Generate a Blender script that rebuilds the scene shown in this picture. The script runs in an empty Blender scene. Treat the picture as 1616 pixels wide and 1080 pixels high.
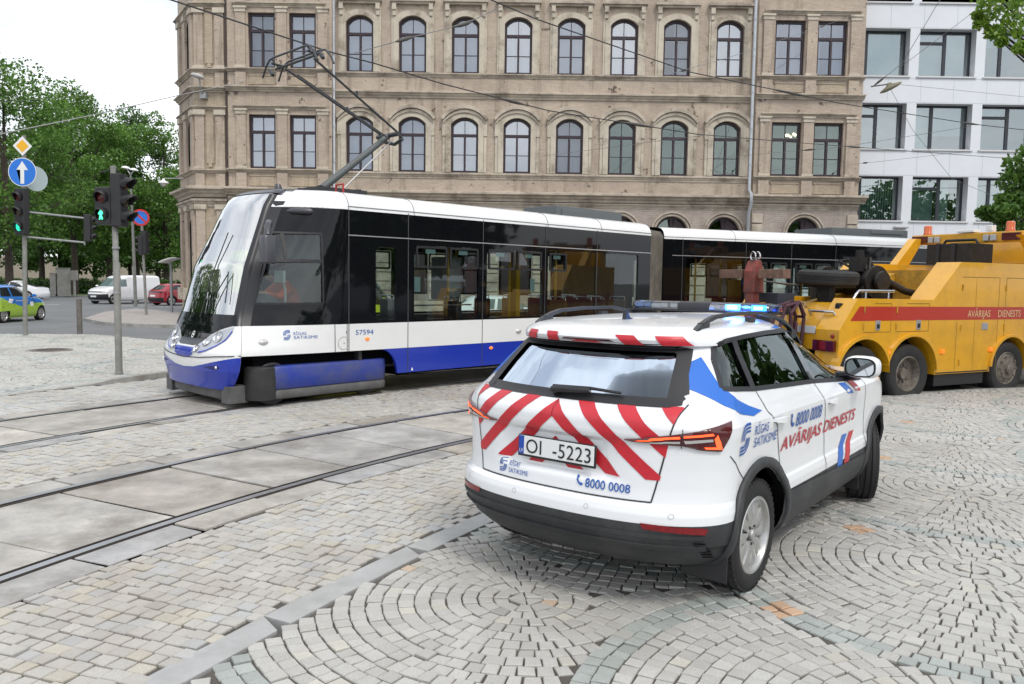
import bpy, bmesh, math, random
import numpy as np
from mathutils import Vector, Matrix

random.seed(7)
RNG = np.random.default_rng(7)
SC = bpy.context.scene
COL = SC.collection
R = math.radians

# ------------------------------------------------------------------ camera
F_PX, PITCH, ROLL, CAM_H = 1262.0, 0.0764, 0.0148, 1.80      # focal length in pixels of a 1616 px wide picture
cd = bpy.data.cameras.new('camera')
cam = bpy.data.objects.new('camera', cd)
COL.objects.link(cam)
cd.sensor_width = 36.0
cd.lens = F_PX / 1616 * 36.0
cd.clip_end = 3000
cam.matrix_world = (Matrix.Translation((0, 0, CAM_H)) @ Matrix.Rotation(math.pi / 2 - PITCH, 4, 'X')
                    @ Matrix.Rotation(ROLL, 4, 'Z'))
SC.camera = cam


def ray(px, py):
    dx, dy = (px - 808) / F_PX, (540 - py) / F_PX
    c, s = math.cos(ROLL), math.sin(ROLL)
    x, y = dx * c - dy * s, dx * s + dy * c
    cp, sp = math.cos(PITCH), math.sin(PITCH)
    return Vector((x, cp + y * sp, -sp + y * cp))


def at(px, py, Y):
    """the point of the place that the picture shows at (px, py), at depth Y"""
    r = ray(px, py)
    return Vector((0, 0, CAM_H)) + r * (Y / r.y)


def gnd(px, py, z=0.0):
    r = ray(px, py)
    return Vector((0, 0, CAM_H)) + r * ((z - CAM_H) / r.z)


# ------------------------------------------------------------------ sky, sun, exposure
SUN_EL, SUN_AZ = R(52), R(150)          # azimuth clockwise from +Y (behind the camera, to the right)
W = bpy.data.worlds.new('World')
SC.world = W
W.use_nodes = True
nt = W.node_tree
nt.nodes.clear()
out = nt.nodes.new('ShaderNodeOutputWorld')
bg = nt.nodes.new('ShaderNodeBackground')
sky = nt.nodes.new('ShaderNodeTexSky')
sky.sky_type = 'NISHITA'
sky.sun_disc = False
sky.sun_elevation = SUN_EL
sky.sun_rotation = SUN_AZ
sky.dust_density = 3.0
tc = nt.nodes.new('ShaderNodeTexCoord')
mp = nt.nodes.new('ShaderNodeMapping')
mp.inputs['Scale'].default_value = (1, 1, 2.4)
nz = nt.nodes.new('ShaderNodeTexNoise')
nz.inputs['Scale'].default_value = 2.3
nz.inputs['Detail'].default_value = 7
nz.inputs['Roughness'].default_value = 0.55
nz.inputs['Distortion'].default_value = 0.3
rmp = nt.nodes.new('ShaderNodeValToRGB')
e = rmp.color_ramp.elements
e[0].position, e[0].color = 0.36, (6.6, 7.2, 8.1, 1)
e[1].position, e[1].color = 0.62, (12.0, 12.2, 12.5, 1)
mx = nt.nodes.new('ShaderNodeMix')
mx.data_type = 'RGBA'
mx.inputs[0].default_value = 0.88
L = nt.links.new
L(tc.outputs['Generated'], mp.inputs[0])
L(mp.outputs[0], nz.inputs['Vector'])
L(nz.outputs['Fac'], rmp.inputs[0])
L(sky.outputs[0], mx.inputs[6])
L(rmp.outputs[0], mx.inputs[7])
L(mx.outputs[2], bg.inputs['Color'])
bg.inputs['Strength'].default_value = 0.10
L(bg.outputs[0], out.inputs[0])

sd = bpy.data.lights.new('sun', 'SUN')
sd.energy = 1.3
sd.angle = R(14)
sd.color = (1.0, 0.955, 0.89)
sun = bpy.data.objects.new('sun', sd)
COL.objects.link(sun)
sdir = Vector((math.sin(SUN_AZ) * math.cos(SUN_EL), math.cos(SUN_AZ) * math.cos(SUN_EL), math.sin(SUN_EL)))
sun.rotation_euler = sdir.to_track_quat('Z', 'Y').to_euler()
sun.location = sdir * 60

vs = SC.view_settings
vs.view_transform = 'Standard'
vs.look = 'None'
vs.gamma = 1.0
vs.exposure = 0.45
SC.render.engine = 'CYCLES'
SC.cycles.max_bounces = 8
SC.cycles.transparent_max_bounces = 16
SC.cycles.caustics_reflective = False
SC.cycles.caustics_refractive = False

# ------------------------------------------------------------------ materials
MATS = {}


def srgb(r, g, b):
    f = lambda c: c / 12.92 if c <= 0.04045 else ((c + 0.055) / 1.055) ** 2.4
    return (f(r / 255), f(g / 255), f(b / 255))


def mat(name, col, rough=0.5, metal=0.0, var=0.0, vscale=4.0, bump=0.0, bscale=60.0, spec=0.5, coat=0.0,
        emit=None, estr=1.0, dirt=None, dscale=2.0, damt=0.5, vdet=5, aniso=None, dlo=0.45, dhi=0.7):
    if name in MATS:
        return MATS[name]
    m = bpy.data.materials.new(name)
    m.use_nodes = True
    t = m.node_tree
    b = t.nodes['Principled BSDF']
    b.inputs['Base Color'].default_value = (*col, 1)
    b.inputs['Roughness'].default_value = rough
    b.inputs['Metallic'].default_value = metal
    b.inputs['Specular IOR Level'].default_value = spec
    b.inputs['Coat Weight'].default_value = coat
    b.inputs['Coat Roughness'].default_value = 0.04
    if emit:
        b.inputs['Emission Color'].default_value = (*emit, 1)
        b.inputs['Emission Strength'].default_value = estr
    tcn = t.nodes.new('ShaderNodeTexCoord')
    src = None
    if var:
        n = t.nodes.new('ShaderNodeTexNoise')
        n.inputs['Scale'].default_value = vscale
        n.inputs['Detail'].default_value = vdet
        n.inputs['Roughness'].default_value = 0.65
        if aniso:
            mpp = t.nodes.new('ShaderNodeMapping')
            mpp.inputs['Scale'].default_value = aniso
            t.links.new(tcn.outputs['Object'], mpp.inputs[0])
            t.links.new(mpp.outputs[0], n.inputs['Vector'])
        else:
            t.links.new(tcn.outputs['Object'], n.inputs['Vector'])
        rp = t.nodes.new('ShaderNodeValToRGB')
        lo = tuple(max(0, c * (1 - var)) for c in col)
        hi = tuple(min(1, c * (1 + var)) for c in col)
        rp.color_ramp.elements[0].position, rp.color_ramp.elements[0].color = 0.3, (*lo, 1)
        rp.color_ramp.elements[1].position, rp.color_ramp.elements[1].color = 0.7, (*hi, 1)
        t.links.new(n.outputs['Fac'], rp.inputs[0])
        src = rp.outputs[0]
    if dirt:
        n2 = t.nodes.new('ShaderNodeTexNoise')
        n2.inputs['Scale'].default_value = dscale
        n2.inputs['Detail'].default_value = 8
        n2.inputs['Roughness'].default_value = 0.7
        t.links.new(tcn.outputs['Object'], n2.inputs['Vector'])
        r2 = t.nodes.new('ShaderNodeValToRGB')
        r2.color_ramp.elements[0].position, r2.color_ramp.elements[0].color = dlo, (0, 0, 0, 1)
        r2.color_ramp.elements[1].position, r2.color_ramp.elements[1].color = dhi, (damt, damt, damt, 1)
        t.links.new(n2.outputs['Fac'], r2.inputs[0])
        m2 = t.nodes.new('ShaderNodeMix')
        m2.data_type = 'RGBA'
        t.links.new(r2.outputs[0], m2.inputs[0])
        if src:
            t.links.new(src, m2.inputs[6])
        else:
            m2.inputs[6].default_value = (*col, 1)
        m2.inputs[7].default_value = (*dirt, 1)
        src = m2.outputs[2]
    if src:
        t.links.new(src, b.inputs['Base Color'])
    if bump:
        n3 = t.nodes.new('ShaderNodeTexNoise')
        n3.inputs['Scale'].default_value = bscale
        n3.inputs['Detail'].default_value = 4
        t.links.new(tcn.outputs['Object'], n3.inputs['Vector'])
        bp = t.nodes.new('ShaderNodeBump')
        bp.inputs['Strength'].default_value = bump
        bp.inputs['Distance'].default_value = 0.02
        t.links.new(n3.outputs['Fac'], bp.inputs['Height'])
        t.links.new(bp.outputs[0], b.inputs['Normal'])
    MATS[name] = m
    return m


def glass(name, tint=(0.25, 0.3, 0.3), refl=0.10, rough=0.0, gcol=(1, 1, 1), wob=0.0):
    """thin pane: clear tint seen through, mirror reflection by Fresnel"""
    if name in MATS:
        return MATS[name]
    m = bpy.data.materials.new(name)
    m.use_nodes = True
    t = m.node_tree
    t.nodes.clear()
    o = t.nodes.new('ShaderNodeOutputMaterial')
    tr = t.nodes.new('ShaderNodeBsdfTransparent')
    tr.inputs[0].default_value = (*tint, 1)
    gl = t.nodes.new('ShaderNodeBsdfGlossy')
    gl.inputs['Color'].default_value = (*gcol, 1)
    gl.inputs['Roughness'].default_value = rough
    fr = t.nodes.new('ShaderNodeFresnel')
    fr.inputs['IOR'].default_value = 1.52
    ad = t.nodes.new('ShaderNodeMath')
    ad.operation = 'ADD'
    ad.use_clamp = True
    ad.inputs[1].default_value = refl
    t.links.new(fr.outputs[0], ad.inputs[0])
    mx_ = t.nodes.new('ShaderNodeMixShader')
    t.links.new(ad.outputs[0], mx_.inputs[0])
    t.links.new(tr.outputs[0], mx_.inputs[1])
    t.links.new(gl.outputs[0], mx_.inputs[2])
    t.links.new(mx_.outputs[0], o.inputs[0])
    if wob:
        tcn = t.nodes.new('ShaderNodeTexCoord')
        n3 = t.nodes.new('ShaderNodeTexNoise')
        n3.inputs['Scale'].default_value = 1.3
        n3.inputs['Detail'].default_value = 1
        t.links.new(tcn.outputs['Object'], n3.inputs['Vector'])
        bp = t.nodes.new('ShaderNodeBump')
        bp.inputs['Strength'].default_value = wob
        bp.inputs['Distance'].default_value = 0.05
        t.links.new(n3.outputs['Fac'], bp.inputs['Height'])
        t.links.new(bp.outputs[0], gl.inputs['Normal'])
    MATS[name] = m
    return m


# ------------------------------------------------------------------ mesh helpers
class MB:
    """collects shapes; build() links them as one mesh object"""

    def __init__(self):
        self.v, self.f, self.m, self.mats = [], [], [], []
        self.cur = 0

    def use(self, m):
        if m not in self.mats:
            self.mats.append(m)
        self.cur = self.mats.index(m)
        return self

    def add(self, vs, fs):
        o = len(self.v)
        self.v += [tuple(p) for p in vs]
        self.f += [tuple(i + o for i in f) for f in fs]
        self.m += [self.cur] * len(fs)
        return self

    def box(self, lo, hi, M=None):
        x0, y0, z0 = lo
        x1, y1, z1 = hi
        vs = [(x0, y0, z0), (x1, y0, z0), (x1, y1, z0), (x0, y1, z0), (x0, y0, z1), (x1, y0, z1), (x1, y1, z1), (x0, y1, z1)]
        if M:
            vs = [M @ Vector(p) for p in vs]
        return self.add(vs, [(0, 3, 2, 1), (4, 5, 6, 7), (0, 1, 5, 4), (1, 2, 6, 5), (2, 3, 7, 6), (3, 0, 4, 7)])

    def prism(self, poly, fn, a, b, ccw=True):
        """poly of 2D points swept between fn(p, a) and fn(p, b)"""
        n = len(poly)
        vs = [fn(p, a) for p in poly] + [fn(p, b) for p in poly]
        fs = [tuple(range(n - 1, -1, -1)), tuple(range(n, 2 * n))]
        fs += [(i, (i + 1) % n, n + (i + 1) % n, n + i) for i in range(n)]
        return self.add(vs, fs)

    def tube(self, pts, r, n=8, cap=True):
        pts = [Vector(p) for p in pts]
        rs = r if isinstance(r, (list, tuple)) else [r] * len(pts)
        vs, fs = [], []
        up = None
        for i, p in enumerate(pts):
            d = (pts[min(i + 1, len(pts) - 1)] - pts[max(i - 1, 0)]).normalized()
            if up is None:
                up = Vector((0, 0, 1)) if abs(d.z) < 0.9 else Vector((1, 0, 0))
            x = d.cross(up).normalized()
            y = x.cross(d).normalized()
            up = y
            for k in range(n):
                a = 2 * math.pi * k / n
                vs.append(p + (x * math.cos(a) + y * math.sin(a)) * rs[i])
        for i in range(len(pts) - 1):
            for k in range(n):
                k2 = (k + 1) % n
                fs.append((i * n + k, i * n + k2, (i + 1) * n + k2, (i + 1) * n + k))
        if cap:
            fs.append(tuple(range(n - 1, -1, -1)))
            fs.append(tuple(range((len(pts) - 1) * n, len(pts) * n)))
        return self.add(vs, fs)

    def lathe(self, prof, M=None, n=24, axis='Z', close=False):
        """prof: (radius, height) pairs"""
        vs, fs = [], []
        for (r, h) in prof:
            for k in range(n):
                a = 2 * math.pi * k / n
                if axis == 'Z':
                    p = Vector((r * math.cos(a), r * math.sin(a), h))
                elif axis == 'Y':
                    p = Vector((r * math.cos(a), h, r * math.sin(a)))
                else:
                    p = Vector((h, r * math.cos(a), r * math.sin(a)))
                vs.append(M @ p if M else p)
        for i in range(len(prof) - 1):
            for k in range(n):
                k2 = (k + 1) % n
                fs.append((i * n + k, i * n + k2, (i + 1) * n + k2, (i + 1) * n + k))
        if close:
            fs.append(tuple(range(n)))
            fs.append(tuple(range((len(prof) - 1) * n, len(prof) * n)))
        return self.add(vs, fs)

    def grid(self, rows, closed=False, caps=False):
        n = len(rows[0])
        vs = [p for r_ in rows for p in r_]
        fs = []
        for i in range(len(rows) - 1):
            for k in range(n if closed else n - 1):
                k2 = (k + 1) % n
                fs.append((i * n + k, i * n + k2, (i + 1) * n + k2, (i + 1) * n + k))
        if caps:
            fs.append(tuple(range(n - 1, -1, -1)))
            fs.append(tuple(range((len(rows) - 1) * n, len(rows) * n)))
        return self.add(vs, fs)

    def join(self, other, fn=None):
        for m in other.mats:
            if m not in self.mats:
                self.mats.append(m)
        o = len(self.v)
        self.v += [tuple(fn(Vector(p))) if fn else p for p in other.v]
        self.f += [tuple(i + o for i in f) for f in other.f]
        self.m += [self.mats.index(other.mats[k]) for k in other.m]
        return self

    def mesh(self, name, material=None, smooth=None, bevel=0.0, weld=False):
        me = bpy.data.meshes.new(name)
        me.from_pydata([tuple(p) for p in self.v], [], self.f)
        for m in ([material] if material else self.mats):
            me.materials.append(m)
        if not material and len(self.mats) > 1:
            me.polygons.foreach_set('material_index', self.m)
        bm = bmesh.new()
        bm.from_mesh(me)
        if weld:
            bmesh.ops.remove_doubles(bm, verts=bm.verts, dist=1e-4)
        bmesh.ops.recalc_face_normals(bm, faces=bm.faces)
        if bevel:
            ed = [q for q in bm.edges if len(q.link_faces) == 2 and q.calc_face_angle(0) > 0.5]
            if ed:
                bmesh.ops.bevel(bm, geom=ed, offset=bevel, segments=2, affect='EDGES', profile=0.6, clamp_overlap=True)
        bm.to_mesh(me)
        bm.free()
        if smooth:
            me.shade_smooth()
            me.set_sharp_from_angle(angle=R(smooth))
        return me

    def build_each(self, name, material=None, parent=None, smooth=None, bevel=0.0, tol=0.003):
        """every separate piece becomes an object of its own; pieces that touch stay together"""
        n = len(self.v)
        par = list(range(n))

        def find(a):
            while par[a] != a:
                par[a] = par[par[a]]
                a = par[a]
            return a
        for f in self.f:
            for k in f[1:]:
                par[find(k)] = find(f[0])
        V = np.array(self.v)
        roots = np.array([find(i) for i in range(n)])
        ids = list(dict.fromkeys(roots.tolist()))
        bb = {k: (V[roots == k].min(0) - tol, V[roots == k].max(0) + tol) for k in ids}
        for i, a in enumerate(ids):
            for c in ids[:i]:
                if (bb[a][0] <= bb[c][1]).all() and (bb[c][0] <= bb[a][1]).all():
                    par[find(a)] = find(c)
        groups = {}
        for fi, f in enumerate(self.f):
            groups.setdefault(find(f[0]), []).append(fi)
        outs = []
        for fl in groups.values():
            b_ = MB()
            b_.mats = self.mats
            mp = {}
            for fi in fl:
                for k in self.f[fi]:
                    if k not in mp:
                        mp[k] = len(b_.v)
                        b_.v.append(self.v[k])
                b_.f.append(tuple(mp[k] for k in self.f[fi]))
                b_.m.append(self.m[fi])
            outs.append(b_.build(name, material, parent, smooth, bevel))
        return outs

    def build(self, name, material=None, parent=None, smooth=None, bevel=0.0, weld=False):
        return link(name, self.mesh(name, material, smooth, bevel, weld), parent)


def link(name, me, parent=None, loc=None):
    o = bpy.data.objects.new(name, me)
    COL.objects.link(o)
    if parent:
        o.parent = parent
    if loc is not None:
        o.location = loc
    return o


def tag(o, label, cat, group=None, kind=None):
    if label:
        o['label'] = label
    if cat:
        o['category'] = cat
    if group:
        o['group'] = group
    if kind:
        o['kind'] = kind
    return o


def struct(o):
    o['kind'] = 'structure'
    return o


def thing(name, label, cat, loc=(0, 0, 0), rz=0.0, group=None):
    o = bpy.data.objects.new(name, None)
    o.empty_display_size = 0.2
    COL.objects.link(o)
    o.location = loc
    o.rotation_euler = (0, 0, rz)
    return tag(o, label, cat, group)


def dup(root, loc=None, rz=None, label=None, group=None):
    """a copy of a thing with copies of its parts and sub-parts"""
    def cp(o, parent):
        c = o.copy()
        COL.objects.link(c)
        if parent:
            c.parent = parent
        for ch in list(o.children):
            cp(ch, c)
        return c
    r_ = cp(root, None)
    if loc is not None:
        r_.location = loc
    if rz is not None:
        r_.rotation_euler = (0, 0, rz)
    if label:
        r_['label'] = label
    if group:
        r_['group'] = group
    return r_


def curve_mesh(splines, extrude=0.0, bevel=0.0, name='shape', res=1):
    """flat filled 2D outline with holes (even-odd); thickness 2*extrude along Z"""
    cu = bpy.data.curves.new(name, 'CURVE')
    cu.dimensions = '2D'
    cu.fill_mode = 'BOTH'
    cu.extrude = extrude
    cu.bevel_depth = bevel
    cu.bevel_resolution = 1
    for s in splines:
        sp = cu.splines.new('POLY')
        sp.points.add(len(s) - 1)
        for p, q in zip(sp.points, s):
            p.co = (q[0], q[1], 0, 1)
        sp.use_cyclic_u = True
    o = bpy.data.objects.new(name, cu)
    COL.objects.link(o)
    me = eval_mesh(o)
    bpy.data.objects.remove(o)
    bpy.data.curves.remove(cu)
    return me


def eval_mesh(o):
    dg = bpy.context.evaluated_depsgraph_get()
    dg.update()
    return bpy.data.meshes.new_from_object(o.evaluated_get(dg), depsgraph=dg)


def text_mesh(txt, size=1.0, extrude=0.0, shear=0.0, spacing=1.0, bold=0.0, xs=1.0):
    cu = bpy.data.curves.new('text', 'FONT')
    cu.body = txt
    cu.size = size
    cu.extrude = extrude
    cu.shear = shear
    cu.space_character = spacing
    cu.offset = bold
    cu.align_x = 'LEFT'
    cu.resolution_u = 3
    o = bpy.data.objects.new('text', cu)
    COL.objects.link(o)
    me = eval_mesh(o)
    bpy.data.objects.remove(o)
    bpy.data.curves.remove(cu)
    if xs != 1.0:
        for v in me.vertices:
            v.co.x *= xs
    return me


def tdims(me):
    xs = [v.co.x for v in me.vertices]
    ys = [v.co.y for v in me.vertices]
    return min(xs), max(xs), min(ys), max(ys)


def fit_text(txt, w, h, **k):
    """text mesh w wide, with capitals h tall"""
    me = text_mesh(txt, **k)
    x0, x1, y0, y1 = tdims(me)
    cap = tdims(text_mesh('D'))[3]
    for v in me.vertices:
        v.co.x = (v.co.x - x0) / (x1 - x0) * w
        v.co.y = v.co.y / cap * h
    return me


def map_mesh(me, fn, cut=None):
    """cut a flat mesh on a grid and move every vertex with fn(x, y, z)"""
    bm = bmesh.new()
    bm.from_mesh(me)
    if cut:
        bmesh.ops.remove_doubles(bm, verts=bm.verts, dist=1e-5)
        for ax in (0, 1):
            c = [v.co[ax] for v in bm.verts]
            a, b = min(c), max(c)
            k = math.ceil(a / cut) * cut
            while k < b:
                if k > a + 1e-4:
                    no = Vector((1, 0, 0)) if ax == 0 else Vector((0, 1, 0))
                    bmesh.ops.bisect_plane(bm, geom=bm.verts[:] + bm.edges[:] + bm.faces[:], plane_co=no * k, plane_no=no, dist=1e-6)
                k += cut
    for v in bm.verts:
        v.co = fn(v.co.x, v.co.y, v.co.z)
    bm.to_mesh(me)
    bm.free()
    return me


def flat_poly(poly):
    me = bpy.data.meshes.new('poly')
    bm = bmesh.new()
    bm.faces.new([bm.verts.new((p[0], p[1], 0)) for p in poly])
    bmesh.ops.triangulate(bm, faces=bm.faces[:])
    bm.to_mesh(me)
    bm.free()
    return me


def join_meshes(ms, name='shape'):
    bm = bmesh.new()
    for m in ms:
        bm.from_mesh(m)
    me = bpy.data.meshes.new(name)
    bm.to_mesh(me)
    bm.free()
    return me


def place(me, mtx):
    me.transform(mtx)
    return me


def setmat(me, m):
    me.materials.clear()
    me.materials.append(m)
    return me


def mirror(pts):
    return [(-x, y) for x, y in reversed(pts)]


def arc_pts(cx, cy, r, a0, a1, n):
    return [(cx + r * math.cos(a0 + (a1 - a0) * i / n), cy + r * math.sin(a0 + (a1 - a0) * i / n)) for i in range(n + 1)]


M_BLACK = mat('black_plastic', (0.012, 0.012, 0.014), rough=0.45)
M_GLOSSBLACK = mat('gloss_black', (0.006, 0.006, 0.008), rough=0.06, coat=0.6)
M_RUBBER = mat('rubber', (0.014, 0.014, 0.015), rough=0.75, var=0.25, vscale=9, bump=0.1)
M_STEEL = mat('galvanised_steel', (0.30, 0.31, 0.31), rough=0.5, metal=0.35, var=0.15, vscale=8)
M_WHITE = mat('white_plastic', (0.78, 0.78, 0.77), rough=0.4)
M_CHROME = mat('chrome', (0.6, 0.6, 0.62), rough=0.12, metal=1.0)
M_ALU = mat('aluminium', (0.48, 0.48, 0.49), rough=0.35, metal=0.7)
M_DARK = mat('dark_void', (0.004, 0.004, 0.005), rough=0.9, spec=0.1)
# ------------------------------------------------------------------ ground
def granite(name, base, var, speck, stain=(0.20, 0.17, 0.13), stain_amt=0.45, sscale=0.35):
    m = bpy.data.materials.new(name)
    m.use_nodes = True
    t = m.node_tree
    b = t.nodes['Principled BSDF']
    b.inputs['Roughness'].default_value = 0.62
    b.inputs['Specular IOR Level'].default_value = 0.35
    geo = t.nodes.new('ShaderNodeNewGeometry')
    at_ = t.nodes.new('ShaderNodeAttribute')
    at_.attribute_name = 'tint'
    sp = t.nodes.new('ShaderNodeTexNoise')
    sp.inputs['Scale'].default_value = 230
    sp.inputs['Detail'].default_value = 3
    t.links.new(geo.outputs['Position'], sp.inputs['Vector'])
    st = t.nodes.new('ShaderNodeTexNoise')
    st.inputs['Scale'].default_value = sscale
    st.inputs['Detail'].default_value = 9
    st.inputs['Roughness'].default_value = 0.72
    t.links.new(geo.outputs['Position'], st.inputs['Vector'])
    ml = t.nodes.new('ShaderNodeMapRange')
    ml.inputs[1].default_value, ml.inputs[2].default_value = 0.35, 0.65
    ml.inputs[3].default_value, ml.inputs[4].default_value = 1 - speck, 1 + speck
    t.links.new(sp.outputs['Fac'], ml.inputs[0])
    mr = t.nodes.new('ShaderNodeMapRange')
    mr.inputs[1].default_value, mr.inputs[2].default_value = 0.46, 0.72
    mr.inputs[3].default_value, mr.inputs[4].default_value = 0.0, stain_amt
    t.links.new(st.outputs['Fac'], mr.inputs[0])
    vm = t.nodes.new('ShaderNodeVectorMath')
    vm.operation = 'SCALE'
    t.links.new(at_.outputs['Color'], vm.inputs[0])
    t.links.new(ml.outputs[0], vm.inputs['Scale'])
    mx_ = t.nodes.new('ShaderNodeMix')
    mx_.data_type = 'RGBA'
    t.links.new(mr.outputs[0], mx_.inputs[0])
    t.links.new(vm.outputs[0], mx_.inputs[6])
    mx_.inputs[7].default_value = (*stain, 1)
    t.links.new(mx_.outputs[2], b.inputs['Base Color'])
    bn = t.nodes.new('ShaderNodeTexNoise')
    bn.inputs['Scale'].default_value = 55
    bn.inputs['Detail'].default_value = 3
    t.links.new(geo.outputs['Position'], bn.inputs['Vector'])
    bp = t.nodes.new('ShaderNodeBump')
    bp.inputs['Strength'].default_value = 0.35
    bp.inputs['Distance'].default_value = 0.006
    t.links.new(bn.outputs['Fac'], bp.inputs['Height'])
    t.links.new(bp.outputs[0], b.inputs['Normal'])
    return m


def stones(name, Q, tint, m, z=0.0, hj=0.0028, lip=0.0055, skirt=0.035):
    """Q: (N,4,2) outlines; one mesh of separate stones with worn edges"""
    Q = np.asarray(Q, float)
    N = len(Q)
    c = Q.mean(1, keepdims=True)
    top = c + (Q - c) * (1 - lip / np.maximum(np.linalg.norm(Q - c, axis=2, keepdims=True), 0.02))
    h = z + RNG.normal(0, hj, (N, 1, 1)) + RNG.normal(0, hj * 0.35, (N, 4, 1))
    V = np.concatenate([np.concatenate([top, h], 2), np.concatenate([Q, h - lip * 0.9], 2),
                        np.concatenate([Q, np.full((N, 4, 1), z - skirt)], 2)], 1)      # N,12,3
    fs = [(0, 1, 2, 3)]
    for k in range(4):
        fs.append((k + 4, (k + 1) % 4 + 4, (k + 1) % 4, k))
    for k in range(4):
        fs.append((k + 8, (k + 1) % 4 + 8, (k + 1) % 4 + 4, k + 4))
    F = (np.array(fs)[None] + 12 * np.arange(N)[:, None, None]).reshape(-1, 4)
    me = bpy.data.meshes.new(name)
    me.vertices.add(N * 12)
    me.vertices.foreach_set('co', V.reshape(-1))
    me.loops.add(F.size)
    me.loops.foreach_set('vertex_index', F.reshape(-1).astype(np.int32))
    me.polygons.add(len(F))
    me.polygons.foreach_set('loop_start', (np.arange(len(F)) * 4).astype(np.int32))
    me.update(calc_edges=True)
    a = me.attributes.new('tint', 'FLOAT_COLOR', 'POINT')
    T = np.ones((N, 12, 4))
    T[:, :, :3] = np.asarray(tint)[:, None, :]
    a.data.foreach_set('color', T.reshape(-1))
    me.materials.append(m)
    me.shade_flat()
    return struct(link(name, me))


def inside(P, poly):
    x, y = P[:, 0], P[:, 1]
    r_ = np.zeros(len(P), bool)
    n = len(poly)
    for i in range(n):
        x0, y0 = poly[i]
        x1, y1 = poly[(i + 1) % n]
        c = (y0 > y) != (y1 > y)
        with np.errstate(divide='ignore', invalid='ignore'):
            xi = (x1 - x0) * (y - y0) / (y1 - y0) + x0
        r_ ^= c & (x < xi)
    return r_


U = np.array([0.98, 0.2]) / np.hypot(0.98, 0.2)
VV = np.array([0.2, -0.98]) / np.hypot(0.98, 0.2)
FC = np.array([0.1, 4.43])
A1, A2 = 2.93 * U, 1.465 * U + 1.8 * VV
RAD = 1.70


def fans(poly, pitch=0.089, along=0.087):
    P = np.array(poly)
    cent = np.array([FC + i * A1 + j * A2 for i in range(-60, 61) for j in range(-45, 46)])
    lo, hi = P.min(0) - 2, P.max(0) + 2
    cent = cent[((cent > lo) & (cent < hi)).all(1)]
    pr = cent @ U
    Q, T = [], []

    def owner(X):
        d = np.linalg.norm(X[:, None] - cent[None], axis=2)
        tail = (X @ U)[:, None] - pr[None] < 0.32
        s = np.where((d < RAD) & tail, pr[None] + 1000, np.where((d < 2.7) & tail, -d, -1e9))
        return s.argmax(1)
    for ci, c in enumerate(cent):
        nr = int(RAD / pitch)
        for k in range(-12, nr + 1):
            r0, r1 = RAD - (k + 1) * pitch, RAD - k * pitch
            if k == nr:
                r0 = 0.012
            if r1 < 0.05:
                continue
            rm = (r0 + r1) / 2
            n = max(4, int(round(2 * math.pi * rm / along)))
            a0 = RNG.uniform(0, 1)
            th = (np.arange(n + 1) + a0 + RNG.normal(0, 0.07, n + 1)) * 2 * math.pi / n
            th[-1] = th[0] + 2 * math.pi
            mid = (th[:-1] + th[1:]) / 2
            X = c + rm * np.stack([np.cos(mid), np.sin(mid)], 1)
            ok = (owner(X) == ci) & inside(X, poly)
            if not ok.any():
                continue
            g = 0.0040
            for i in np.nonzero(ok)[0]:
                t0, t1 = th[i] + g / rm, th[i + 1] - g / rm
                q = []
                for (rr, tt) in ((r0 + g, t0), (r0 + g, t1), (r1 - g, t1), (r1 - g, t0)):
                    rr += RNG.normal(0, 0.0024)
                    tt += RNG.normal(0, 0.0024) / max(rm, .2)
                    q.append((c[0] + rr * math.cos(tt), c[1] + rr * math.sin(tt)))
                Q.append(q)
                green = 0 <= k <= 1 and RNG.random() < 0.85
                b = RNG.normal(1.0, 0.055)
                if green:
                    col = np.array((0.335, 0.36, 0.342)) * b
                elif RNG.random() < 0.0015:
                    col = np.array((0.46, 0.36, 0.27)) * b
                elif RNG.random() < 0.03:
                    col = np.array((0.47, 0.455, 0.40)) * b
                else:
                    col = np.array((0.42, 0.412, 0.388)) * b
                T.append(np.clip(col, 0, 0.8))
    return np.array(Q), np.array(T)


def ring(c, Rr, th):
    """point on a track circle: heading th measured from +Y towards +X"""
    return (c[0] - Rr * math.cos(th), c[1] + Rr * math.sin(th))


CA, RA = (12.31, -1.53), 17.25
CB, RB = (11.34, 0.48), 19.09

M_MORTAR = mat('paving_joint_sand', (0.085, 0.075, 0.065), rough=0.95, var=0.35, vscale=1.2, bump=0.4, bscale=40)
M_ASPHALT = mat('asphalt', (0.155, 0.16, 0.165), rough=0.85, var=0.14, vscale=0.5, bump=0.25, bscale=70)
M_KERB = mat('kerb_granite', (0.33, 0.325, 0.305), rough=0.7, var=0.2, vscale=3, bump=0.2, bscale=50, dirt=(0.15, 0.13, 0.1), damt=0.6)
M_STRIP = mat('grey_granite_band', (0.36, 0.362, 0.355), rough=0.6, var=0.10, vscale=5, bump=0.15, bscale=90, dirt=(0.2, 0.19, 0.17), dscale=3, damt=0.4)
M_GRAN = granite('fan_granite', None, 0, 0.16)
M_SETT = granite('sett_granite', None, 0, 0.14, stain=(0.25, 0.205, 0.15), stain_amt=0.6, sscale=0.55)
M_CONC = mat('track_concrete', (0.36, 0.345, 0.322), rough=0.6, var=0.32, vscale=2.2, vdet=12, bump=0.5, bscale=26, dirt=(0.17, 0.15, 0.125), dscale=1.5, damt=0.75, dlo=0.47, dhi=0.68)
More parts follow.
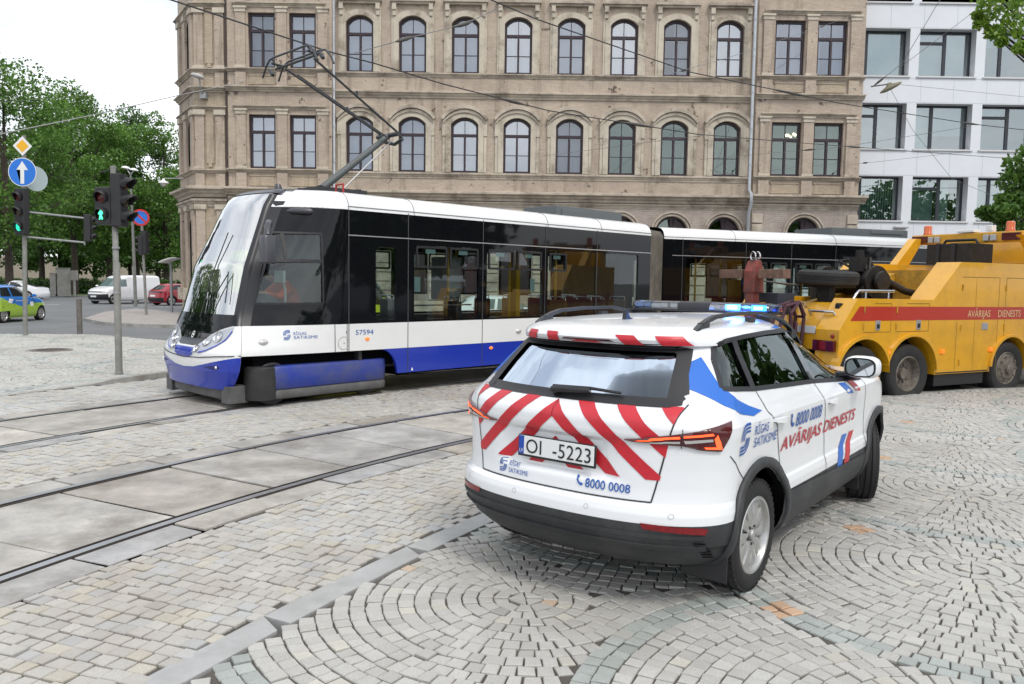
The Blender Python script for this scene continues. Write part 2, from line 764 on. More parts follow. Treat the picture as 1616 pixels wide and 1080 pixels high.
def per_slab(m, cols, amt):
    t = m.node_tree
    b = t.nodes['Principled BSDF']
    src = b.inputs['Base Color'].links[0].from_socket
    geo = t.nodes.new('ShaderNodeNewGeometry')
    rp = t.nodes.new('ShaderNodeValToRGB')
    while len(rp.color_ramp.elements) < len(cols):
        rp.color_ramp.elements.new(0.5)
    for i, (el, c) in enumerate(zip(rp.color_ramp.elements, cols)):
        el.position = i / (len(cols) - 1)
        el.color = (*c, 1)
    t.links.new(geo.outputs['Random Per Island'], rp.inputs[0])
    k = t.nodes.new('ShaderNodeMix')
    k.data_type = 'RGBA'
    k.blend_type = 'MULTIPLY'
    k.inputs[0].default_value = amt
    t.links.new(src, k.inputs[6])
    t.links.new(rp.outputs[0], k.inputs[7])
    t.links.new(k.outputs[2], b.inputs['Base Color'])


per_slab(M_CONC, ((1.12, 1.11, 1.08), (.86, .86, .87), (1.18, 1.15, 1.08), (.96, .99, 1.05), (.84, .79, .72), (1.14, 1.14, 1.15)), 1.0)
M_RAIL = mat('rail_steel', (0.42, 0.42, 0.43), rough=0.28, metal=0.9)
M_RAILSIDE = mat('rail_side', (0.035, 0.028, 0.024), rough=0.8)

g = MB().add([(-900, -300, -0.15), (900, -300, -0.15), (900, 1500, -0.15), (-900, 1500, -0.15)], [(0, 1, 2, 3)])
struct(g.build('road', M_ASPHALT))

# outline of the fan-paved plaza, the sett strips and the tram beds
STRIP_L = [(-2.0, 2.7), (-1.65, 3.41), (-1.34, 4.06), (-1.12, 4.50), (-0.85, 5.0), (-0.56, 5.52), (-0.28, 5.98), (0.25, 6.75), (0.9, 7.6), (2.0, 8.9), (3.5, 10.4), (5.0, 11.9)]


def offset_line(L_, d):
    o = []
    for i, p in enumerate(L_):
        a = np.array(L_[max(i - 1, 0)])
        b = np.array(L_[min(i + 1, len(L_) - 1)])
        t = (b - a) / np.linalg.norm(b - a)
        o.append((p[0] + t[1] * d, p[1] - t[0] * d))
    return o


STRIP_R = offset_line(STRIP_L, 0.20)
EDGE = [(5.0, 11.9), (5.6, 12.55), (6.16, 12.98), (6.9, 13.45), (7.66, 13.83), (8.5, 14.15), (9.3, 14.36), (11, 14.8), (14, 15.3), (20, 15.8)]
plaza_poly = STRIP_R + EDGE[1:] + [(20, 2.2), (-1.8, 2.2)]


def slab(name, poly, z0, z1, m, bevel=0.0):
    b = MB()
    b.prism(poly, lambda p, h: (p[0], p[1], h), z0, z1)
    return struct(b.build(name, m, bevel=bevel))


slab('plaza_bed', plaza_poly, -0.5, -0.012, M_MORTAR)
near_poly = STRIP_R + [(5.6, 12.55), (6.16, 12.98), (6.9, 13.45), (7.66, 13.83), (8.5, 14.15), (9.3, 14.36), (11, 14.8), (11.6, 14.85), (11.6, 8.6), (6.8, 3.0), (4.6, 1.9), (-2.1, 1.9)]
near_poly = [(p[0], p[1]) for p in near_poly]
Q, T = fans([(p[0] + 0.0, p[1]) for p in near_poly])
# a few salmon repair stones
for (cx, cy) in ((1.55, 4.35), (2.63, 5.83), (3.95, 8.35), (5.3, 10.6)):
    d = np.linalg.norm(Q.mean(1) - np.array((cx, cy)), axis=1)
    T[np.argsort(d)[:4]] = np.array((0.49, 0.33, 0.22)) * RNG.normal(1, 0.07, (4, 1))
stones('fan_paving', Q, T, M_GRAN)
# far part of the plaza edge: kerb stones
b = MB()
ek = offset_line(EDGE, -0.16)
for i in range(len(EDGE) - 1):
    b.prism([EDGE[i], EDGE[i + 1], ek[i + 1], ek[i]], lambda p, h: (p[0], p[1], h), -0.5, -0.004)
struct(b.build('plaza_kerb', M_KERB, bevel=0.008))

# grey granite band between setts and fans, in long pieces
b = MB()


def resample(L_, step):
    P = np.array(L_)
    d = np.r_[0, np.cumsum(np.linalg.norm(np.diff(P, axis=0), axis=1))]
    s = np.arange(0, d[-1], step)
    return [(float(np.interp(k, d, P[:, 0])), float(np.interp(k, d, P[:, 1]))) for k in s]


sl = resample(STRIP_L, 0.1)
sr = offset_line(sl, 0.185)
n = 13
for i in range(3, len(sl) - n, n):
    A_ = sl[i:i + n + 1]
    B_ = sr[i:i + n + 1]
    k = 0.02
    poly = A_[:-1] + [(A_[-1][0] * (1 - k) + A_[-2][0] * k, A_[-1][1] * (1 - k) + A_[-2][1] * k)] + list(reversed(B_[:-1]))
    b.prism(poly, lambda p, h: (p[0], p[1], h), -0.1, 0.0015 + random.uniform(-0.0015, 0.0015))
struct(b.build('granite_band', M_STRIP, bevel=0.006))


# setts: bed + courses of stones in the coordinates of a track circle
def sett_field(name, c, r0, r1, th0, th1, poly=None, course=0.096, along=0.091, far=False, base=(0.42, 0.404, 0.372)):
    Q, T = [], []
    rm0 = (r0 + r1) / 2
    nth = int((th1 - th0) * rm0 / along)
    dth = (th1 - th0) / nth
    for i in range(nth):
        a0, a1 = th0 + i * dth, th0 + (i + 1) * dth
        off = RNG.uniform(0, course)
        r_ = r0 - off
        wob = RNG.normal(0, 0.0015)
        while r_ < r1:
            w = course * RNG.uniform(0.85, 1.3)
            ra, rb = max(r_, r0), min(r_ + w, r1)
            r_ += w
            if rb - ra < 0.03:
                continue
            gx = 0.0046
            q = []
            for (rr, tt) in ((ra + gx, a0 + gx / rm0), (ra + gx, a1 - gx / rm0), (rb - gx, a1 - gx / rm0), (rb - gx, a0 + gx / rm0)):
                q.append(ring(c, rr + RNG.normal(0, 0.003), tt + (RNG.normal(0, 0.002) + wob) / rm0))
            Q.append(q)
            bb = RNG.normal(1, 0.048)
            k = RNG.random()
            col = np.array(base) * bb
            if k < 0.12:
                col = col * np.array((1.03, 1.0, 0.92))
            elif k < 0.22:
                col = col * np.array((0.93, 0.97, 1.03))
            T.append(col)
    Q = np.array(Q)
    T = np.clip(np.array(T), 0, 0.8)
    if poly is not None:
        ok = inside(Q.mean(1), poly)
        Q, T = Q[ok], T[ok]
    return stones(name, Q, T, M_SETT, hj=0.0035)


RR_A0, RR_A1 = RA - 0.762 - 0.36, RA + 0.762 + 0.38          # edges of the tram beds
RR_B0, RR_B1 = RB - 0.762 - 0.30, RB + 0.762 + 0.34


def ring_poly(c, r0, r1, th0, th1, n=40):
    return [ring(c, r0, th0 + (th1 - th0) * i / n) for i in range(n + 1)] + [ring(c, r1, th1 - (th1 - th0) * i / n) for i in range(n + 1)]


# foreground setts: from the bed of the near track to the granite band
fg_poly = [(p[0] - 0.005, p[1]) for p in STRIP_L] + [ring(CA, RR_A0, 1.1 - 0.9 * i / 20) for i in range(21)] + [(-6.5, 2.4), (-2.2, 2.4)]
fgs = [p for p in STRIP_L] + [ring(CA, RA, 1.0 - 1.0 * i / 20) for i in range(21)] + [(-6.5, 2.3), (-2.2, 2.3)]
sett_field('near_sett_paving', CA, RR_A0 - 3.2, RR_A0 - 0.03, 0.15, 0.95, poly=fg_poly)
slab('near_sett_bed', fgs, -0.5, -0.014, M_MORTAR)
# between the tracks and beyond the far track
sett_field('middle_sett_paving', CB, RB - 4.2, RR_B0 - 0.02, 0.25, 1.05,
           poly=[ring(CA, RR_A1 + 0.02, 1.25 - 1.0 * i / 30) for i in range(31)] + [ring(CB, RB, 0.3 + 0.95 * i / 30) for i in range(31)])
ISL_EDGE = [(-16, -2.0), (-10.6, 6.0), (-8.6, 9.6), (-7.5, 11.63), (-7.05, 12.45), (-6.62, 13.2), (-6.1, 14.1), (-5.0, 15.9), (-4.4, 17.0)]
sett_field('far_sett_paving', CB, RR_B1 + 0.02, RB + 3.4, 0.25, 0.9, along=0.11, course=0.13,
           poly=ISL_EDGE + [ring(CB, RB, 1.0 - 1.0 * i / 20) for i in range(21)], base=(0.43, 0.425, 0.405))
bed = MB()
bed.prism(ring_poly(CB, RB - 5.0, RB + 4.6, -0.2, 1.6), lambda p, h: (p[0], p[1], h), -0.5, -0.016)
struct(bed.build('track_bed', M_MORTAR))


# concrete slabs of the two tram beds and the rails
def bed_slabs(name, c, Rm, th0, th1, r_in, r_out, step):
    b_ = MB()
    lanes = [(r_in, Rm - 0.762 - 0.055), (Rm - 0.762 + 0.075, Rm + 0.762 - 0.075), (Rm + 0.762 + 0.055, r_out)]
    for li, (ra, rb) in enumerate(lanes):
        th = th0 + random.uniform(0, 0.02)
        stp = step if li == 1 else step * 0.85
        while th < th1:
            d = stp * random.uniform(0.94, 1.06) / Rm
            g_ = 0.012 / Rm
            ja, jb = random.uniform(-.012, .012), random.uniform(-.012, .012)
            if li == 1:
                ja = jb = 0
            n_ = 5
            j0, j1 = random.uniform(0, .012), random.uniform(0, .012)
            poly = [ring(c, ra + (ja if li == 0 else 0), th + (g_ + j0 / Rm) + (d - 2 * g_ - (j0 + j1) / Rm) * i / n_) for i in range(n_ + 1)]
            poly += [ring(c, rb + (jb if li == 2 else 0), th + d - g_ - (d - 2 * g_) * i / n_) for i in range(n_ + 1)]
            z = random.uniform(-0.008, 0.004)
            b_.prism(poly, lambda p, h: (p[0], p[1], h), -0.1, z)
            th += d
    return struct(b_.build(name, M_CONC, bevel=0.007))


bed_slabs('near_track_slabs', CA, RA, 0.17, 0.95, RR_A0, RR_A1, 0.98)
bed_slabs('far_track_slabs', CB, RB, 0.17, 1.25, RR_B0, RR_B1, 1.15)


def rail(name, c, Rr, th0, th1, inner):
    """grooved rail: head, groove, lip on the track side"""
    s = 1 if inner else -1                        # the groove lies towards the middle of the track
    prof = [(-0.050, -0.03), (-0.036, 0.004), (0.030, 0.004), (0.034, -0.035), (0.064, -0.035), (0.066, 0.001), (0.080, 0.001), (0.082, -0.03)]
    b_ = MB()
    n_ = 70
    for k in range(len(prof) - 1):
        b_.use(M_RAIL if k == 1 else M_RAILSIDE)
        rows = []
        for i in range(n_ + 1):
            th = th0 + (th1 - th0) * i / n_
            rows.append([(*ring(c, Rr + s * prof[j][0], th), prof[j][1]) for j in (k, k + 1)])
        b_.grid(rows)
    return struct(b_.build(name, None))


for nm, c, Rm, t1 in (('near_track_rail', CA, RA, 0.95), ('far_track_rail', CB, RB, 1.25)):
    rail(nm, c, Rm - 0.762, 0.17, t1, True)
    rail(nm, c, Rm + 0.762, 0.17, t1, False)

# traffic island with fan paving on the left
ISL_FAR = [(-4.4, 17.0), (-6.5, 19.6), (-8.2, 21.4), (-9.73, 22.3), (-11.2, 23.3), (-12.6, 24.1), (-14.1, 24.0), (-17, 23.2), (-24, 21.0), (-30, 17)]
isl_poly = ISL_EDGE + ISL_FAR[1:] + [(-30, -2)]
slab('island_bed', isl_poly, -0.5, -0.004, M_MORTAR)
Q, T = fans([(-14, 9), (-8.9, 9.4)] + [(p[0] - 0.13, p[1]) for p in ISL_EDGE[3:-1]] + [(-6.6, 19.3)] + [(p[0] + .05, p[1] - 0.2) for p in ISL_FAR[2:7]] + [(-17, 23.0), (-17, 13)], pitch=0.115, along=0.11)
stones('island_paving', Q, T * 1.04, M_GRAN, z=0.012)
b = MB()
ie = [(-8.6, 9.6, 0.006), (-7.5, 11.63, 0.008), (-7.05, 12.45, 0.012), (-6.80, 12.9, 0.03), (-6.62, 13.2, 0.075), (-6.1, 14.1, 0.105), (-5.0, 15.9, 0.11), (-4.4, 17.0, 0.11)]
for i in range(len(ie) - 1):
    p, q = ie[i], ie[i + 1]
    t = Vector((q[0] - p[0], q[1] - p[1], 0)).normalized()
    nrm = Vector((-t.y, t.x, 0)) * 0.16
    b.add([(p[0], p[1], -0.3), (q[0], q[1], -0.3), (q[0] + nrm.x, q[1] + nrm.y, -0.3), (p[0] + nrm.x, p[1] + nrm.y, -0.3),
           (p[0], p[1], p[2]), (q[0], q[1], q[2]), (q[0] + nrm.x, q[1] + nrm.y, q[2]), (p[0] + nrm.x, p[1] + nrm.y, p[2])],
          [(0, 3, 2, 1), (4, 5, 6, 7), (0, 1, 5, 4), (1, 2, 6, 5), (2, 3, 7, 6), (3, 0, 4, 7)])
struct(b.build('island_kerb', M_KERB, bevel=0.006))

# pavement in front of the building, grass of the park, road markings
M_PAVE = mat('pavement_slabs', (0.33, 0.30, 0.28), rough=0.85, var=0.18, vscale=2, bump=0.2)
pv = [tuple(gnd(134, 502, -0.02)[:2]), tuple(gnd(165, 508, -0.02)[:2]), tuple(gnd(215, 511, -0.02)[:2]), tuple(gnd(285, 513, -0.02)[:2]), (-4, 31.0), (8, 31.5), (60, 33), (60, 45), (-14, 45), (-14.5, 38.5), tuple(gnd(215, 487, -0.02)[:2]), tuple(gnd(165, 492, -0.02)[:2])]
slab('pavement', pv, -0.4, -0.02, M_PAVE, bevel=0.02)
b = MB()
pk = pv[:7]
po = [(p[0], p[1] - 0.14) for p in pk]
for i in range(len(pk) - 1):
    b.prism([po[i], po[i + 1], pk[i + 1], pk[i]], lambda p, h: (p[0], p[1], h), -0.4, -0.015)
struct(b.build('pavement_kerb', M_KERB, bevel=0.01))
M_LAWN = mat('lawn', (0.085, 0.15, 0.03), rough=0.95, var=0.3, vscale=0.6, bump=0.5, bscale=12)
lawn = MB().add([(-220, 72, -0.05), (-12, 69, -0.05), (-12, 160, 0.2), (-220, 160, 0.2)], [(0, 1, 2, 3)])
struct(lawn.build('lawn', M_LAWN))
b = MB()
b.prism([(-220, 71.6), (-12, 68.6), (-12, 69), (-220, 72)], lambda p, h: (p[0], p[1], h), -0.4, 0.0)
struct(b.build('park_kerb', M_KERB))
M_MARK = mat('road_paint', (0.62, 0.62, 0.60), rough=0.7, var=0.15, vscale=3)
b = MB()
for k in range(5):
    x = -46 + k * 7.0
    b.add([(x, 51.0, -0.145), (x + 3, 51.1, -0.145), (x + 3, 51.35, -0.145), (x, 51.25, -0.145)], [(0, 1, 2, 3)])
struct(b.build('road_markings', M_MARK))

# manhole cover and sunk drain in the island
c = gnd(80, 553, 0.012)
mh = thing('manhole_cover', 'round dark iron manhole cover set in the cobbled island beyond the left poles', 'manhole cover', (c.x, c.y, 0.012))
b = MB()
b.lathe([(0.0, 0.016), (0.36, 0.016), (0.37, 0.010), (0.38, -0.05)], n=28)
for i in range(-4, 5):
    b.box((-0.30 + abs(i) * .03, i * 0.07 - 0.012, 0.014), (0.30 - abs(i) * .03, i * 0.07 + 0.012, 0.021))
b.build('lid', mat('cast_iron', (0.10, 0.085, 0.075), rough=0.7, var=0.3, vscale=8), mh)
b = MB().lathe([(0.385, -0.05), (0.385, 0.014), (0.46, 0.014), (0.46, -0.05)], n=28)
b.build('rim', mat('manhole_rim', (0.2, 0.18, 0.16), rough=0.8, var=0.2), mh)
# ------------------------------------------------------------------ the old brick building
def facade_mat(name, brick, mortar, pock=True, bscale=1.0):
    m = bpy.data.materials.new(name)
    m.use_nodes = True
    t = m.node_tree
    b = t.nodes['Principled BSDF']
    b.inputs['Roughness'].default_value = 0.88
    b.inputs['Specular IOR Level'].default_value = 0.2
    tcn = t.nodes.new('ShaderNodeTexCoord')
    mpp = t.nodes.new('ShaderNodeMapping')
    mpp.inputs['Rotation'].default_value = (math.pi / 2, 0, 0)
    t.links.new(tcn.outputs['Object'], mpp.inputs[0])
    bk = t.nodes.new('ShaderNodeTexBrick')
    bk.inputs['Scale'].default_value = 1.0
    bk.inputs['Brick Width'].default_value = 0.27
    bk.inputs['Row Height'].default_value = 0.085
    bk.inputs['Mortar Size'].default_value = 0.011
    bk.inputs['Bias'].default_value = -0.1
    bk.inputs['Color1'].default_value = (*brick, 1)
    bk.inputs['Color2'].default_value = (*[c * 0.84 for c in brick], 1)
    bk.inputs['Mortar'].default_value = (*mortar, 1)
    t.links.new(mpp.outputs[0], bk.inputs['Vector'])

    def noise(scale, det, lo, hi, vmax, rough=0.7, sc=None):
        n = t.nodes.new('ShaderNodeTexNoise')
        n.inputs['Scale'].default_value = scale
        n.inputs['Detail'].default_value = det
        n.inputs['Roughness'].default_value = rough
        if sc:
            q = t.nodes.new('ShaderNodeMapping')
            q.inputs['Scale'].default_value = sc
            t.links.new(tcn.outputs['Object'], q.inputs[0])
            t.links.new(q.outputs[0], n.inputs['Vector'])
        else:
            t.links.new(tcn.outputs['Object'], n.inputs['Vector'])
        r_ = t.nodes.new('ShaderNodeMapRange')
        r_.inputs[1].default_value, r_.inputs[2].default_value = lo, hi
        r_.inputs[3].default_value, r_.inputs[4].default_value = 0, vmax
        t.links.new(n.outputs['Fac'], r_.inputs[0])
        return r_.outputs[0]

    def over(src, fac, col):
        k = t.nodes.new('ShaderNodeMix')
        k.data_type = 'RGBA'
        t.links.new(fac, k.inputs[0])
        t.links.new(src, k.inputs[6])
        k.inputs[7].default_value = (*col, 1)
        return k.outputs[2]
    c = bk.outputs['Color']
    c = over(c, noise(0.55, 6, 0.5, 0.7, 0.55), tuple(q * k for q, k in zip(brick, (1.18, 1.2, 1.15))))
    c = over(c, noise(0.35, 8, 0.50, 0.70, 0.75), tuple(q * k for q, k in zip(brick, (0.66, 0.64, 0.66))))
    c = over(c, noise(0.8, 8, 0.53, 0.7, 0.62, sc=(3.0, 1, 0.3)), (0.17, 0.135, 0.10))
    if pock:
        c = over(c, noise(2.6, 4, 0.645, 0.69, 0.8, rough=0.65), (0.085, 0.06, 0.05))
    t.links.new(c, b.inputs['Base Color'])
    bp = t.nodes.new('ShaderNodeBump')
    bp.inputs['Strength'].default_value = 0.5
    bp.inputs['Distance'].default_value = 0.03
    t.links.new(noise(14, 6, 0.3, 0.7, 1.0), bp.inputs['Height'])
    t.links.new(bp.outputs[0], b.inputs['Normal'])
    return m


M_BRICK = facade_mat('pink_beige_brick', (0.495, 0.410, 0.330), (0.425, 0.36, 0.30))
M_BRICK_Y = facade_mat('yellow_brick', (0.48, 0.40, 0.30), (0.40, 0.33, 0.26), pock=False)
M_BRICK_G = facade_mat('grey_brick', (0.41, 0.35, 0.305), (0.46, 0.41, 0.37), pock=False)
M_TRIM = mat('weathered_trim', (0.51, 0.455, 0.37), rough=0.85, var=0.14, vscale=1.6, bump=0.3, bscale=9, dirt=(0.16, 0.12, 0.085), dscale=1.1, damt=0.8, dlo=0.5, dhi=0.68)
M_CORN = mat('weathered_cornice', (0.46, 0.40, 0.325), rough=0.88, var=0.2, vscale=1.2, bump=0.35, bscale=7, dirt=(0.11, 0.085, 0.065), dscale=0.9, damt=0.7, dlo=0.47, dhi=0.66)
M_WFRAME = mat('dark_plum_window_frame', (0.030, 0.016, 0.022), rough=0.4)
M_WIN = glass('window_pane', tint=(0.66, 0.70, 0.72), refl=0.24, gcol=(0.84, 0.89, 0.98), wob=0.03)
M_WIND = glass('window_pane_dark', tint=(0.5, 0.56, 0.54), refl=0.14, gcol=(0.8, 0.95, 0.9), wob=0.03)
M_WINS = [M_WIN, glass('window_pane_b', tint=(0.6, 0.65, 0.68), refl=0.15, gcol=(0.84, 0.88, 0.96), wob=0.05), glass('window_pane_c', tint=(0.7, 0.73, 0.75), refl=0.34, gcol=(0.92, 0.95, 1.0), wob=0.06)]
M_CURT = mat('net_curtain', (0.62, 0.65, 0.69), rough=0.9, var=0.10, vscale=3, aniso=(14, 14, 0.3))
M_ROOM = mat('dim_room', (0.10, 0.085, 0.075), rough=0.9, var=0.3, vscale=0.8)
M_INFR = mat('white_inner_frame', (0.7, 0.7, 0.7), rough=0.5)

YF, YR = 36.0, 35.62           # wall plane, plane of the projecting bays
old = thing('brick_building', 'old three storey beige brick building with arched windows and stone cornices, behind the tram', 'building', (0, 0, 0))


def fx(px, py, Y=YF):
    p = at(px, py, Y)
    return p.x, p.z


def seg_arch(w, h, rise, n=10, ox=0.0, oz=0.0, grow=0.0):
    """outline of an opening w x h whose head is a shallow arc; origin at the middle of the sill"""
    w2 = w / 2 + grow
    r_ = (w2 * w2 + rise * rise) / (2 * rise)
    a = math.asin(min(1, w2 / r_))
    top = [(ox + r_ * math.sin(a - 2 * a * i / n), oz + h + grow - r_ + r_ * math.cos(a - 2 * a * i / n)) for i in range(n + 1)]
    return [(ox - w2, oz - grow), (ox + w2, oz - grow)] + top


def rect(x0, z0, x1, z1):
    return [(x0, z0), (x1, z0), (x1, z1), (x0, z1)]


def wall_from(name, outer, holes, Y, thick, m, parent):
    me = curve_mesh([outer] + holes, extrude=thick / 2)
    place(me, Matrix.Translation((0, Y + thick / 2, 0)) @ Matrix.Rotation(math.pi / 2, 4, 'X'))
    setmat(me, m)
    return link(name, me, parent)


# window data from the facade
arch_x = [fx(567.8 + 82.65 * i, 230)[0] for i in range(8)]
W_A = abs(fx(589.5, 230)[0] - fx(546.6, 230)[0])
z_lo_s, z_lo_t = fx(649, 271.5)[1], fx(649, 184.7)[1]
z_up_s, z_up_t = fx(650, 115)[1], fx(650, 25.5)[1]
H_LO, H_UP = z_lo_t - z_lo_s, z_up_t - z_up_s
RISE = 0.30
# bays
LB = [(fx(393.2, 230, YR)[0] + 0.0, fx(435, 230, YR)[0]), (fx(457.5, 230, YR)[0], fx(499, 230, YR)[0])]
RB_ = [(fx(1217, 230, YR)[0], fx(1264, 230, YR)[0]), (fx(1283.5, 230, YR)[0], fx(1330, 230, YR)[0])]
zb_lo = (fx(460, 266.5, YR)[1], fx(460, 181.5, YR)[1])
zb_up = (fx(460, 108.0, YR)[1], fx(460, 20.5, YR)[1])
XL0, XL1 = fx(365, 230)[0], fx(527, 230)[0]
XR0, XR1 = fx(1184, 300)[0], fx(1352, 230)[0]
ZTOP = 17.5
Z_C = fx(850, 315)[1]           # the big cornice over the ground floor
lx = [(-0.5 * (a + b)) for a, b in LB]

holes = [seg_arch(W_A, H_LO, RISE, ox=x, oz=z_lo_s) for x in arch_x] + [seg_arch(W_A, H_UP, RISE, ox=x, oz=z_up_s) for x in arch_x]
wall_from('wall', rect(XL1 - 0.05, Z_C, XR0 + 0.05, ZTOP), holes, YF, 0.5, M_BRICK, old)
bayL = [rect(a, zb_lo[0], b, zb_lo[1]) for a, b in LB] + [rect(a, zb_up[0], b, zb_up[1]) for a, b in LB]
wall_from('wall', rect(XL0, Z_C, XL1, ZTOP), bayL, YR, 0.6, M_BRICK, old)
bayR = [rect(a, zb_lo[0], b, zb_lo[1]) for a, b in RB_] + [rect(a, zb_up[0], b, zb_up[1]) for a, b in RB_]
wall_from('wall', rect(XR0, Z_C, XR1, ZTOP), bayR, YR, 0.6, M_BRICK, old)
# ground floor with half-round windows
z_gt = fx(1057, 342)[1]
W_G = 1.45
gx = arch_x + [(RB_[0][0] + RB_[1][1]) / 2, (LB[0][0] + LB[1][1]) / 2]
gh = []
for x in gx:
    w2 = W_G / 2
    gh.append([(x - w2, 1.15), (x + w2, 1.15)] + [(x + w2 * math.cos(math.pi * i / 14), z_gt - w2 + w2 * math.sin(math.pi * i / 14)) for i in range(15)])
wall_from('wall', rect(XL1 - 0.05, -0.3, XR0 + 0.05, Z_C), gh[:8], YF - 0.02, 0.5, M_BRICK_G, old)
wall_from('wall', rect(XR0, -0.3, XR1, Z_C), gh[8:9], YR - 0.02, 0.6, M_BRICK_G, old)
wall_from('wall', rect(XL0, -0.3, XL1, Z_C), gh[9:10], YR - 0.02, 0.6, M_BRICK_G, old)
# solid body behind (rooms)
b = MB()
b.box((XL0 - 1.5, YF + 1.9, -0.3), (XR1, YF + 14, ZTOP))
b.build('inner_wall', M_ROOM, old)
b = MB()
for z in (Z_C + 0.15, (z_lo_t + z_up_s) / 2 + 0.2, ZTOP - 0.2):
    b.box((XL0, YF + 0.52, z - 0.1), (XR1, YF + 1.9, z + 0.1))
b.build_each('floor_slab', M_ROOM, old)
b = MB().box((XR1 - 0.3, YF + 0.6, -0.3), (XR1 - 0.002, YF + 1.9, ZTOP)).build('side_wall', M_BRICK, old)

# windows: dark frame with white inner frames, panes, curtains
def make_window(w, h, arch):
    f = MB().use(M_WFRAME)
    bw = 0.10
    tz = h * 0.685                                   # transom
    out_ = seg_arch(w, h, RISE) if arch else rect(-w / 2, 0, w / 2, h)
    inner_top = seg_arch(w - 2 * bw, h - bw, RISE * 0.92, ox=0, oz=0) if arch else rect(-w / 2 + bw, 0, w / 2 - bw, h - bw)
    # clip the inner outline at the transom
    top_hole = [(-w / 2 + bw, tz + 0.06), (w / 2 - bw, tz + 0.06)] + [p for p in inner_top if p[1] > tz + 0.1]
    lo_l = rect(-w / 2 + bw, 0.10, -0.045, tz - 0.06)
    lo_r = rect(0.045, 0.10, w / 2 - bw, tz - 0.06)
    me = curve_mesh([out_, top_hole, lo_l, lo_r], extrude=0.05)
    place(me, Matrix.Rotation(math.pi / 2, 4, 'X'))
    setmat(me, M_WFRAME)
    # inner white sashes
    s = MB()
    t_ = 0.030
    for (x0, x1, z0, z1) in ((-w / 2 + bw, -0.045, 0.10, tz - 0.06), (0.045, w / 2 - bw, 0.10, tz - 0.06)):
        s.box((x0, 0.10, z0), (x0 + t_, 0.14, z1)).box((x1 - t_, 0.10, z0), (x1, 0.14, z1))
        s.box((x0 + t_, 0.10, z0), (x1 - t_, 0.14, z0 + t_)).box((x0 + t_, 0.10, z1 - t_), (x1 - t_, 0.14, z1))
        zm = z0 + (z1 - z0) * 0.47
        s.box((x0 + t_, 0.10, zm - 0.018), (x1 - t_, 0.13, zm + 0.018))
    s.box((-0.02, 0.10, tz + 0.06), (0.02, 0.14, h - bw - 0.02))
    s.box((-w / 2 + bw, 0.10, tz + 0.06), (w / 2 - bw, 0.14, tz + 0.06 + t_))
    sm = s.mesh('sash', M_INFR)
    bar = MB()
    for (x0, x1) in ((-w / 2 + bw, -0.045), (0.045, w / 2 - bw)):
        zm = 0.10 + (tz - 0.16) * 0.47
        bar.box((x0, -0.012, zm - 0.014), (x1, 0.012, zm + 0.014))
    bar.box((-0.015, -0.012, tz + 0.06), (0.015, 0.012, h - bw))
    gm = curve_mesh([top_hole, lo_l, lo_r], extrude=0.0)
    place(gm, Matrix.Translation((0, 0.02, 0)) @ Matrix.Rotation(math.pi / 2, 4, 'X'))
    return me, sm, bar.mesh('glazing_bar', M_WFRAME), gm


def curtain(w, h, kind):
    """folded cloth behind the pane: full width or two open halves"""
    b_ = MB()
    spans = {0: [(-0.48, 0.48)], 1: [(-0.48, -0.12), (0.14, 0.48)], 2: [(-0.48, -0.28), (0.1, 0.48)], 3: [(-0.05, 0.48)]}[kind]
    for a, c_ in spans:
        n_ = int((c_ - a) * 60) + 4
        rows = []
        for z in (0.02, h * 0.5, h * 0.985):
            rows.append([((a + (c_ - a) * i / n_) * w, 0.30 + 0.035 * math.sin(i * 1.9 + z) + 0.02 * math.sin(i * 0.7), z) for i in range(n_ + 1)])
        b_.grid(rows)
    return b_.mesh('curtain', M_CURT, smooth=60)


WM = {True: make_window(W_A, H_LO, True), 'up': make_window(W_A, H_UP, True)}
WB = {'L': make_window(LB[0][1] - LB[0][0], zb_lo[1] - zb_lo[0], False), 'LU': make_window(LB[0][1] - LB[0][0], zb_up[1] - zb_up[0], False),
      'R': make_window(RB_[0][1] - RB_[0][0], zb_lo[1] - zb_lo[0], False), 'RU': make_window(RB_[0][1] - RB_[0][0], zb_up[1] - zb_up[0], False)}
CU = {}


def put_window(ms, x, y, z, w, h, kind, pane):
    f = link('window', ms[0], old, (x, y, z))
    link('sash', ms[1], f)
    link('glazing_bar', ms[2], f)
    if pane is M_WIN:
        pane = random.choice(M_WINS)
    gm = ms[3].copy()
    setmat(gm, pane)
    link('pane', gm, f)
    if kind is not None:
        k = (round(w, 2), round(h, 2), kind)
        if k not in CU:
            CU[k] = curtain(w, h, kind)
        link('curtain', CU[k], f)


lo_kind = [0, 0, 1, 0, 0, None, None, None]
up_kind = [0, 0, 0, 1, 0, 1, 3, 2]
for i, x in enumerate(arch_x):
    put_window(WM[True], x, YF + 0.17, z_lo_s, W_A, H_LO, lo_kind[i], M_WIND if lo_kind[i] is None else M_WIN)
    put_window(WM['up'], x, YF + 0.17, z_up_s, W_A, H_UP, up_kind[i], M_WIN)
for i, (a, c_) in enumerate(LB):
    put_window(WB['L'], (a + c_) / 2, YR + 0.2, zb_lo[0], c_ - a, zb_lo[1] - zb_lo[0], 0, M_WIN)
    put_window(WB['LU'], (a + c_) / 2, YR + 0.2, zb_up[0], c_ - a, zb_up[1] - zb_up[0], 0, M_WIN)
for i, (a, c_) in enumerate(RB_):
    put_window(WB['R'], (a + c_) / 2, YR + 0.2, zb_lo[0], c_ - a, zb_lo[1] - zb_lo[0], None, M_WIND)
    put_window(WB['RU'], (a + c_) / 2, YR + 0.2, zb_up[0], c_ - a, zb_up[1] - zb_up[0], 2, M_WIN)
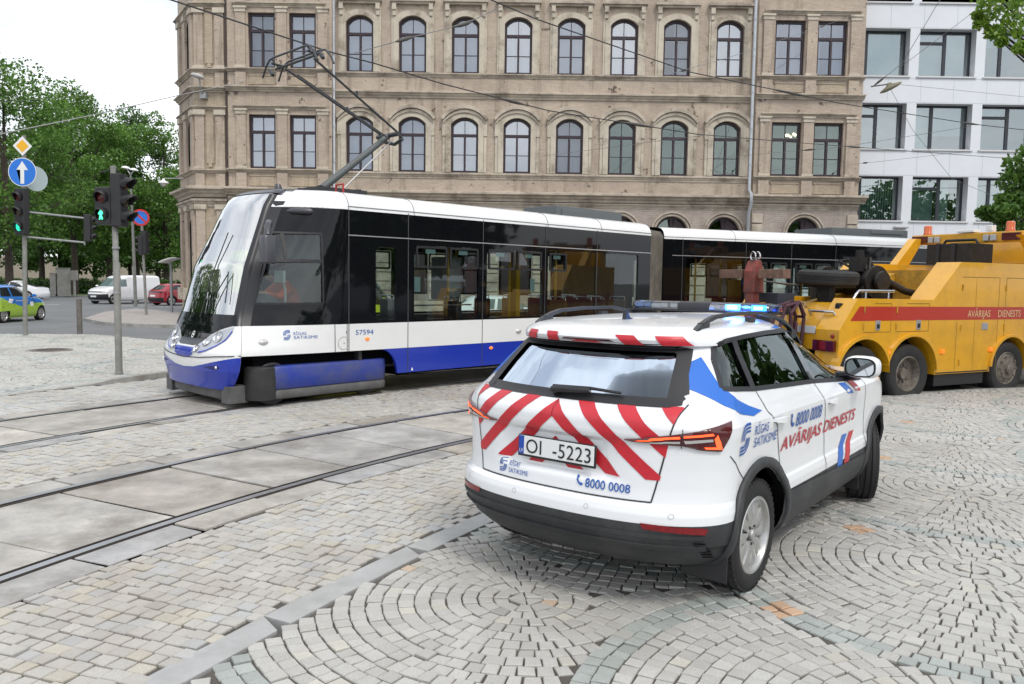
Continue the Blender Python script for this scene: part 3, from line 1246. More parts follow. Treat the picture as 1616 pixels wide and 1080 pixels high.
# half-round ground floor windows
w2 = W_G / 2 - 0.002
out_ = [(-w2, 0), (w2, 0)] + [(w2 * math.cos(math.pi * i / 14), z_gt - 1.15 - w2 + w2 * math.sin(math.pi * i / 14)) for i in range(15)]
w3 = w2 - 0.09
hl = rect(-w3, 0.1, -0.04, z_gt - 1.15 - w2 - 0.06)
hr = rect(0.04, 0.1, w3, z_gt - 1.15 - w2 - 0.06)
qz = z_gt - 1.15 - w2
tl = [(-w3, qz + 0.05), (-0.04, qz + 0.05), (-0.04, qz + w3)] + [(w3 * math.cos(math.pi * (0.52 + 0.46 * i / 8)), qz + w3 * math.sin(math.pi * (0.52 + 0.46 * i / 8))) for i in range(9)]
tr_ = [(-p[0], p[1]) for p in reversed(tl)]
gf = curve_mesh([out_, hl, hr, tl, tr_], extrude=0.05)
place(gf, Matrix.Rotation(math.pi / 2, 4, 'X'))
setmat(gf, M_WFRAME)
gg = curve_mesh([hl, hr, tl, tr_])
place(gg, Matrix.Translation((0, 0.02, 0)) @ Matrix.Rotation(math.pi / 2, 4, 'X'))
setmat(gg, M_WIND)
for i, x in enumerate(gx):
    f = link('window', gf, old, (x, (YR if i > 7 else YF) + 0.2, 1.15))
    link('pane', gg, f)
# arched brick rings over them
b = MB()
for i, x in enumerate(gx):
    Y0 = (YR if i > 7 else YF) - 0.02
    for (ra, rb, d) in ((W_G / 2 + 0.02, W_G / 2 + 0.11, 0.05), (W_G / 2 + 0.14, W_G / 2 + 0.22, 0.10)):
        o_ = arc_pts(x, z_gt - W_G / 2, rb, 0, math.pi, 18) + arc_pts(x, z_gt - W_G / 2, ra, math.pi, 0, 18)
        b.prism(o_, lambda p, h: (p[0], h, p[1]), Y0 - d, Y0 + 0.02)
b.build_each('window_arch_moulding', M_CORN, old, bevel=0.01)


# mouldings
def band(b_, x0, x1, Y, prof):
    """string course: prof = (depth out, z) pairs swept along X"""
    n_ = len(prof)
    segs = 14
    rows = []
    for i in range(segs + 1):
        x = x0 + (x1 - x0) * i / segs
        rows.append([(x, Y - p[0], p[1] + random.uniform(-.004, .004)) for p in prof])
    b_.grid(rows)
    b_.add([(x0, Y - p[0], p[1]) for p in prof], [tuple(range(n_))])
    b_.add([(x1, Y - p[0], p[1]) for p in prof], [tuple(range(n_ - 1, -1, -1))])


def cornice_prof(z0, z1, d):
    h = z1 - z0
    return [(-0.02, z0), (d * 0.25, z0), (d * 0.3, z0 + h * 0.25), (d * 0.55, z0 + h * 0.4), (d * 0.6, z0 + h * 0.6), (d, z0 + h * 0.72), (d, z0 + h * 0.95), (d * 0.9, z1), (-0.02, z1 + h * 0.12)]


zt = lambda py, px=850, Y=YF: fx(px, py, Y)[1]
b = MB()
for (ya, yb, d) in ((125, 118.5, 0.12), (158, 147.5, 0.20), (284.5, 275.5, 0.12)):
    band(b, XL1 - 0.02, XR0 + 0.02, YF, cornice_prof(zt(ya), zt(yb), d))
band(b, XL1 - 0.02, XR0 + 0.02, YF, cornice_prof(zt(319), zt(305), 0.42))
band(b, XL1 - 0.02, XR0 + 0.02, YF, cornice_prof(zt(327.5), zt(320.5), 0.14))
b.build_each('string_course', M_CORN, old)
# the bays: cornices, sills, pilasters, panels
for (x0, x1, wins, px) in ((XL0, XL1, LB, 445), (XR0, XR1, RB_, 1262)):
    zq = lambda py: fx(445, py, YR)[1]
    b = MB()
    band(b, x0 - 0.06, x1 + 0.06, YR, cornice_prof(zq(145.5), zq(137), 0.24))
    band(b, x0 - 0.03, x1 + 0.03, YR, cornice_prof(zq(273), zq(267.5), 0.20))
    band(b, x0 - 0.03, x1 + 0.03, YR, cornice_prof(zq(114.5), zq(109), 0.20))
    band(b, x0 + 0.25, x1 - 0.25, YR, cornice_prof(zq(173.5), zq(167.5), 0.16))
    band(b, x0 + 0.25, x1 - 0.25, YR, cornice_prof(zq(12), zq(5), 0.16))
    band(b, x0 - 0.1, x1 + (0.28 if x0 > 0 else 0.06), YR, cornice_prof(zq(309), zq(297), 0.46))
    band(b, x0 - 0.02, x1 + 0.02, YR, cornice_prof(zq(320), zq(311), 0.12))
    b.build_each('string_course', M_CORN, old)
    pil = MB()
    cap = MB()
    m0, m1, m2 = wins[0][0] - 0.32, (wins[0][1] + wins[1][0]) / 2, wins[1][1] + 0.32
    for xc in (m0, m1, m2):
        w_ = 0.21
        for (za, zb_) in ((zq(267), zq(181)), (zq(108.5), zq(20))):
            pil.box((xc - w_, YR - 0.10, za), (xc + w_, YR + 0.02, zb_))
            cap.box((xc - w_ - 0.03, YR - 0.13, zb_ - 0.02), (xc + w_ + 0.03, YR + 0.02, zb_ + 0.13))
            cap.box((xc - w_ - 0.07, YR - 0.17, zb_ + 0.13), (xc + w_ + 0.07, YR + 0.02, zb_ + 0.22))
            cap.box((xc - w_ - 0.04, YR - 0.14, za), (xc + w_ + 0.04, YR - 0.02, za + 0.10))
        for (za, zb_) in ((zq(297), zq(274)), (zq(137), zq(115.5))):
            pil.box((xc - w_ - 0.02, YR - 0.13, za), (xc + w_ + 0.02, YR + 0.02, zb_))
    pil.build_each('pilaster', M_BRICK, old, bevel=0.012)
    cap.build_each('pilaster_capital', M_TRIM, old, bevel=0.012)
    pn = MB()
    for (a, c_) in ((m0 + 0.33, m1 - 0.33), (m1 + 0.33, m2 - 0.33)):
        for (za, zb_) in ((zq(292), zq(279)), (zq(132), zq(121))):
            pn.box((a, YR - 0.05, za - 0.06), (c_, YR + 0.02, za))
            pn.box((a, YR - 0.05, zb_), (c_, YR + 0.02, zb_ + 0.06))
            pn.box((a + 0.05, YR - 0.025, za), (c_ - 0.05, YR + 0.02, zb_))
    pn.build_each('parapet_panel', M_BRICK_Y, old, bevel=0.01)
# plinth and rustication of the ground floor
b = MB()
z_ = 0.9
while z_ < 2.6:
    for a, c_ in zip([XL1] + [x + W_G / 2 + 0.05 for x in arch_x], [x - W_G / 2 - 0.05 for x in arch_x] + [XR0]):
        b.box((a, YF - 0.09, z_), (c_, YF + 0.0, z_ + 0.36))
    z_ += 0.41
b.box((XL0 - 0.1, YR - 0.2, -0.25), (XR1 + 0.05, YR + 0.05, 0.85))
b.build('plinth', M_CORN, old, bevel=0.015)
# quoins at the right bay edges on the ground floor
b = MB()
for xq in (XR0 + 0.22, XR1 - 0.22):
    z_ = 2.7
    while z_ < zt(330) - 0.45:
        b.box((xq - 0.24, YR - 0.11, z_), (xq + 0.24, YR + 0.0, z_ + 0.40))
        z_ += 0.45
b.build_each('quoin', M_CORN, old, bevel=0.03)

# surrounds of the arched windows
for up in (0, 1):
    s = MB()
    hood = MB()
    zs, h = (z_up_s, H_UP) if up else (z_lo_s, H_LO)
    w = W_A
    for x in arch_x:
        o_ = seg_arch(w, h, RISE, ox=x, oz=zs, grow=0.0)
        g2 = 0.24
        w2 = w / 2
        inner = o_[2:]
        outer = seg_arch(w + 2 * g2, h + g2, RISE + 0.08, ox=x, oz=zs)[2:]
        ring_ = [(x + w2, zs)] + inner + [(x - w2, zs), (x - w2 - g2, zs)] + list(reversed(outer)) + [(x + w2 + g2, zs)]
        s.prism(ring_, lambda p, q: (p[0], q, p[1]), YF - 0.09, YF + 0.02)
        if not up:
            # arched hood moulding with ears
            ro = seg_arch(w + 0.86, h + 0.52, RISE + 0.26, ox=x, oz=zs)[2:]
            ri = seg_arch(w + 0.70, h + 0.36, RISE + 0.20, ox=x, oz=zs)[2:]
            hood.prism(ro + list(reversed(ri)), lambda p, q: (p[0], q, p[1]), YF - 0.22, YF + 0.02)
            hood.prism([(p[0], p[1] - 0.02) for p in ri] + [(p[0] * 0.999 + x * 0.001, p[1] - 0.16) for p in reversed(ri)], lambda p, q: (p[0], q, p[1]), YF - 0.15, YF + 0.02)
            for sgn in (-1, 1):
                xe = x + sgn * (w / 2 + 0.31)
                s.box((xe - 0.08, YF - 0.11, zs + h * 0.66), (xe + 0.08, YF + 0.02, zs + h + 0.0))
                s.box((xe - 0.06, YF - 0.07, zs + 0.0), (xe + 0.06, YF + 0.02, zs + h * 0.66))
        else:
            zl = fx(650, 4.5)[1]
            hood.box((x - 0.98, YF - 0.24, zl), (x + 0.98, YF + 0.02, zl + 0.10))
            hood.box((x - 0.92, YF - 0.16, zl - 0.09), (x + 0.92, YF + 0.02, zl))
            hood.box((x - 0.88, YF - 0.12, zl + 0.10), (x + 0.88, YF + 0.02, zl + 0.2))
            for sgn in (-1, 1):
                xe = x + sgn * (w / 2 + 0.20)
                s.box((xe - 0.09, YF - 0.19, zl - 0.34), (xe + 0.09, YF + 0.02, zl - 0.09))
                s.box((xe - 0.07, YF - 0.13, zl - 0.58), (xe + 0.07, YF + 0.02, zl - 0.34))
                s.box((xe - 0.13, YF - 0.05, zs), (xe + 0.13, YF + 0.02, zl - 0.2))
    s.build_each('window_surround', M_TRIM, old, bevel=0.01)
    hood.build_each('window_hood', M_CORN, old, bevel=0.01)

# corner part with blind niches, left of the bay, and its oblique return
XC = fx(306, 230, YR)[0]
zq = lambda py: fx(335, py, YR)[1]
wall_from('corner_wall', rect(XC, -0.3, XL0 - 0.06, ZTOP), [], YR + 0.12, 0.5, M_BRICK_Y, old)
RD = Vector((-0.55, 0.83, 0)).normalized()


def oblique(p):
    """p = (distance along the return, out from it, z)"""
    q = Vector((XC, YR + 0.12, 0)) + RD * p[0] + Vector((-RD.y, RD.x, 0)) * p[1]
    return Vector((q.x, q.y, p[2]))


b = MB()
o = MB().box((0, -0.4, -0.3), (3.2, 0.0, ZTOP))
b.use(M_BRICK).join(o, oblique) if o.mats else None
bb = MB().use(M_BRICK).box((0, -0.4, -0.3), (3.2, 0.0, ZTOP))
MB().join(bb, oblique).build('return_wall', None, old)
cor, pil, cap, nic = MB().use(M_CORN), MB().use(M_BRICK), MB().use(M_TRIM), MB().use(M_BRICK)
Yc = YR + 0.12
for (ya, yb, d) in ((145.5, 137, 0.26), (273, 267.5, 0.2), (114.5, 108, 0.2), (173.5, 167.5, 0.18), (12, 4, 0.22), (311, 295, 0.5), (326, 314, 0.22)):
    pr_ = cornice_prof(zq(ya), zq(yb), d)
    rows = []
    for x in (XL0 - 0.05, XC + 0.0):
        rows.append([(x, Yc - p[0], p[1]) for p in pr_])
    # mitre at the corner
    bis = (Vector((0, -1, 0)) + Vector((-RD.y, RD.x, 0)))
    bis = bis / (1 + Vector((0, -1, 0)).dot(Vector((-RD.y, RD.x, 0))))
    rows[1] = [(XC + bis.x * p[0], Yc + bis.y * p[0], p[1]) for p in pr_]
    rows.append([tuple(oblique((3.2, p[0], p[1]))) for p in pr_])
    cor.grid(rows)
for xc in (XC + 0.24, XL0 - 0.36):
    for (za, zb_) in ((zq(267), zq(181)), (zq(108), zq(20)), (zq(297), zq(274)), (zq(137), zq(115)), (0.9, zq(330))):
        pil.box((xc - 0.2, Yc - 0.11, za), (xc + 0.2, Yc + 0.02, zb_))
        if zb_ - za > 1.5:
            cap.box((xc - 0.26, Yc - 0.18, zb_ - 0.02), (xc + 0.26, Yc + 0.02, zb_ + 0.2))
            cap.box((xc - 0.24, Yc - 0.15, za), (xc + 0.24, Yc + 0.02, za + 0.12))
    cap.box((xc - 0.34, Yc - 0.24, 0.7), (xc + 0.34, Yc + 0.02, 1.25))
for (za, zb_) in ((zq(258), zq(186)), (zq(100), zq(24))):
    nic.box((XC + 0.52, Yc - 0.06, za), (XL0 - 0.66, Yc + 0.02, zb_))
    nic.box((XC + 0.60, Yc - 0.06, za - 0.16), (XL0 - 0.74, Yc + 0.02, za))
for s_ in (0.25, 1.5, 2.7):
    for (za, zb_) in ((zq(267), zq(181)), (zq(108), zq(20)), (0.9, zq(330))):
        q = MB().use(M_BRICK).box((s_ - 0.2, -0.02, za), (s_ + 0.2, 0.11, zb_))
        pil.join(q, oblique)
        q = MB().use(M_TRIM).box((s_ - 0.26, -0.02, zb_ - 0.02), (s_ + 0.26, 0.17, zb_ + 0.2))
        cap.join(q, oblique)
    q = MB().use(M_TRIM).box((s_ - 0.34, -0.02, 0.7), (s_ + 0.34, 0.24, 1.25))
    cap.join(q, oblique)
cor.build_each('corner_cornice', M_CORN, old)
pil.build_each('corner_pilaster', M_BRICK, old, bevel=0.012)
cap.build_each('corner_capital', M_TRIM, old, bevel=0.012)
nic.build_each('blind_panel', M_BRICK_Y, old, bevel=0.015)
# dark windows in the return
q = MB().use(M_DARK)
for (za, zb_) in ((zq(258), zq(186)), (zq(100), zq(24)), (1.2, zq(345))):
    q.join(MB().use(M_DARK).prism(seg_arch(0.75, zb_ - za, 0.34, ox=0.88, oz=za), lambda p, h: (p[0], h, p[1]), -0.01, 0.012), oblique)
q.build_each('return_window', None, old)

# drainpipes
for (pa, pb, Y, pb2) in (((525, -20), (527, 300), YF - 0.16, (527, 340)), ((1197.5, -20), (1182, 305), YR - 0.16, (1176, 385))):
    p0, p1 = at(*pa, Y), at(*pb, Y)
    p2 = at(*pb2, Y - 0.3)
    xm = p1.x
    b = MB()
    b.tube([(xm, Y, p0.z), (xm, Y, p1.z + 0.15), (xm, Y - 0.36, p1.z - 0.1), (xm, Y - 0.36, p1.z - 0.45), (xm, Y - 0.05, p1.z - 0.9), (xm, Y - 0.05, 0)], 0.07, n=10)
    z_ = p1.z + 1.2
    while z_ < p0.z:
        b.tube([(xm, Y, z_), (xm, Y, z_ + 0.06)], 0.085, n=10)
        z_ += 1.55
    b.build('drainpipe', mat('zinc_pipe', (0.42, 0.45, 0.48), rough=0.45, metal=0.3, var=0.15, vscale=2), old, smooth=40)
# dark seam pipe between corner and bay
b = MB().tube([(XL0 - 0.06, YR - 0.02, 0.2), (XL0 - 0.06, YR - 0.02, ZTOP)], 0.035, n=6)
b.build('cable_duct', mat('dark_brown_metal', (0.05, 0.035, 0.03), rough=0.7), old)
# chandelier seen in the lower right window
ch = MB()
c0 = at(1248, 214, YF + 1.2)
for k in range(5):
    a = k * 2 * math.pi / 5
    p = c0 + Vector((0.2 * math.cos(a), 0.2 * math.sin(a), 0.02 * (-1) ** k))
    ch.lathe([(0.0, 0.07), (0.04, 0.045), (0.05, 0), (0.03, -0.05), (0, -0.06)], M=Matrix.Translation(p), n=8)
cb = ch.build('lamp_bulb', mat('lit_bulb', (1, .85, .55), emit=(1.0, 0.78, 0.42), estr=7.0))
cr = MB()
cr.tube([c0 + Vector((0, 0, 0.6)), c0 + Vector((0, 0, -0.05))], 0.015, n=6)
for k in range(5):
    a = k * 2 * math.pi / 5
    cr.tube([c0, c0 + Vector((0.1 * math.cos(a), 0.1 * math.sin(a), -0.06)), c0 + Vector((0.2 * math.cos(a), 0.2 * math.sin(a), -0.03))], 0.01, n=5)
ct = thing('chandelier', 'lit chandelier glowing behind a window of the brick building', 'lamp', (0, 0, 0))
cb.parent = ct
cr.build('arm', M_CHROME, ct)

# ------------------------------------------------------------------ the white office building
YW = 37.0
M_WPAN = mat('white_facade_panels', (0.68, 0.70, 0.73), rough=0.45, var=0.04, vscale=0.8)
M_WREV = mat('window_reveal_white', (0.60, 0.60, 0.60), rough=0.6)
M_DFR = mat('anthracite_window_frame', (0.022, 0.026, 0.034), rough=0.4)
M_WINW = glass('office_pane', tint=(0.62, 0.76, 0.74), refl=0.30, gcol=(0.90, 0.98, 0.99), wob=0.05)
M_BLIND = mat('pale_green_blind', (0.62, 0.74, 0.72), rough=0.9, var=0.08, vscale=2)
M_LAMEL = mat('vertical_lamella', (0.48, 0.60, 0.57), rough=0.9)
wb = thing('office_building', 'white panelled modern office building with wide dark framed windows, right of the brick building', 'building', (0, 0, 0))
wx = lambda px, py: tuple((at(px, py, YW).x, at(px, py, YW).z))
x0w = XR1 - 1.0
colx = []
p_ = [(1342, 1440 - 8), (1453, 1541), (1551, 1648), (1655, 1752), (1760, 1858)]       # openings along the top visible row
op = [(wx(a, 80)[0], wx(b_, 80)[0]) for a, b_ in ((1336, 1433), (1451, 1540), (1553, 1642))]
pitch_w = 0.5 * ((op[2][0] - op[1][0]) + (op[1][1] - op[0][1]))
wid = op[1][1] - op[1][0]
ops = [(op[1][0] + k * pitch_w, op[1][0] + k * pitch_w + wid) for k in range(-1, 5)]
rowsz = [(wx(1490, 121)[1], wx(1490, 46)[1]), (wx(1485, 236)[1], wx(1485, 164)[1]), (wx(1475, 349)[1], wx(1475, 279)[1])]
hrow = rowsz[0][0] - rowsz[1][0]
rowsz = [(rowsz[0][0] + hrow, rowsz[0][1] + hrow)] + rowsz + [(rowsz[2][0] - hrow, rowsz[2][1] - hrow)]
rowsz = [r_ for r_ in rowsz if r_[0] > 0.2]
holes = [rect(a, z0, c_, z1) for a, c_ in ops for z0, z1 in rowsz]
xe = ops[-1][1] + 1.2
wall_from('wall', rect(x0w, -0.3, xe, 16.5), holes, YW, 0.75, M_WPAN, wb)
b = MB()
for a, c_ in ops:
    for z0, z1 in rowsz:
        b.box((a - 0.08, YW - 0.07, z0 - 0.07), (c_ + 0.08, YW + 0.02, z0 - 0.003))
b.build_each('window_sill', M_WREV, wb)
b = MB()                                          # panel joints as thin grooved strips
for z0, z1 in rowsz:
    for k in range(-1, 12):
        x = ops[0][0] + 0.15 + k * pitch_w / 2
        if x0w < x < xe:
            b.box((x - 0.006, YW - 0.004, z0 - hrow + (z1 - z0) + 0.02), (x + 0.006, YW + 0.01, z0 - 0.09))
    for z in (z1 + 0.04, z0 - 0.11):
        b.box((x0w, YW - 0.004, z - 0.006), (xe, YW + 0.01, z + 0.006))
b.build('panel_joint', mat('panel_joint_grey', (0.42, 0.45, 0.48), rough=0.8), wb)
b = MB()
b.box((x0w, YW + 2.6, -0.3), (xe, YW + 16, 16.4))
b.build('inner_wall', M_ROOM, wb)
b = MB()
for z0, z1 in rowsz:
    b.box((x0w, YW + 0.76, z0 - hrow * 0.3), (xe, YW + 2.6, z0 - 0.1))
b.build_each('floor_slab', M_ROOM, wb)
MB().box((xe - 0.002, YW + 0.75, -0.3), (xe + 0.3, YW + 16, 16.45)).build('side_wall', M_WPAN, wb)
MB().box((x0w, YW + 0.3, 16.4), (xe, YW + 16, 16.9)).build('roof', M_WREV, wb)


def office_window(w, h, kind):
    f = MB()
    fr = 0.075
    f.box((0, 0, 0), (fr, 0.09, h)).box((w - fr, 0, 0), (w, 0.09, h)).box((fr, 0, 0), (w - fr, 0.09, fr)).box((fr, 0, h - fr), (w - fr, 0.09, h))
    mxs = {0: 0.30, 1: 0.53, 2: 0.36, 3: 0.56}[kind % 4]
    f.box((w * mxs - 0.07, 0.002, fr), (w * mxs + 0.07, 0.088, h - fr))
    if kind % 4 in (1, 3):
        f.box((fr, 0.002, h * 0.72), (w * mxs - 0.07, 0.088, h * 0.78))
    return f.mesh('window', M_DFR)


def office_blind(w, h, kind):
    b_ = MB()
    if kind == 0:          # vertical lamellae
        n_ = 22
        for i in range(n_):
            x = 0.08 + (w - 0.16) * i / (n_ - 1)
            b_.add([(x - 0.045, 0.30, 0.05), (x + 0.045, 0.34, 0.05), (x + 0.045, 0.34, h), (x - 0.045, 0.30, h)], [(0, 1, 2, 3)])
        return b_.mesh('blind', M_LAMEL)
    if kind == 1:
        b_.box((0.05, 0.3, 0.05), (w * 0.52, 0.31, h))
        b_.box((w * 0.58, 0.3, 0.05), (w * 0.80, 0.31, h))
    elif kind == 2:
        b_.box((0.05, 0.3, 0.02), (w * 0.36, 0.31, h))
        b_.box((w * 0.37, 0.3, h * 0.35), (w * 0.98, 0.31, h))
    elif kind == 3:
        b_.box((0.05, 0.3, 0.05), (w * 0.95, 0.31, h))
    else:
        b_.box((0.05, 0.3, h * 0.72), (w * 0.5, 0.31, h))
    return b_.mesh('blind', M_BLIND)


kinds = {}
seq = {(0, 0): (0, 3), (1, 0): (1, 3), (2, 0): (2, 3), (0, 1): (0, 3), (1, 1): (1, 3), (2, 1): (2, 4), (0, 2): (1, 4), (1, 2): (2, 2), (2, 2): (3, 4), (0, 3): (0, 0), (1, 3): (3, 1), (2, 3): (0, 3)}
for ci, (a, c_) in enumerate(ops):
    for ri, (z0, z1) in enumerate(rowsz):
        fk, bk_ = seq.get((ci, ri), (random.randint(0, 3), random.randint(1, 4)))
        f = link('window', office_window(c_ - a, z1 - z0, fk), wb, (a, YW + 0.42, z0))
        link('pane', setmat(MB().add([(0.07, 0.05, 0.07), (c_ - a - 0.07, 0.05, 0.07), (c_ - a - 0.07, 0.05, z1 - z0 - 0.07), (0.07, 0.05, z1 - z0 - 0.07)], [(0, 1, 2, 3)]).mesh('pane', M_WINW), M_WINW), f)
        link('blind', office_blind(c_ - a, z1 - z0, bk_), f)
c0 = at(1420, 359, YW)
b = MB().box((c0.x - 0.3, YW - 0.22, c0.z - 0.05), (c0.x + 0.3, YW, c0.z + 0.03))
b.build('wall_lamp', M_ALU, wb, bevel=0.015)
# ------------------------------------------------------------------ car bodies
class Shape:
    """a car body as a stack of rounded outlines; x forward from the rear bumper, y left, z up"""

    def __init__(s, rows, cr=0.5, nr=2.4, cf=0.95, nf=2.3, bow=0.012, extra=None):
        A_ = np.array(rows, float)
        s.z, s.xr, s.xf, s.w = A_.T
        s.cr, s.nr, s.cf, s.nf, s.bow = cr, nr, cf, nf, bow
        s.extra = extra

    def par(s, z):
        xr, xf, w = (float(np.interp(z, s.z, k)) for k in (s.xr, s.xf, s.w))
        ln = xf - xr
        return xr, xf, w, min(s.cr, ln * 0.45), min(s.cf, ln * 0.5)

    def half(s, x, z):
        xr, xf, w, cr, cf = s.par(z)
        a, b = xr + cr, xf - cf
        k = 1.0
        if x < a:
            k = max(0.0, 1 - min(1, (a - x) / cr) ** s.nr) ** (1 / s.nr)
        elif x > b:
            k = max(0.0, 1 - min(1, (x - b) / cf) ** s.nf) ** (1 / s.nf)
        m = (a + b) / 2
        return w * k * (1 - s.bow * ((x - m) / max(0.3, (b - a) / 2)) ** 2)

    def rearx(s, y, z):
        xr, xf, w, cr, cf = s.par(z)
        t = min(1, abs(y) / w)
        x = xr + cr - cr * (1 - t ** s.nr) ** (1 / s.nr)
        return x + (s.extra(y, z) if s.extra else 0)

    def frontx(s, y, z):
        xr, xf, w, cr, cf = s.par(z)
        t = min(1, abs(y) / w)
        return xf - cf + cf * (1 - t ** s.nf) ** (1 / s.nf)

    def outline(s, z, nc=16, ns=40):
        xr, xf, w, cr, cf = s.par(z)
        pts = []
        for i in range(nc):                                     # rear, from the middle to the left side
            ph = math.pi / 2 * i / nc
            y = w * math.sin(ph) ** (2 / s.nr)
            pts.append((xr + cr - cr * math.cos(ph) ** (2 / s.nr), y))
        pts = [(q[0] + (s.extra(q[1], z) if s.extra else 0), q[1]) for q in pts]
        if s.extra:                                             # more points on the flat of the rear
            flat = []
            for y in np.linspace(0, w * math.sin(math.pi / 2 / nc * 3) ** (2 / s.nr), 18)[:-1]:
                flat.append((s.rearx(y, z), float(y)))
            pts = flat + pts[3:]
        for i in range(ns):
            x = xr + cr + (xf - cf - xr - cr) * i / ns
            pts.append((x, s.half(x, z)))
        yb = s.half(xf - cf, z)
        for i in range(nc + 1):
            ph = math.pi / 2 * i / nc
            pts.append((xf - cf + cf * math.sin(ph) ** (2 / s.nf), yb * math.cos(ph) ** (2 / s.nf)))
        return [(x, y, z) for x, y in pts] + [(x, -y, z) for x, y in reversed(pts[1:-1])]

    # -------- maps from flat drawings onto the skin
    def nrm(s, f, u, v, e=0.006):
        a = (f(u + e, v) - f(u - e, v)) / (2 * e)
        b = (f(u, v + e) - f(u, v - e)) / (2 * e)
        return a, b

    def skin(s, b_):
        from mathutils.bvhtree import BVHTree
        s.bvh = BVHTree.FromPolygons([Vector(v) for v in b_.v], b_.f)

    def hit(s, o, d, off):
        loc, n, i, dist = s.bvh.ray_cast(Vector(o), Vector(d))
        if loc is None:
            return None
        if n.dot(Vector(d)) > 0:
            n = -n
        return loc + n * off

    def side(s, x, z, off=0.0, sg=-1):
        if getattr(s, 'bvh', None):
            h = s.hit((x, sg * 3, z), (0, -sg, 0), off)
            if h:
                return h
        a, b = s.nrm(s.half, x, z)
        n = Vector((-a, 1, -b)).normalized()
        p = Vector((x, s.half(x, z), z)) + n * off
        return Vector((p.x, sg * p.y, p.z))

    def rear(s, y, z, off=0.0):
        if getattr(s, 'bvh', None):
            h = s.hit((-2, y, z), (1, 0, 0), off)
            if h:
                return h
        a, b = s.nrm(s.rearx, y, z)
        n = Vector((-1, a, b)).normalized()
        return Vector((s.rearx(y, z), y, z)) + n * off

    def front(s, y, z, off=0.0):
        if getattr(s, 'bvh', None):
            h = s.hit((12, y, z), (-1, 0, 0), off)
            if h:
                return h
        a, b = s.nrm(s.frontx, y, z)
        n = Vector((1, -a, -b)).normalized()
        return Vector((s.frontx(y, z), y, z)) + n * off

    def corner(s, ph, z, off=0.0, sg=-1):
        """rear corner by angle (radians from the middle of the rear)"""
        def f(ph_, z_):
            xr, xf, w, cr, cf = s.par(z_)
            c_, s_ = max(0.0, math.cos(ph_)), max(0.0, math.sin(ph_))
            return Vector((xr + cr - cr * c_ ** (2 / s.nr), w * s_ ** (2 / s.nr), z_))
        e = 0.01
        t1 = f(ph + e, z) - f(ph - e, z)
        t2 = f(ph, z + e) - f(ph, z - e)
        n = t2.cross(t1).normalized()
        if n.x > 0 and n.y < 0.3:
            n = -n
        if n.y < 0:
            n = -n if abs(n.y) > abs(n.x) else n
        p = f(ph, z)
        if getattr(s, 'bvh', None):
            loc, nn, i, dist = s.bvh.find_nearest(p)
            if nn.dot(n) < 0:
                nn = -nn
            p, n = loc, nn
        p = p + n * off
        return Vector((p.x, sg * p.y, p.z))

    def solid(s, zs, split=None, mats=None):
        b_ = MB()
        rows = [s.outline(z) for z in zs]
        n = len(rows[0])
        if split is None:
            b_.use(mats)
            b_.grid(rows, closed=True, caps=True)
        else:
            k = min(range(len(zs)), key=lambda i: abs(zs[i] - split))
            b_.use(mats[0]).grid(rows[:k + 1], closed=True)
            b_.add(rows[0], [tuple(range(n - 1, -1, -1))])
            b_.use(mats[1]).grid(rows[k:], closed=True)
            b_.add(rows[-1], [tuple(range(n))])
        return b_


def patch(polys, fn, m, name, parent, cut=0.07, smooth=True, weld=False):
    """draw flat polygons onto a skin"""
    me = join_meshes([flat_poly(p) for p in polys], name)
    if weld:
        bm = bmesh.new()
        bm.from_mesh(me)
        bmesh.ops.remove_doubles(bm, verts=bm.verts, dist=1e-4)
        bm.to_mesh(me)
        bm.free()
    map_mesh(me, lambda x, y, z: fn(x, y), cut)
    setmat(me, m)
    if smooth:
        me.shade_smooth()
    return link(name, me, parent)


def ribbon(pts, w):
    """thin quads along a polyline"""
    out_ = []
    for a, b in zip(pts[:-1], pts[1:]):
        d = Vector((b[0] - a[0], b[1] - a[1])).normalized()
        n = Vector((-d.y, d.x)) * w / 2
        out_.append([(a[0] - n.x, a[1] - n.y), (b[0] - n.x, b[1] - n.y), (b[0] + n.x, b[1] + n.y), (a[0] + n.x, a[1] + n.y)])
    return out_


def write(txt, fn, x0, z0, w, h, m, name, parent, cut=0.03, **k):
    me = fit_text(txt, w, h, **k)
    map_mesh(me, lambda x, y, z: fn(x0 + x, z0 + y), cut)
    setmat(me, m)
    return link(name, me, parent)


def wave_logo(x0, z0, s):
    """the operator's emblem: an S of parallel lines"""
    polys = []
    for k in range(4):
        o = s * 0.085 * k * 1.5
        w = s * 0.075
        r_ = s * 0.44 - o
        if r_ < s * 0.06:
            continue
        cx, cy = x0 + s * 0.46, z0 + s * 0.58
        pts = [(x0 + s * 0.78, cy + r_)] + [(cx + r_ * math.cos(t), cy + r_ * math.sin(t)) for t in np.linspace(math.pi * 0.5, math.pi * 1.02, 8)]
        polys += ribbon(pts + [(cx - r_, cy - s * 0.12)], w)
        cx2, cy2 = x0 + s * 0.32, z0 + s * 0.42
        pts = [(x0, cy2 - r_)] + [(cx2 + r_ * math.cos(t), cy2 + r_ * math.sin(t)) for t in np.linspace(-math.pi * 0.5, math.pi * 0.02, 8)]
        polys += ribbon(pts + [(cx2 + r_, cy2 + s * 0.12)], w)
    return polys


def phone_icon(x0, z0, s):
    return [[(x0 + s * a, z0 + s * b) for a, b in ((.05, .95), (.25, 1.0), (.38, .78), (.27, .66), (.36, .42), (.58, .22), (.72, .30), (.92, .14), (.84, -.03), (.60, -.05), (.30, .15), (.10, .50))]]


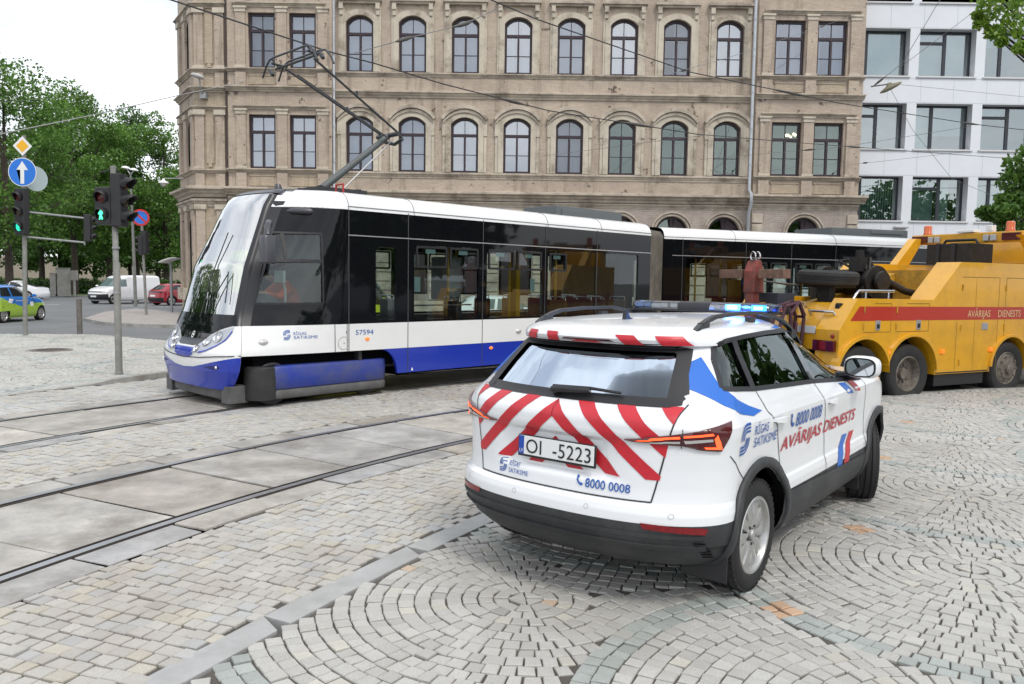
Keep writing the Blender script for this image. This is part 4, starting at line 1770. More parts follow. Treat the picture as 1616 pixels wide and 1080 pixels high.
def carve(body, cutters):
    """boolean difference, applied"""
    for c in cutters:
        md = body.modifiers.new('cut', 'BOOLEAN')
        md.operation = 'DIFFERENCE'
        md.solver = 'EXACT'
        md.material_mode = 'TRANSFER'
        md.object = c
    me = eval_mesh(body)
    body.modifiers.clear()
    old_ = body.data
    body.data = me
    bpy.data.meshes.remove(old_)
    for c in cutters:
        bpy.data.objects.remove(c)
    me.shade_smooth()
    me.set_sharp_from_angle(angle=R(28))


M_RIM = mat('alloy_rim', (0.50, 0.50, 0.49), rough=0.34, metal=0.75, var=0.08, vscale=20)
M_RIMD = mat('rim_recess', (0.05, 0.05, 0.052), rough=0.5, metal=0.4)
M_DISC = mat('brake_disc', (0.18, 0.17, 0.16), rough=0.45, metal=0.8)


def make_wheel(parent, loc, r=0.334, w=0.215, rr=0.222, steer=0.0, out_=-1, spokes=5, rim=M_RIM, twin=True):
    """wheel > tyre, rim, hub_cap; axis along y, outer face towards out_"""
    h = w / 2
    root = MB().use(M_RIMD).lathe([(0.05, -h * 0.2), (rr - 0.01, -h * 0.3), (rr - 0.005, -h)], n=28, axis='Y').build('wheel', None, parent, smooth=40)
    root.location = loc
    root.rotation_euler = (0, 0, steer + (0 if out_ > 0 else math.pi))
    t = MB().use(M_RUBBER)
    prof = [(rr - 0.008, -h * 0.80), (rr + 0.012, -h * 0.98), (rr + 0.05, -h * 1.06), (r - 0.035, -h * 0.99), (r - 0.012, -h * 0.86), (r, -h * 0.66)]
    tread = []
    for k in (-0.42, 0.0, 0.42):
        tread += [(r, h * (k - 0.09)), (r - 0.009, h * (k - 0.07)), (r - 0.009, h * (k + 0.07)), (r, h * (k + 0.09))]
    full = prof + tread + [(p[0], -p[1]) for p in reversed(prof)]
    t.lathe(full, n=44, axis='Y')
    nb = 48
    for k in range(nb):                                   # shoulder blocks
        a = 2 * math.pi * k / nb
        for sg in (-1, 1):
            M_ = Matrix.Rotation(-a, 4, 'Y') @ Matrix.Translation((r - 0.008, sg * h * 0.78, 0))
            t.box((-0.01, -h * 0.13, -0.012), (0.0035, h * 0.13, 0.012), M_)
    t.build('tyre', None, root, smooth=35)
    f = MB().use(rim)
    f.lathe([(rr + 0.010, h * 0.92), (rr + 0.002, h * 0.99), (rr - 0.012, h * 0.97), (rr - 0.022, h * 0.80), (rr - 0.028, h * 0.3)], n=40, axis='Y')
    ys = h * 0.72
    for k in range(spokes):
        a = 2 * math.pi * k / spokes + 0.35
        M_ = Matrix.Rotation(-a, 4, 'Y')
        for sg in ((-1, 1) if twin else (0,)):
            rows = []
            for (q, yy, c_, wd) in ((0.035, ys - 0.004, 0.018 * sg, 0.022), (rr * 0.45, ys + 0.006, 0.036 * sg, 0.033), (rr * 0.8, ys + 0.004, 0.054 * sg, 0.043), (rr - 0.016, ys - 0.004, 0.066 * sg, 0.053)):
                if not twin:
                    wd *= 1.5
                rows.append([M_ @ Vector((q, yy - 0.02, c_ - wd)), M_ @ Vector((q, yy, c_ - wd * 0.82)), M_ @ Vector((q, yy + 0.007, c_ - sg * wd * 0.15)), M_ @ Vector((q, yy, c_ + wd * 0.82)), M_ @ Vector((q, yy - 0.02, c_ + wd))])
            f.grid(rows)
    f.build('rim', None, root, smooth=30)
    c_ = MB().use(rim).lathe([(0.0, ys + 0.02), (0.026, ys + 0.019), (0.032, ys + 0.012), (0.036, ys - 0.02)], n=18, axis='Y')
    c_.use(M_RIMD)
    for k in range(5):
        a = 2 * math.pi * (k + 0.5) / 5 + 0.35
        c_.lathe([(0, ys + 0.012), (0.009, ys + 0.010), (0.009, ys - 0.02)], M=Matrix.Translation((0.055 * math.cos(a), 0, 0.055 * math.sin(a))), n=8, axis='Y')
    c_.build('hub_cap', None, root, smooth=30)
    MB().use(M_DISC).lathe([(0.03, h * 0.1), (rr * 0.72, h * 0.1), (rr * 0.72, -h * 0.1)], n=28, axis='Y').build('brake_disc', None, root)
    return root


# ------------------------------------------------------------------ the emergency service car
M_CARW = mat('white_car_paint', (0.76, 0.775, 0.79), rough=0.28, coat=0.7)
M_CLAD = mat('grey_cladding', (0.028, 0.030, 0.033), rough=0.55, var=0.25, vscale=6, bump=0.08, bscale=220, dirt=(0.10, 0.095, 0.09), dscale=3.5, damt=0.35)
M_RED = mat('red_reflective_film', (0.50, 0.018, 0.03), rough=0.38, var=0.06, vscale=30)
M_BLUE = mat('blue_film', (0.015, 0.13, 0.52), rough=0.35)
M_BLUET = mat('blue_lettering', (0.012, 0.09, 0.36), rough=0.45)
M_REDT = mat('red_lettering', (0.46, 0.03, 0.045), rough=0.45)
M_CARGL = glass('car_glass', tint=(0.20, 0.25, 0.24), refl=0.05, gcol=(0.9, 1.0, 0.97))
M_CARGD = glass('privacy_glass', tint=(0.045, 0.06, 0.06), refl=0.05, gcol=(0.9, 1.0, 0.98))
M_REARGL = glass('rear_screen_glass', tint=(0.05, 0.06, 0.07), refl=0.05, gcol=(0.50, 0.57, 0.66))
M_LAMPR = mat('red_lens', (0.075, 0.004, 0.006), rough=0.12, coat=0.6)
M_LAMPE = mat('lit_red_lamp', (0.8, 0.05, 0.02), rough=0.3, emit=(1.0, 0.12, 0.03), estr=1.25)
M_LAMPC = mat('clear_lens', (0.62, 0.60, 0.58), rough=0.15, metal=0.5)
M_REFLR = mat('red_reflector', (0.20, 0.008, 0.012), rough=0.2, var=0.3, vscale=40)
M_INT = mat('car_interior', (0.03, 0.033, 0.034), rough=0.8)
M_GAP = mat('panel_gap', (0.03, 0.03, 0.032), rough=0.8)
M_BLUELT = mat('lit_blue_module', (0.05, 0.2, 1.0), emit=(0.02, 0.16, 1.0), estr=18.0)
M_BLUEHOT = mat('lit_blue_core', (0.5, 0.8, 1.0), emit=(0.25, 0.62, 1.0), estr=16.0)

SUV_X, SUV_Y, SUV_A = 0.2142, 4.4484, 0.66527


def recess(y, z):
    """pressed number plate recess and the shoulder line of the tailgate"""
    sm = lambda t: max(0.0, min(1.0, t)) ** 2 * (3 - 2 * max(0.0, min(1.0, t)))
    half_ = 0.30 + 0.35 * max(0, 0.95 - z) * 0.6
    d = 0.030 * sm((half_ + 0.05 - abs(y)) / 0.05) * sm((z - 0.70) / 0.05) * sm((0.955 - z) / 0.022)
    d -= 0.012 * sm((z - 0.95) / 0.03) * sm((1.09 - z) / 0.02) * sm((0.66 - abs(y)) / 0.1)
    return d


SROWS = [(.235, .26, 4.16, .78), (.27, .14, 4.24, .85), (.33, .075, 4.30, .890), (.385, .055, 4.33, .905), (.40, .030, 4.345, .912), (.47, .008, 4.37, .918), (.525, 0.0, 4.375, .920), (.57, .002, 4.378, .920),
         (.605, .010, 4.378, .912), (.625, .045, 4.378, .904), (.70, .052, 4.375, .902), (.80, .055, 4.365, .904), (.90, .055, 4.34, .913), (.98, .055, 4.27, .924), (1.03, .055, 4.18, .925), (1.06, .058, 4.05, .908),
         (1.085, .064, 3.85, .893), (1.11, .085, 3.50, .880), (1.13, .112, 3.28, .868), (1.15, .140, 3.17, .856), (1.20, .185, 3.06, .828), (1.30, .275, 2.87, .772), (1.40, .375, 2.67, .714), (1.437, .415, 2.595, .692), (1.445, .355, 2.58, .688), (1.475, .342, 2.50, .678),
         (1.495, .35, 2.43, .668), (1.515, .375, 2.36, .652), (1.535, .43, 2.28, .626), (1.55, .55, 2.19, .588), (1.563, .75, 2.07, .53), (1.573, .98, 1.93, .44), (1.58, 1.2, 1.8, .3)]
SV = Shape(SROWS, extra=recess)
suv = thing('emergency_car', 'white emergency car with red chevrons on its tailgate and a lit blue light bar', 'car', (SUV_X, SUV_Y, 0), math.pi / 2 - SUV_A)
zs = sorted(set([r_[0] for r_ in SROWS] + [round(k, 3) for k in np.arange(.54, 1.44, .02)] + [.708, .93, .945, .955]))
bodyb = SV.solid(zs, split=.525, mats=(M_CLAD, M_CARW))
SV.skin(bodyb)
body = bodyb.build('body', None, suv)
# hollow the cabin and open the windows and the wheel arches
inr = Shape([(z, xr + (.07 if z > 1.0 else .5), min(xf - .06, 3.06), w - .05) for z, xr, xf, w in SROWS if 0.5 < z < 1.55], cr=.42)
cab = inr.solid([.56, .7, .9, 1.0, 1.06, 1.11, 1.15, 1.2, 1.3, 1.4, 1.437, 1.475, 1.50, 1.53], mats=M_INT).build('cabin', None, suv)
SIDE_WIN = [(.53, 1.222), (.87, 1.192), (1.86, 1.150), (2.86, 1.085), (2.93, 1.085), (2.50, 1.36), (2.36, 1.43), (2.2, 1.462), (1.9, 1.485), (1.5, 1.487), (1.1, 1.480), (.80, 1.464), (.72, 1.452), (.62, 1.36)]
REAR_WIN = [(-.63, 1.155), (.63, 1.155), (.66, 1.19), (.55, 1.41), (.51, 1.432), (-.51, 1.432), (-.55, 1.41), (-.66, 1.19)]
FRONT_WIN = [(-.70, 1.16), (.70, 1.16), (.56, 1.45), (-.56, 1.45)]
cuts = [cab]
cuts.append(MB().use(M_BLACK).prism(SIDE_WIN, lambda p, h: (p[0], h, p[1]), -1.3, 1.3).build('cut_side'))
cuts.append(MB().use(M_BLACK).prism(REAR_WIN, lambda p, h: (h, p[0], p[1]), -.4, 0.9).build('cut_rear'))
cuts.append(MB().use(M_BLACK).prism(FRONT_WIN, lambda p, h: (h, p[0], p[1]), 2.2, 3.6).build('cut_front'))
cuts[1].parent = cuts[2].parent = cuts[3].parent = suv
for ax in (.87, 3.508):
    for sg in (-1, 1):
        c_ = MB().use(M_DARK).lathe([(0, .56), (.395, .56), (.395, 1.3), (0, 1.3)], n=36, axis='Y', M=Matrix.Translation((ax, 0, .345)) @ Matrix.Scale(sg, 4, (0, 1, 0))).build('cut_arch', weld=True)
        c_.parent = suv
        cuts.append(c_)
carve(body, cuts)

S_ = lambda off, sg=-1: (lambda x, z: SV.side(x, z, off, sg))
Rr = lambda off: (lambda y, z: SV.rear(y, z, off))
C_ = lambda off, sg=-1: (lambda ph, z: SV.corner(ph, z, off, sg))
for sg in (-1, 1):
    # panes
    patch([[(.53, 1.222), (.87, 1.192), (.93, 1.475), (.80, 1.464), (.72, 1.452), (.62, 1.36)]], S_(-.012, sg), M_CARGD, 'side_window', suv)
    patch([[(.90, 1.19), (1.86, 1.15), (1.90, 1.485), (1.5, 1.487), (1.1, 1.48), (.96, 1.476)]], S_(-.012, sg), M_CARGD, 'side_window', suv)
    patch([[(1.90, 1.148), (2.86, 1.085), (2.93, 1.085), (2.5, 1.36), (2.36, 1.43), (2.2, 1.462), (1.93, 1.484)]], S_(-.012, sg), M_CARGL, 'side_window', suv)
    # black frame round the side glass, pillars
    n_ = len(SIDE_WIN)
    fr = []
    for i in range(n_):
        fr += ribbon([SIDE_WIN[i], SIDE_WIN[(i + 1) % n_]], .026)
    patch(fr, S_(.004, sg), M_BLACK, 'window_trim', suv, cut=.04)
    patch([[(.85, 1.19), (.92, 1.19), (.975, 1.478), (.905, 1.476)]], S_(.003, sg), M_BLACK, 'door_pillar', suv)
    patch([[(1.83, 1.15), (1.945, 1.147), (1.965, 1.483), (1.875, 1.485)]], S_(.003, sg), M_GLOSSBLACK, 'door_pillar', suv)
    # arch cladding, sill
    for ax in (.87, 3.508):
        ri, ro = .392, .450
        a0, a1 = -0.28, math.pi + 0.28
        P = []
        for i in range(26):
            t0, t1 = a0 + (a1 - a0) * i / 26, a0 + (a1 - a0) * (i + 1) / 26
            q = lambda r_, t: (ax + r_ * math.cos(t), .350 + r_ * math.sin(t))
            P.append([q(ri, t0), q(ri, t1), q(ro, t1), q(ro, t0)])
        o = patch(P, S_(.009, sg), M_CLAD, 'wheel_arch_trim', suv, cut=None, weld=True)
        md = o.modifiers.new('thick', 'SOLIDIFY')
        md.thickness = .026
        md.offset = 0
    patch([[(1.2, .27), (3.16, .27), (3.13, .475), (2.2, .498), (1.22, .525)]], S_(.008, sg), M_CLAD, 'sill_trim', suv, cut=.025)
    # panel gaps
    gaps = ribbon([(.90, 1.185), (.93, 1.06), (1.06, .96), (1.14, .80), (1.19, .66), (1.24, .53)], .007) + ribbon([(1.88, 1.14), (1.92, 1.04), (1.99, .9), (2.03, .70), (2.04, .50)], .007)
    gaps += ribbon([(2.95, 1.08), (3.02, .9), (3.06, .6), (3.1, .49)], .007) + ribbon([(.42, .88), (.62, .72), (.62, .70)], .006)
    patch(gaps, S_(.0025, sg), M_GAP, 'panel_gap', suv, cut=.03)
    # handles
    for hx in (1.0, 2.02):
        hb = MB()
        rows = []
        for i in range(9):
            t = i / 8
            x = hx - .02 + .20 * t
            bulge = .012 + .030 * math.sin(math.pi * min(1, max(0, (t - .0)))) ** 0.5
            hh = .017 * (0.55 + 0.45 * math.sin(math.pi * t))
            c0 = SV.side(x, 1.005 - .008 * t, bulge, sg)
            c1 = SV.side(x, 1.005 - .008 * t, bulge - .02, sg)
            up = Vector((0, 0, hh))
            rows.append([c1 + up, c0 + up, c0 - up, c1 - up])
        hb.grid(rows, closed=True, caps=True)
        hd = hb.build('door_handle', M_CARW, suv, smooth=60)
        patch([[(hx + .0, .985), (hx + .15, .98), (hx + .15, 1.005), (hx + .0, 1.01)]], S_(.002, sg), M_GAP, 'handle_recess', hd)
    # mirrors
    mi = MB().use(M_CARW)
    mx0, my, mz = 2.58, sg * .99, 1.20
    rows = []
    for (dx, sc) in ((-.055, .86), (-.03, .98), (.03, 1.0), (.09, .86), (.13, .5), (.145, .1)):
        rows.append([(mx0 + dx, my + sg * .125 * sc * math.copysign(abs(math.cos(t)) ** .6, math.cos(t)), mz + .005 + .082 * sc * math.copysign(abs(math.sin(t)) ** .7, math.sin(t))) for t in np.linspace(0, 2 * math.pi, 25)[:-1]])
    mi.grid(rows, closed=True, caps=True)
    mo = mi.build('mirror', None, suv, smooth=50)
    g_ = MB().use(M_BLACK).add([(mx0 - .058, y, z) for x, y, z in rows[0]], [tuple(range(24))])
    g_.use(M_BLACK).tube([(mx0 + .03, sg * .93, 1.135), (mx0 + .05, sg * .80, 1.12)], .035)
    g_.grid([[(mx0 - .056, p[1], p[2]) for p in rows[0]], [(mx0 - .075, my + (p[1] - my) * .98, mz + (p[2] - mz) * .98) for p in rows[0]]], closed=True)
    g_.build('mirror_housing', None, mo)
    ml = MB().add([(mx0 - .066, my + (p[1] - my) * .88, mz + (p[2] - mz) * .86) for p in rows[0]], [tuple(range(24))])
    ml.build('mirror_glass', mat('mirror_glass', (0.55, 0.58, 0.6), rough=0.02, metal=1.0), mo)
    # roof rail
    P = []
    rl = [(.64, -.008), (.70, .014), (.80, .036), (.90, .050), (1.2, .058), (1.6, .060), (2.0, .055), (2.2, .040), (2.36, .012), (2.44, -.01)]
    zt_ = lambda x: (SV.bvh.ray_cast(Vector((x, sg * .56, 4)), Vector((0, 0, -1)))[0] or Vector((0, 0, 1.45))).z
    rb = MB()
    rows = []
    for x, h in rl:
        yc = sg * .565
        zc = zt_(x) + h
        rows.append([(x, yc - .019, zc - .012), (x, yc - .015, zc + .011), (x, yc + .015, zc + .011), (x, yc + .019, zc - .012)])
    rb.grid(rows, closed=True, caps=True)
    for x in (.74, 1.45, 2.25):
        rb.box((x - .03, sg * .565 - .018, zt_(x) - .03), (x + .06, sg * .565 + .018, zt_(x) + .03))
    rb.build('roof_rail', M_CLAD, suv, smooth=40)
    # tail lamp
    d_ = R
    lo = [(d_(24), .965), (d_(30), .978), (d_(47), 1.010), (d_(60), 1.035), (d_(78), 1.068), (d_(74), .985), (d_(70), .915), (d_(58), .925), (d_(49), .945), (d_(30), .955)]
    o = patch([lo], C_(.008, sg), M_LAMPR, 'tail_lamp', suv, cut=.03)
    md = o.modifiers.new('thick', 'SOLIDIFY')
    md.thickness = .012
    md.offset = 0
    patch([[(d_(28), .968), (d_(47), .985), (d_(46.6), .998), (d_(30), .976)], [(d_(48.5), .990), (d_(64), 1.004), (d_(63), 1.016), (d_(48.5), 1.001)], [(d_(66), 1.008), (d_(70), .928), (d_(60), .933), (d_(59), .944), (d_(66), .943), (d_(64), .985)]], C_(.019, sg), M_LAMPE, 'lit_strip', o, cut=.02)
    patch([[(d_(25), .9605), (d_(47), .972), (d_(47), .960), (d_(30), .957)], [(d_(48.5), .977), (d_(63), .986), (d_(63.5), .974), (d_(49.5), .960)]], C_(.019, sg), M_LAMPC, 'clear_strip', o, cut=.02)
    patch(ribbon([(d_(47.9), .935), (d_(47.9), 1.03)], .008), C_(.021, sg), M_GAP, 'panel_gap', o, cut=.03)
    # rear quarter film: blue band, roof colours above the door
    patch([[(.575, 1.385), (.545, 1.30), (.53, 1.235), (.60, 1.165), (.72, 1.115), (.86, 1.075), (.72, 1.06), (.58, 1.085), (.46, 1.14), (.37, 1.225), (.43, 1.30), (.505, 1.36)]], S_(.003, sg), M_BLUE, 'blue_film', suv, cut=.025)
    # bumper corner: black vent and reflector
    patch([[(d_(34), .498), (d_(64), .478), (d_(66), .506), (d_(63), .517), (d_(33), .530)]], C_(.006, sg), M_REFLR, 'reflector', suv, cut=.02)
    patch(sum([ribbon([(d_(57 + k), .43 - .018 * k), (d_(64 + k), .425 - .018 * k)], .008) for k in range(6)], []), C_(.006, sg), M_DARK, 'bumper_vent', suv, cut=.02)
patch([[(1.62, 1.510), (1.86, 1.520), (2.0, 1.513), (1.80, 1.500)]], S_(.003), M_BLUE, 'blue_film', suv)
patch([[(2.23, 1.478), (2.40, 1.43), (2.33, 1.50), (2.2, 1.515)]], S_(.003), M_RED, 'red_film', suv)
patch([[(2.02, 1.500), (2.20, 1.480), (2.17, 1.517), (2.03, 1.528)]], S_(.003), M_BLUE, 'blue_film', suv)
# side writing
fs_ = S_(.005)
write('AVĀRIJAS DIENESTS', fs_, 1.16, .788, 1.60, .080, M_REDT, 'side_lettering', suv, shear=0.15, bold=0.014)
write('8000 0008', fs_, 1.38, .915, .50, .086, M_BLUET, 'side_lettering', suv, bold=0.008)
patch(phone_icon(1.27, .925, .085), fs_, M_BLUET, 'phone_symbol', suv, cut=.025)
patch(wave_logo(.52, .872, .155), fs_, M_BLUET, 'operator_emblem', suv, cut=.025)
write('RĪGAS', fs_, .71, .955, .20, .052, M_BLUET, 'side_lettering', suv)
write('SATiKSME', fs_, .72, .882, .34, .055, M_BLUET, 'side_lettering', suv)
for (xo, m_) in ((2.36, M_BLUE), (2.54, M_RED)):
    patch([[(xo - .06, .485), (xo + .06, .480), (xo + .10, .60), (xo + .22, .70), (xo + .10, .705), (xo - .03, .59)]], S_(.003), m_, 'chevron_film', suv)
for (xo, m_) in ((2.36, M_BLUE), (2.56, M_RED)):
    patch([[(xo, 1.095), (xo + .15, 1.085), (xo + .27, 1.00), (xo + .12, 1.012)]], S_(.003), m_, 'shoulder_film', suv)

# tailgate: chevrons clipped to the gate
def clip_poly(poly, a, b, c):
    """keep a*x + b*y <= c"""
    o = []
    for i in range(len(poly)):
        p, q = poly[i], poly[(i + 1) % len(poly)]
        dp, dq = a * p[0] + b * p[1] - c, a * q[0] + b * q[1] - c
        if dp <= 0:
            o.append(p)
        if dp * dq < 0:
            t = dp / (dp - dq)
            o.append((p[0] + (q[0] - p[0]) * t, p[1] + (q[1] - p[1]) * t))
    return o


red = []
for k in range(-1, 4):
    zi, zo = 1.040 + .208 * k, 1.130 + .208 * k
    for sg in (-1, 1):
        P = [(.01, zo), (.01 + sg * 1.13 * 1.0, zo - 1.0), (.01 + sg * 1.13 * 1.0, zi - 1.0), (.01, zi)]
        P = clip_poly(P, 0, -1, -.752)
        P = clip_poly(P, 0, 1, 1.138)
        P = clip_poly(P, sg, 0, sg * .01 + .0 + .0 if False else 1.0)
        # gate edge narrows downwards
        P = clip_poly(P, sg, -.19, .478)
        if len(P) > 2:
            red.append(P)
patch(red, Rr(.0035), M_RED, 'chevron_film', suv, cut=.016)
gp = [(.57, .632), (-.57, .632)]
gap = ribbon([(-.70, 1.15), (-.655, .95), (-.60, .70), (-.585, .632), (.585, .632), (.60, .70), (.655, .95), (.70, 1.15)], .008)
patch(gap, Rr(.003), M_GAP, 'panel_gap', suv, cut=.03)
patch(wave_logo(.415, .662, .075), lambda y, z: SV.rear(2 * .415 - y, z, .003), M_BLUET, 'operator_emblem', suv, cut=.025)
fr_ = lambda x, z: SV.rear(-x, z, .005)
write('RĪGAS', fr_, -.335, .703, .085, .024, M_BLUET, 'tailgate_lettering', suv)
write('SATiKSME', fr_, -.335, .662, .155, .027, M_BLUET, 'tailgate_lettering', suv)
write('8000 0008', fr_, .215, .668, .26, .046, M_BLUET, 'tailgate_lettering', suv, bold=.008)
patch(phone_icon(.155, .675, .05), fr_, M_BLUET, 'phone_symbol', suv, cut=.025)
# parking sensors
for y in (-.70, -.25, .25, .70):
    rg = []
    for i in range(16):
        t0, t1 = 2 * math.pi * i / 16, 2 * math.pi * (i + 1) / 16
        rg.append([(y + .014 * math.cos(t0), .575 + .014 * math.sin(t0)), (y + .014 * math.cos(t1), .575 + .014 * math.sin(t1)), (y + .0115 * math.cos(t1), .575 + .0115 * math.sin(t1)), (y + .0115 * math.cos(t0), .575 + .0115 * math.sin(t0))])
    patch(rg, Rr(.002), mat('sensor_ring', (.4, .41, .42), rough=.6), 'parking_sensor', suv, cut=None)
# rear screen, its black edge, side fins, wiper
patch([REAR_WIN], Rr(-.012), M_REARGL, 'rear_window', suv, cut=.025)
fr = []
for i in range(len(REAR_WIN)):
    fr += ribbon([REAR_WIN[i], REAR_WIN[(i + 1) % len(REAR_WIN)]], .045)
for sg in (-1, 1):
    patch([[(R(40), 1.13), (R(48.5), 1.145), (R(53.5), 1.385), (R(54), 1.425), (R(47), 1.432), (R(44), 1.39)]], C_(.005, sg), M_BLACK, 'window_trim', suv, cut=.03)
fr += [[(-.53, 1.405), (.53, 1.405), (.535, 1.434), (-.535, 1.434)]]
patch(fr, Rr(.004), M_BLACK, 'window_trim', suv, cut=.016)
w_ = MB()
w_.tube([SV.rear(.07, 1.158, .035), SV.rear(.0, 1.163, .038), SV.rear(-.18, 1.168, .035)], [.018, .022, .016], n=8)
w_.tube([SV.rear(.075, 1.178, .03), SV.rear(-.17, 1.182, .035), SV.rear(-.36, 1.176, .025)], [.010, .010, .008], n=6)
w_.tube([SV.rear(.05, 1.16, -.01), SV.rear(.05, 1.16, .04)], .024, n=10)
w_.build('rear_wiper', M_BLACK, suv, smooth=50)
# spoiler stripes and third brake lamp
sp = []
for (a, b, a2, b2) in ((.50, .40, .47, .38), (.28, .19, .29, .20), (-.26, -.37, -.20, -.31), (-.46, -.60, -.42, -.55)):
    sp.append([(a, 1.447), (b, 1.447), (b2, 1.496), (a2, 1.496)])
sp.append([(.10, 1.449), (-.12, 1.449), (-.08, 1.459), (.06, 1.459)])
for q_ in sp:
    patch([q_], Rr(.005), M_RED, 'spoiler_film', suv, cut=.015)
patch([[(.17, 1.461), (-.20, 1.461), (-.17, 1.472), (.14, 1.472)]], Rr(.009), M_LAMPR, 'brake_lamp', suv, cut=.02)
# number plate
pl = MB().use(M_BLACK).box((-.006, -.2665, -.064), (.008, .2665, .064)).build('number_plate', None, suv, bevel=.004)
pl.location = (.058, -.012, .842)
pl.rotation_euler = (0, R(2), 0)
wp = MB().box((-.0095, -.259, -.050), (-.004, .259, .058)).build('plate_face', mat('plate_white', (.72, .73, .73), rough=.35), pl, bevel=.0015)
MB().box((-.0105, .222, -.049), (-.006, .2585, .057)).build('country_band', mat('plate_blue', (.01, .06, .36), rough=.4), pl)
tx = lambda x, z: Vector((-.012, -x, z))
write('OI  -5223', tx, -.205, -.038, .445, .080, mat('plate_black', (.012, .012, .012), rough=.5), 'plate_lettering', pl, cut=None, spacing=1.02)
write('LV', tx, -.252, -.038, .026, .020, M_WHITE, 'plate_lettering', pl, cut=None)
# bumper mouldings
bm_ = MB()
for (z0, z1, d) in ((.388, .412, .014), (.452, .47, .010)):
    rows = []
    for ph in np.linspace(-R(64), R(64), 40):
        sg = 1 if ph < 0 else -1
        rows.append([SV.corner(abs(ph), z0, -.005, sg), SV.corner(abs(ph), z0, d, sg), SV.corner(abs(ph), z1, d, sg), SV.corner(abs(ph), z1, -.005, sg)])
    bm_.grid(rows)
bm_.build_each('bumper_moulding', M_CLAD, suv, smooth=50)
tb = MB().box((.45, -.40, .22), (.9, .40, .29)).box((.5, -.70, .26), (3.9, .70, .30))
tb.build('underbody', M_DARK, suv)
for sg in (-1, 1):
    mf = MB().box((.44, -.89 if sg < 0 else .62, .165 if sg < 0 else .24), (.455, -.62 if sg < 0 else .86, .44))
    mf.build('mud_flap', M_BLACK, suv, bevel=.01)
    mf = MB().box((3.10, sg * .75 - .12, .16), (3.115, sg * .75 + .12, .42))
    mf.build('mud_flap', M_BLACK, suv, bevel=.01)
# antenna
an = MB()
an.prism([(-.045, 0), (.075, 0), (.06, .018), (.02, .026), (-.01, .062), (-.03, .068), (-.035, .03)], lambda p, h: (.84 + p[0], h, 1.552 + p[1]), -.013, .013)
an.lathe([(0, .012), (.05, .008), (.06, 0), (.06, -.02)], M=Matrix.Translation((.86, 0, 1.553)) @ Matrix.Scale(1.5, 4, (1, 0, 0)), n=16)
an.build('antenna', M_BLACK, suv, smooth=40)
# light bar
LBX = 1.98
lb = MB().use(M_BLACK).box((LBX - .13, -.53, 1.590), (LBX + .13, .53, 1.607)).box((LBX - .1, -.48, 1.53), (LBX + .1, -.44, 1.595)).box((LBX - .1, .44, 1.53), (LBX + .1, .48, 1.595)).build('light_bar', None, suv, bevel=.006)
M_BLENS = glass('blue_bar_lens', tint=(.28, .45, .80), refl=.06, gcol=(.8, .9, 1))
M_CLENS = glass('clear_bar_lens', tint=(.75, .8, .85), refl=.06)


def bar_sect(y0, y1, m_, name, taper=0.0):
    rows = []
    for i in range(5):
        y = y0 + (y1 - y0) * i / 4
        k = 1.0
        rows.append([(LBX + q[0] * k, y, 1.607 + q[1]) for q in ((-.13, 0), (-.135, .02), (-.115, .05), (-.06, .058), (.06, .058), (.115, .05), (.135, .02), (.13, 0))])
    if taper:
        for j, rw in ((0, rows[0]), (-1, rows[-1])):
            if (j == 0 and taper < 0) or (j == -1 and taper > 0):
                rows[j] = [(LBX + (p[0] - LBX) * .6, p[1], 1.607 + (p[2] - 1.607) * .8) for p in rw]
    b_ = MB().grid(rows, caps=True)
    return b_.build(name, m_, lb, smooth=50)


YC = -.06
bar_sect(.37, .565, M_BLENS, 'bar_lens', 1)
bar_sect(.15, .368, M_CLENS, 'bar_lens')
bar_sect(-.10, .148, M_BLACK, 'bar_centre')
bar_sect(-.335, -.102, M_CLENS, 'bar_lens')
bar_sect(-.565, -.337, M_BLENS, 'bar_lens', -1)
for i, y in enumerate((.49, .42, .28, .20, -.15, -.22)):
    MB().box((LBX - .105, y - .028, 1.615), (LBX - .08, y + .028, 1.648)).build('bar_module', M_LAMPC, lb, bevel=.004)
for y, wd in ((-.27, .055), (-.46, .052)):
    MB().box((LBX - .112, y - wd, 1.613), (LBX - .085, y + wd, 1.652)).build('lit_module', M_BLUELT, lb, bevel=.006)
    MB().box((LBX - .116, y - wd * .6, 1.622), (LBX - .111, y + wd * .6, 1.643)).build('lit_core', M_BLUEHOT, lb)
bl = bpy.data.lights.new('light_bar_flash', 'POINT')
bl.energy = 5
bl.color = (.04, .22, 1)
bl.shadow_soft_size = .04
blo = link('light_bar_flash', bl, suv, (LBX - .16, -.36, 1.68))
# wheels
for ax, st in ((.87, 0.0), (3.508, 0.36)):
    for sg in (-1, 1):
        make_wheel(suv, (ax, sg * .775, .334), steer=st, out_=sg)
# seats and dashboard
st_ = MB()
for (sx, ys) in ((2.05, (-.37, .37)), (1.15, (-.42, 0, .42))):
    for y in ys:
        st_.box((sx, y - .23, .56), (sx + .5, y + .23, .80))
        st_.box((sx - .12, y - .22, .70), (sx + .06, y + .22, 1.22))
        st_.box((sx - .14, y - .12, 1.24), (sx - .04, y + .12, 1.40))
st_.build_each('seat', mat('seat_cloth', (.05, .06, .065), rough=.9), suv, bevel=.04)
ds = MB().box((2.72, -.70, .85), (3.1, .70, 1.10))
ds.tube([(2.62 + .0 * i, .37 + .18 * math.cos(i * .449), 1.04 + .18 * math.sin(i * .449)) for i in range(15)], .015, n=6)
ds.build('dashboard', M_INT, suv, bevel=.03)
patch([FRONT_WIN], lambda y, z: SV.front(y, z, -.01), M_CARGL, 'windscreen', suv, cut=.08)
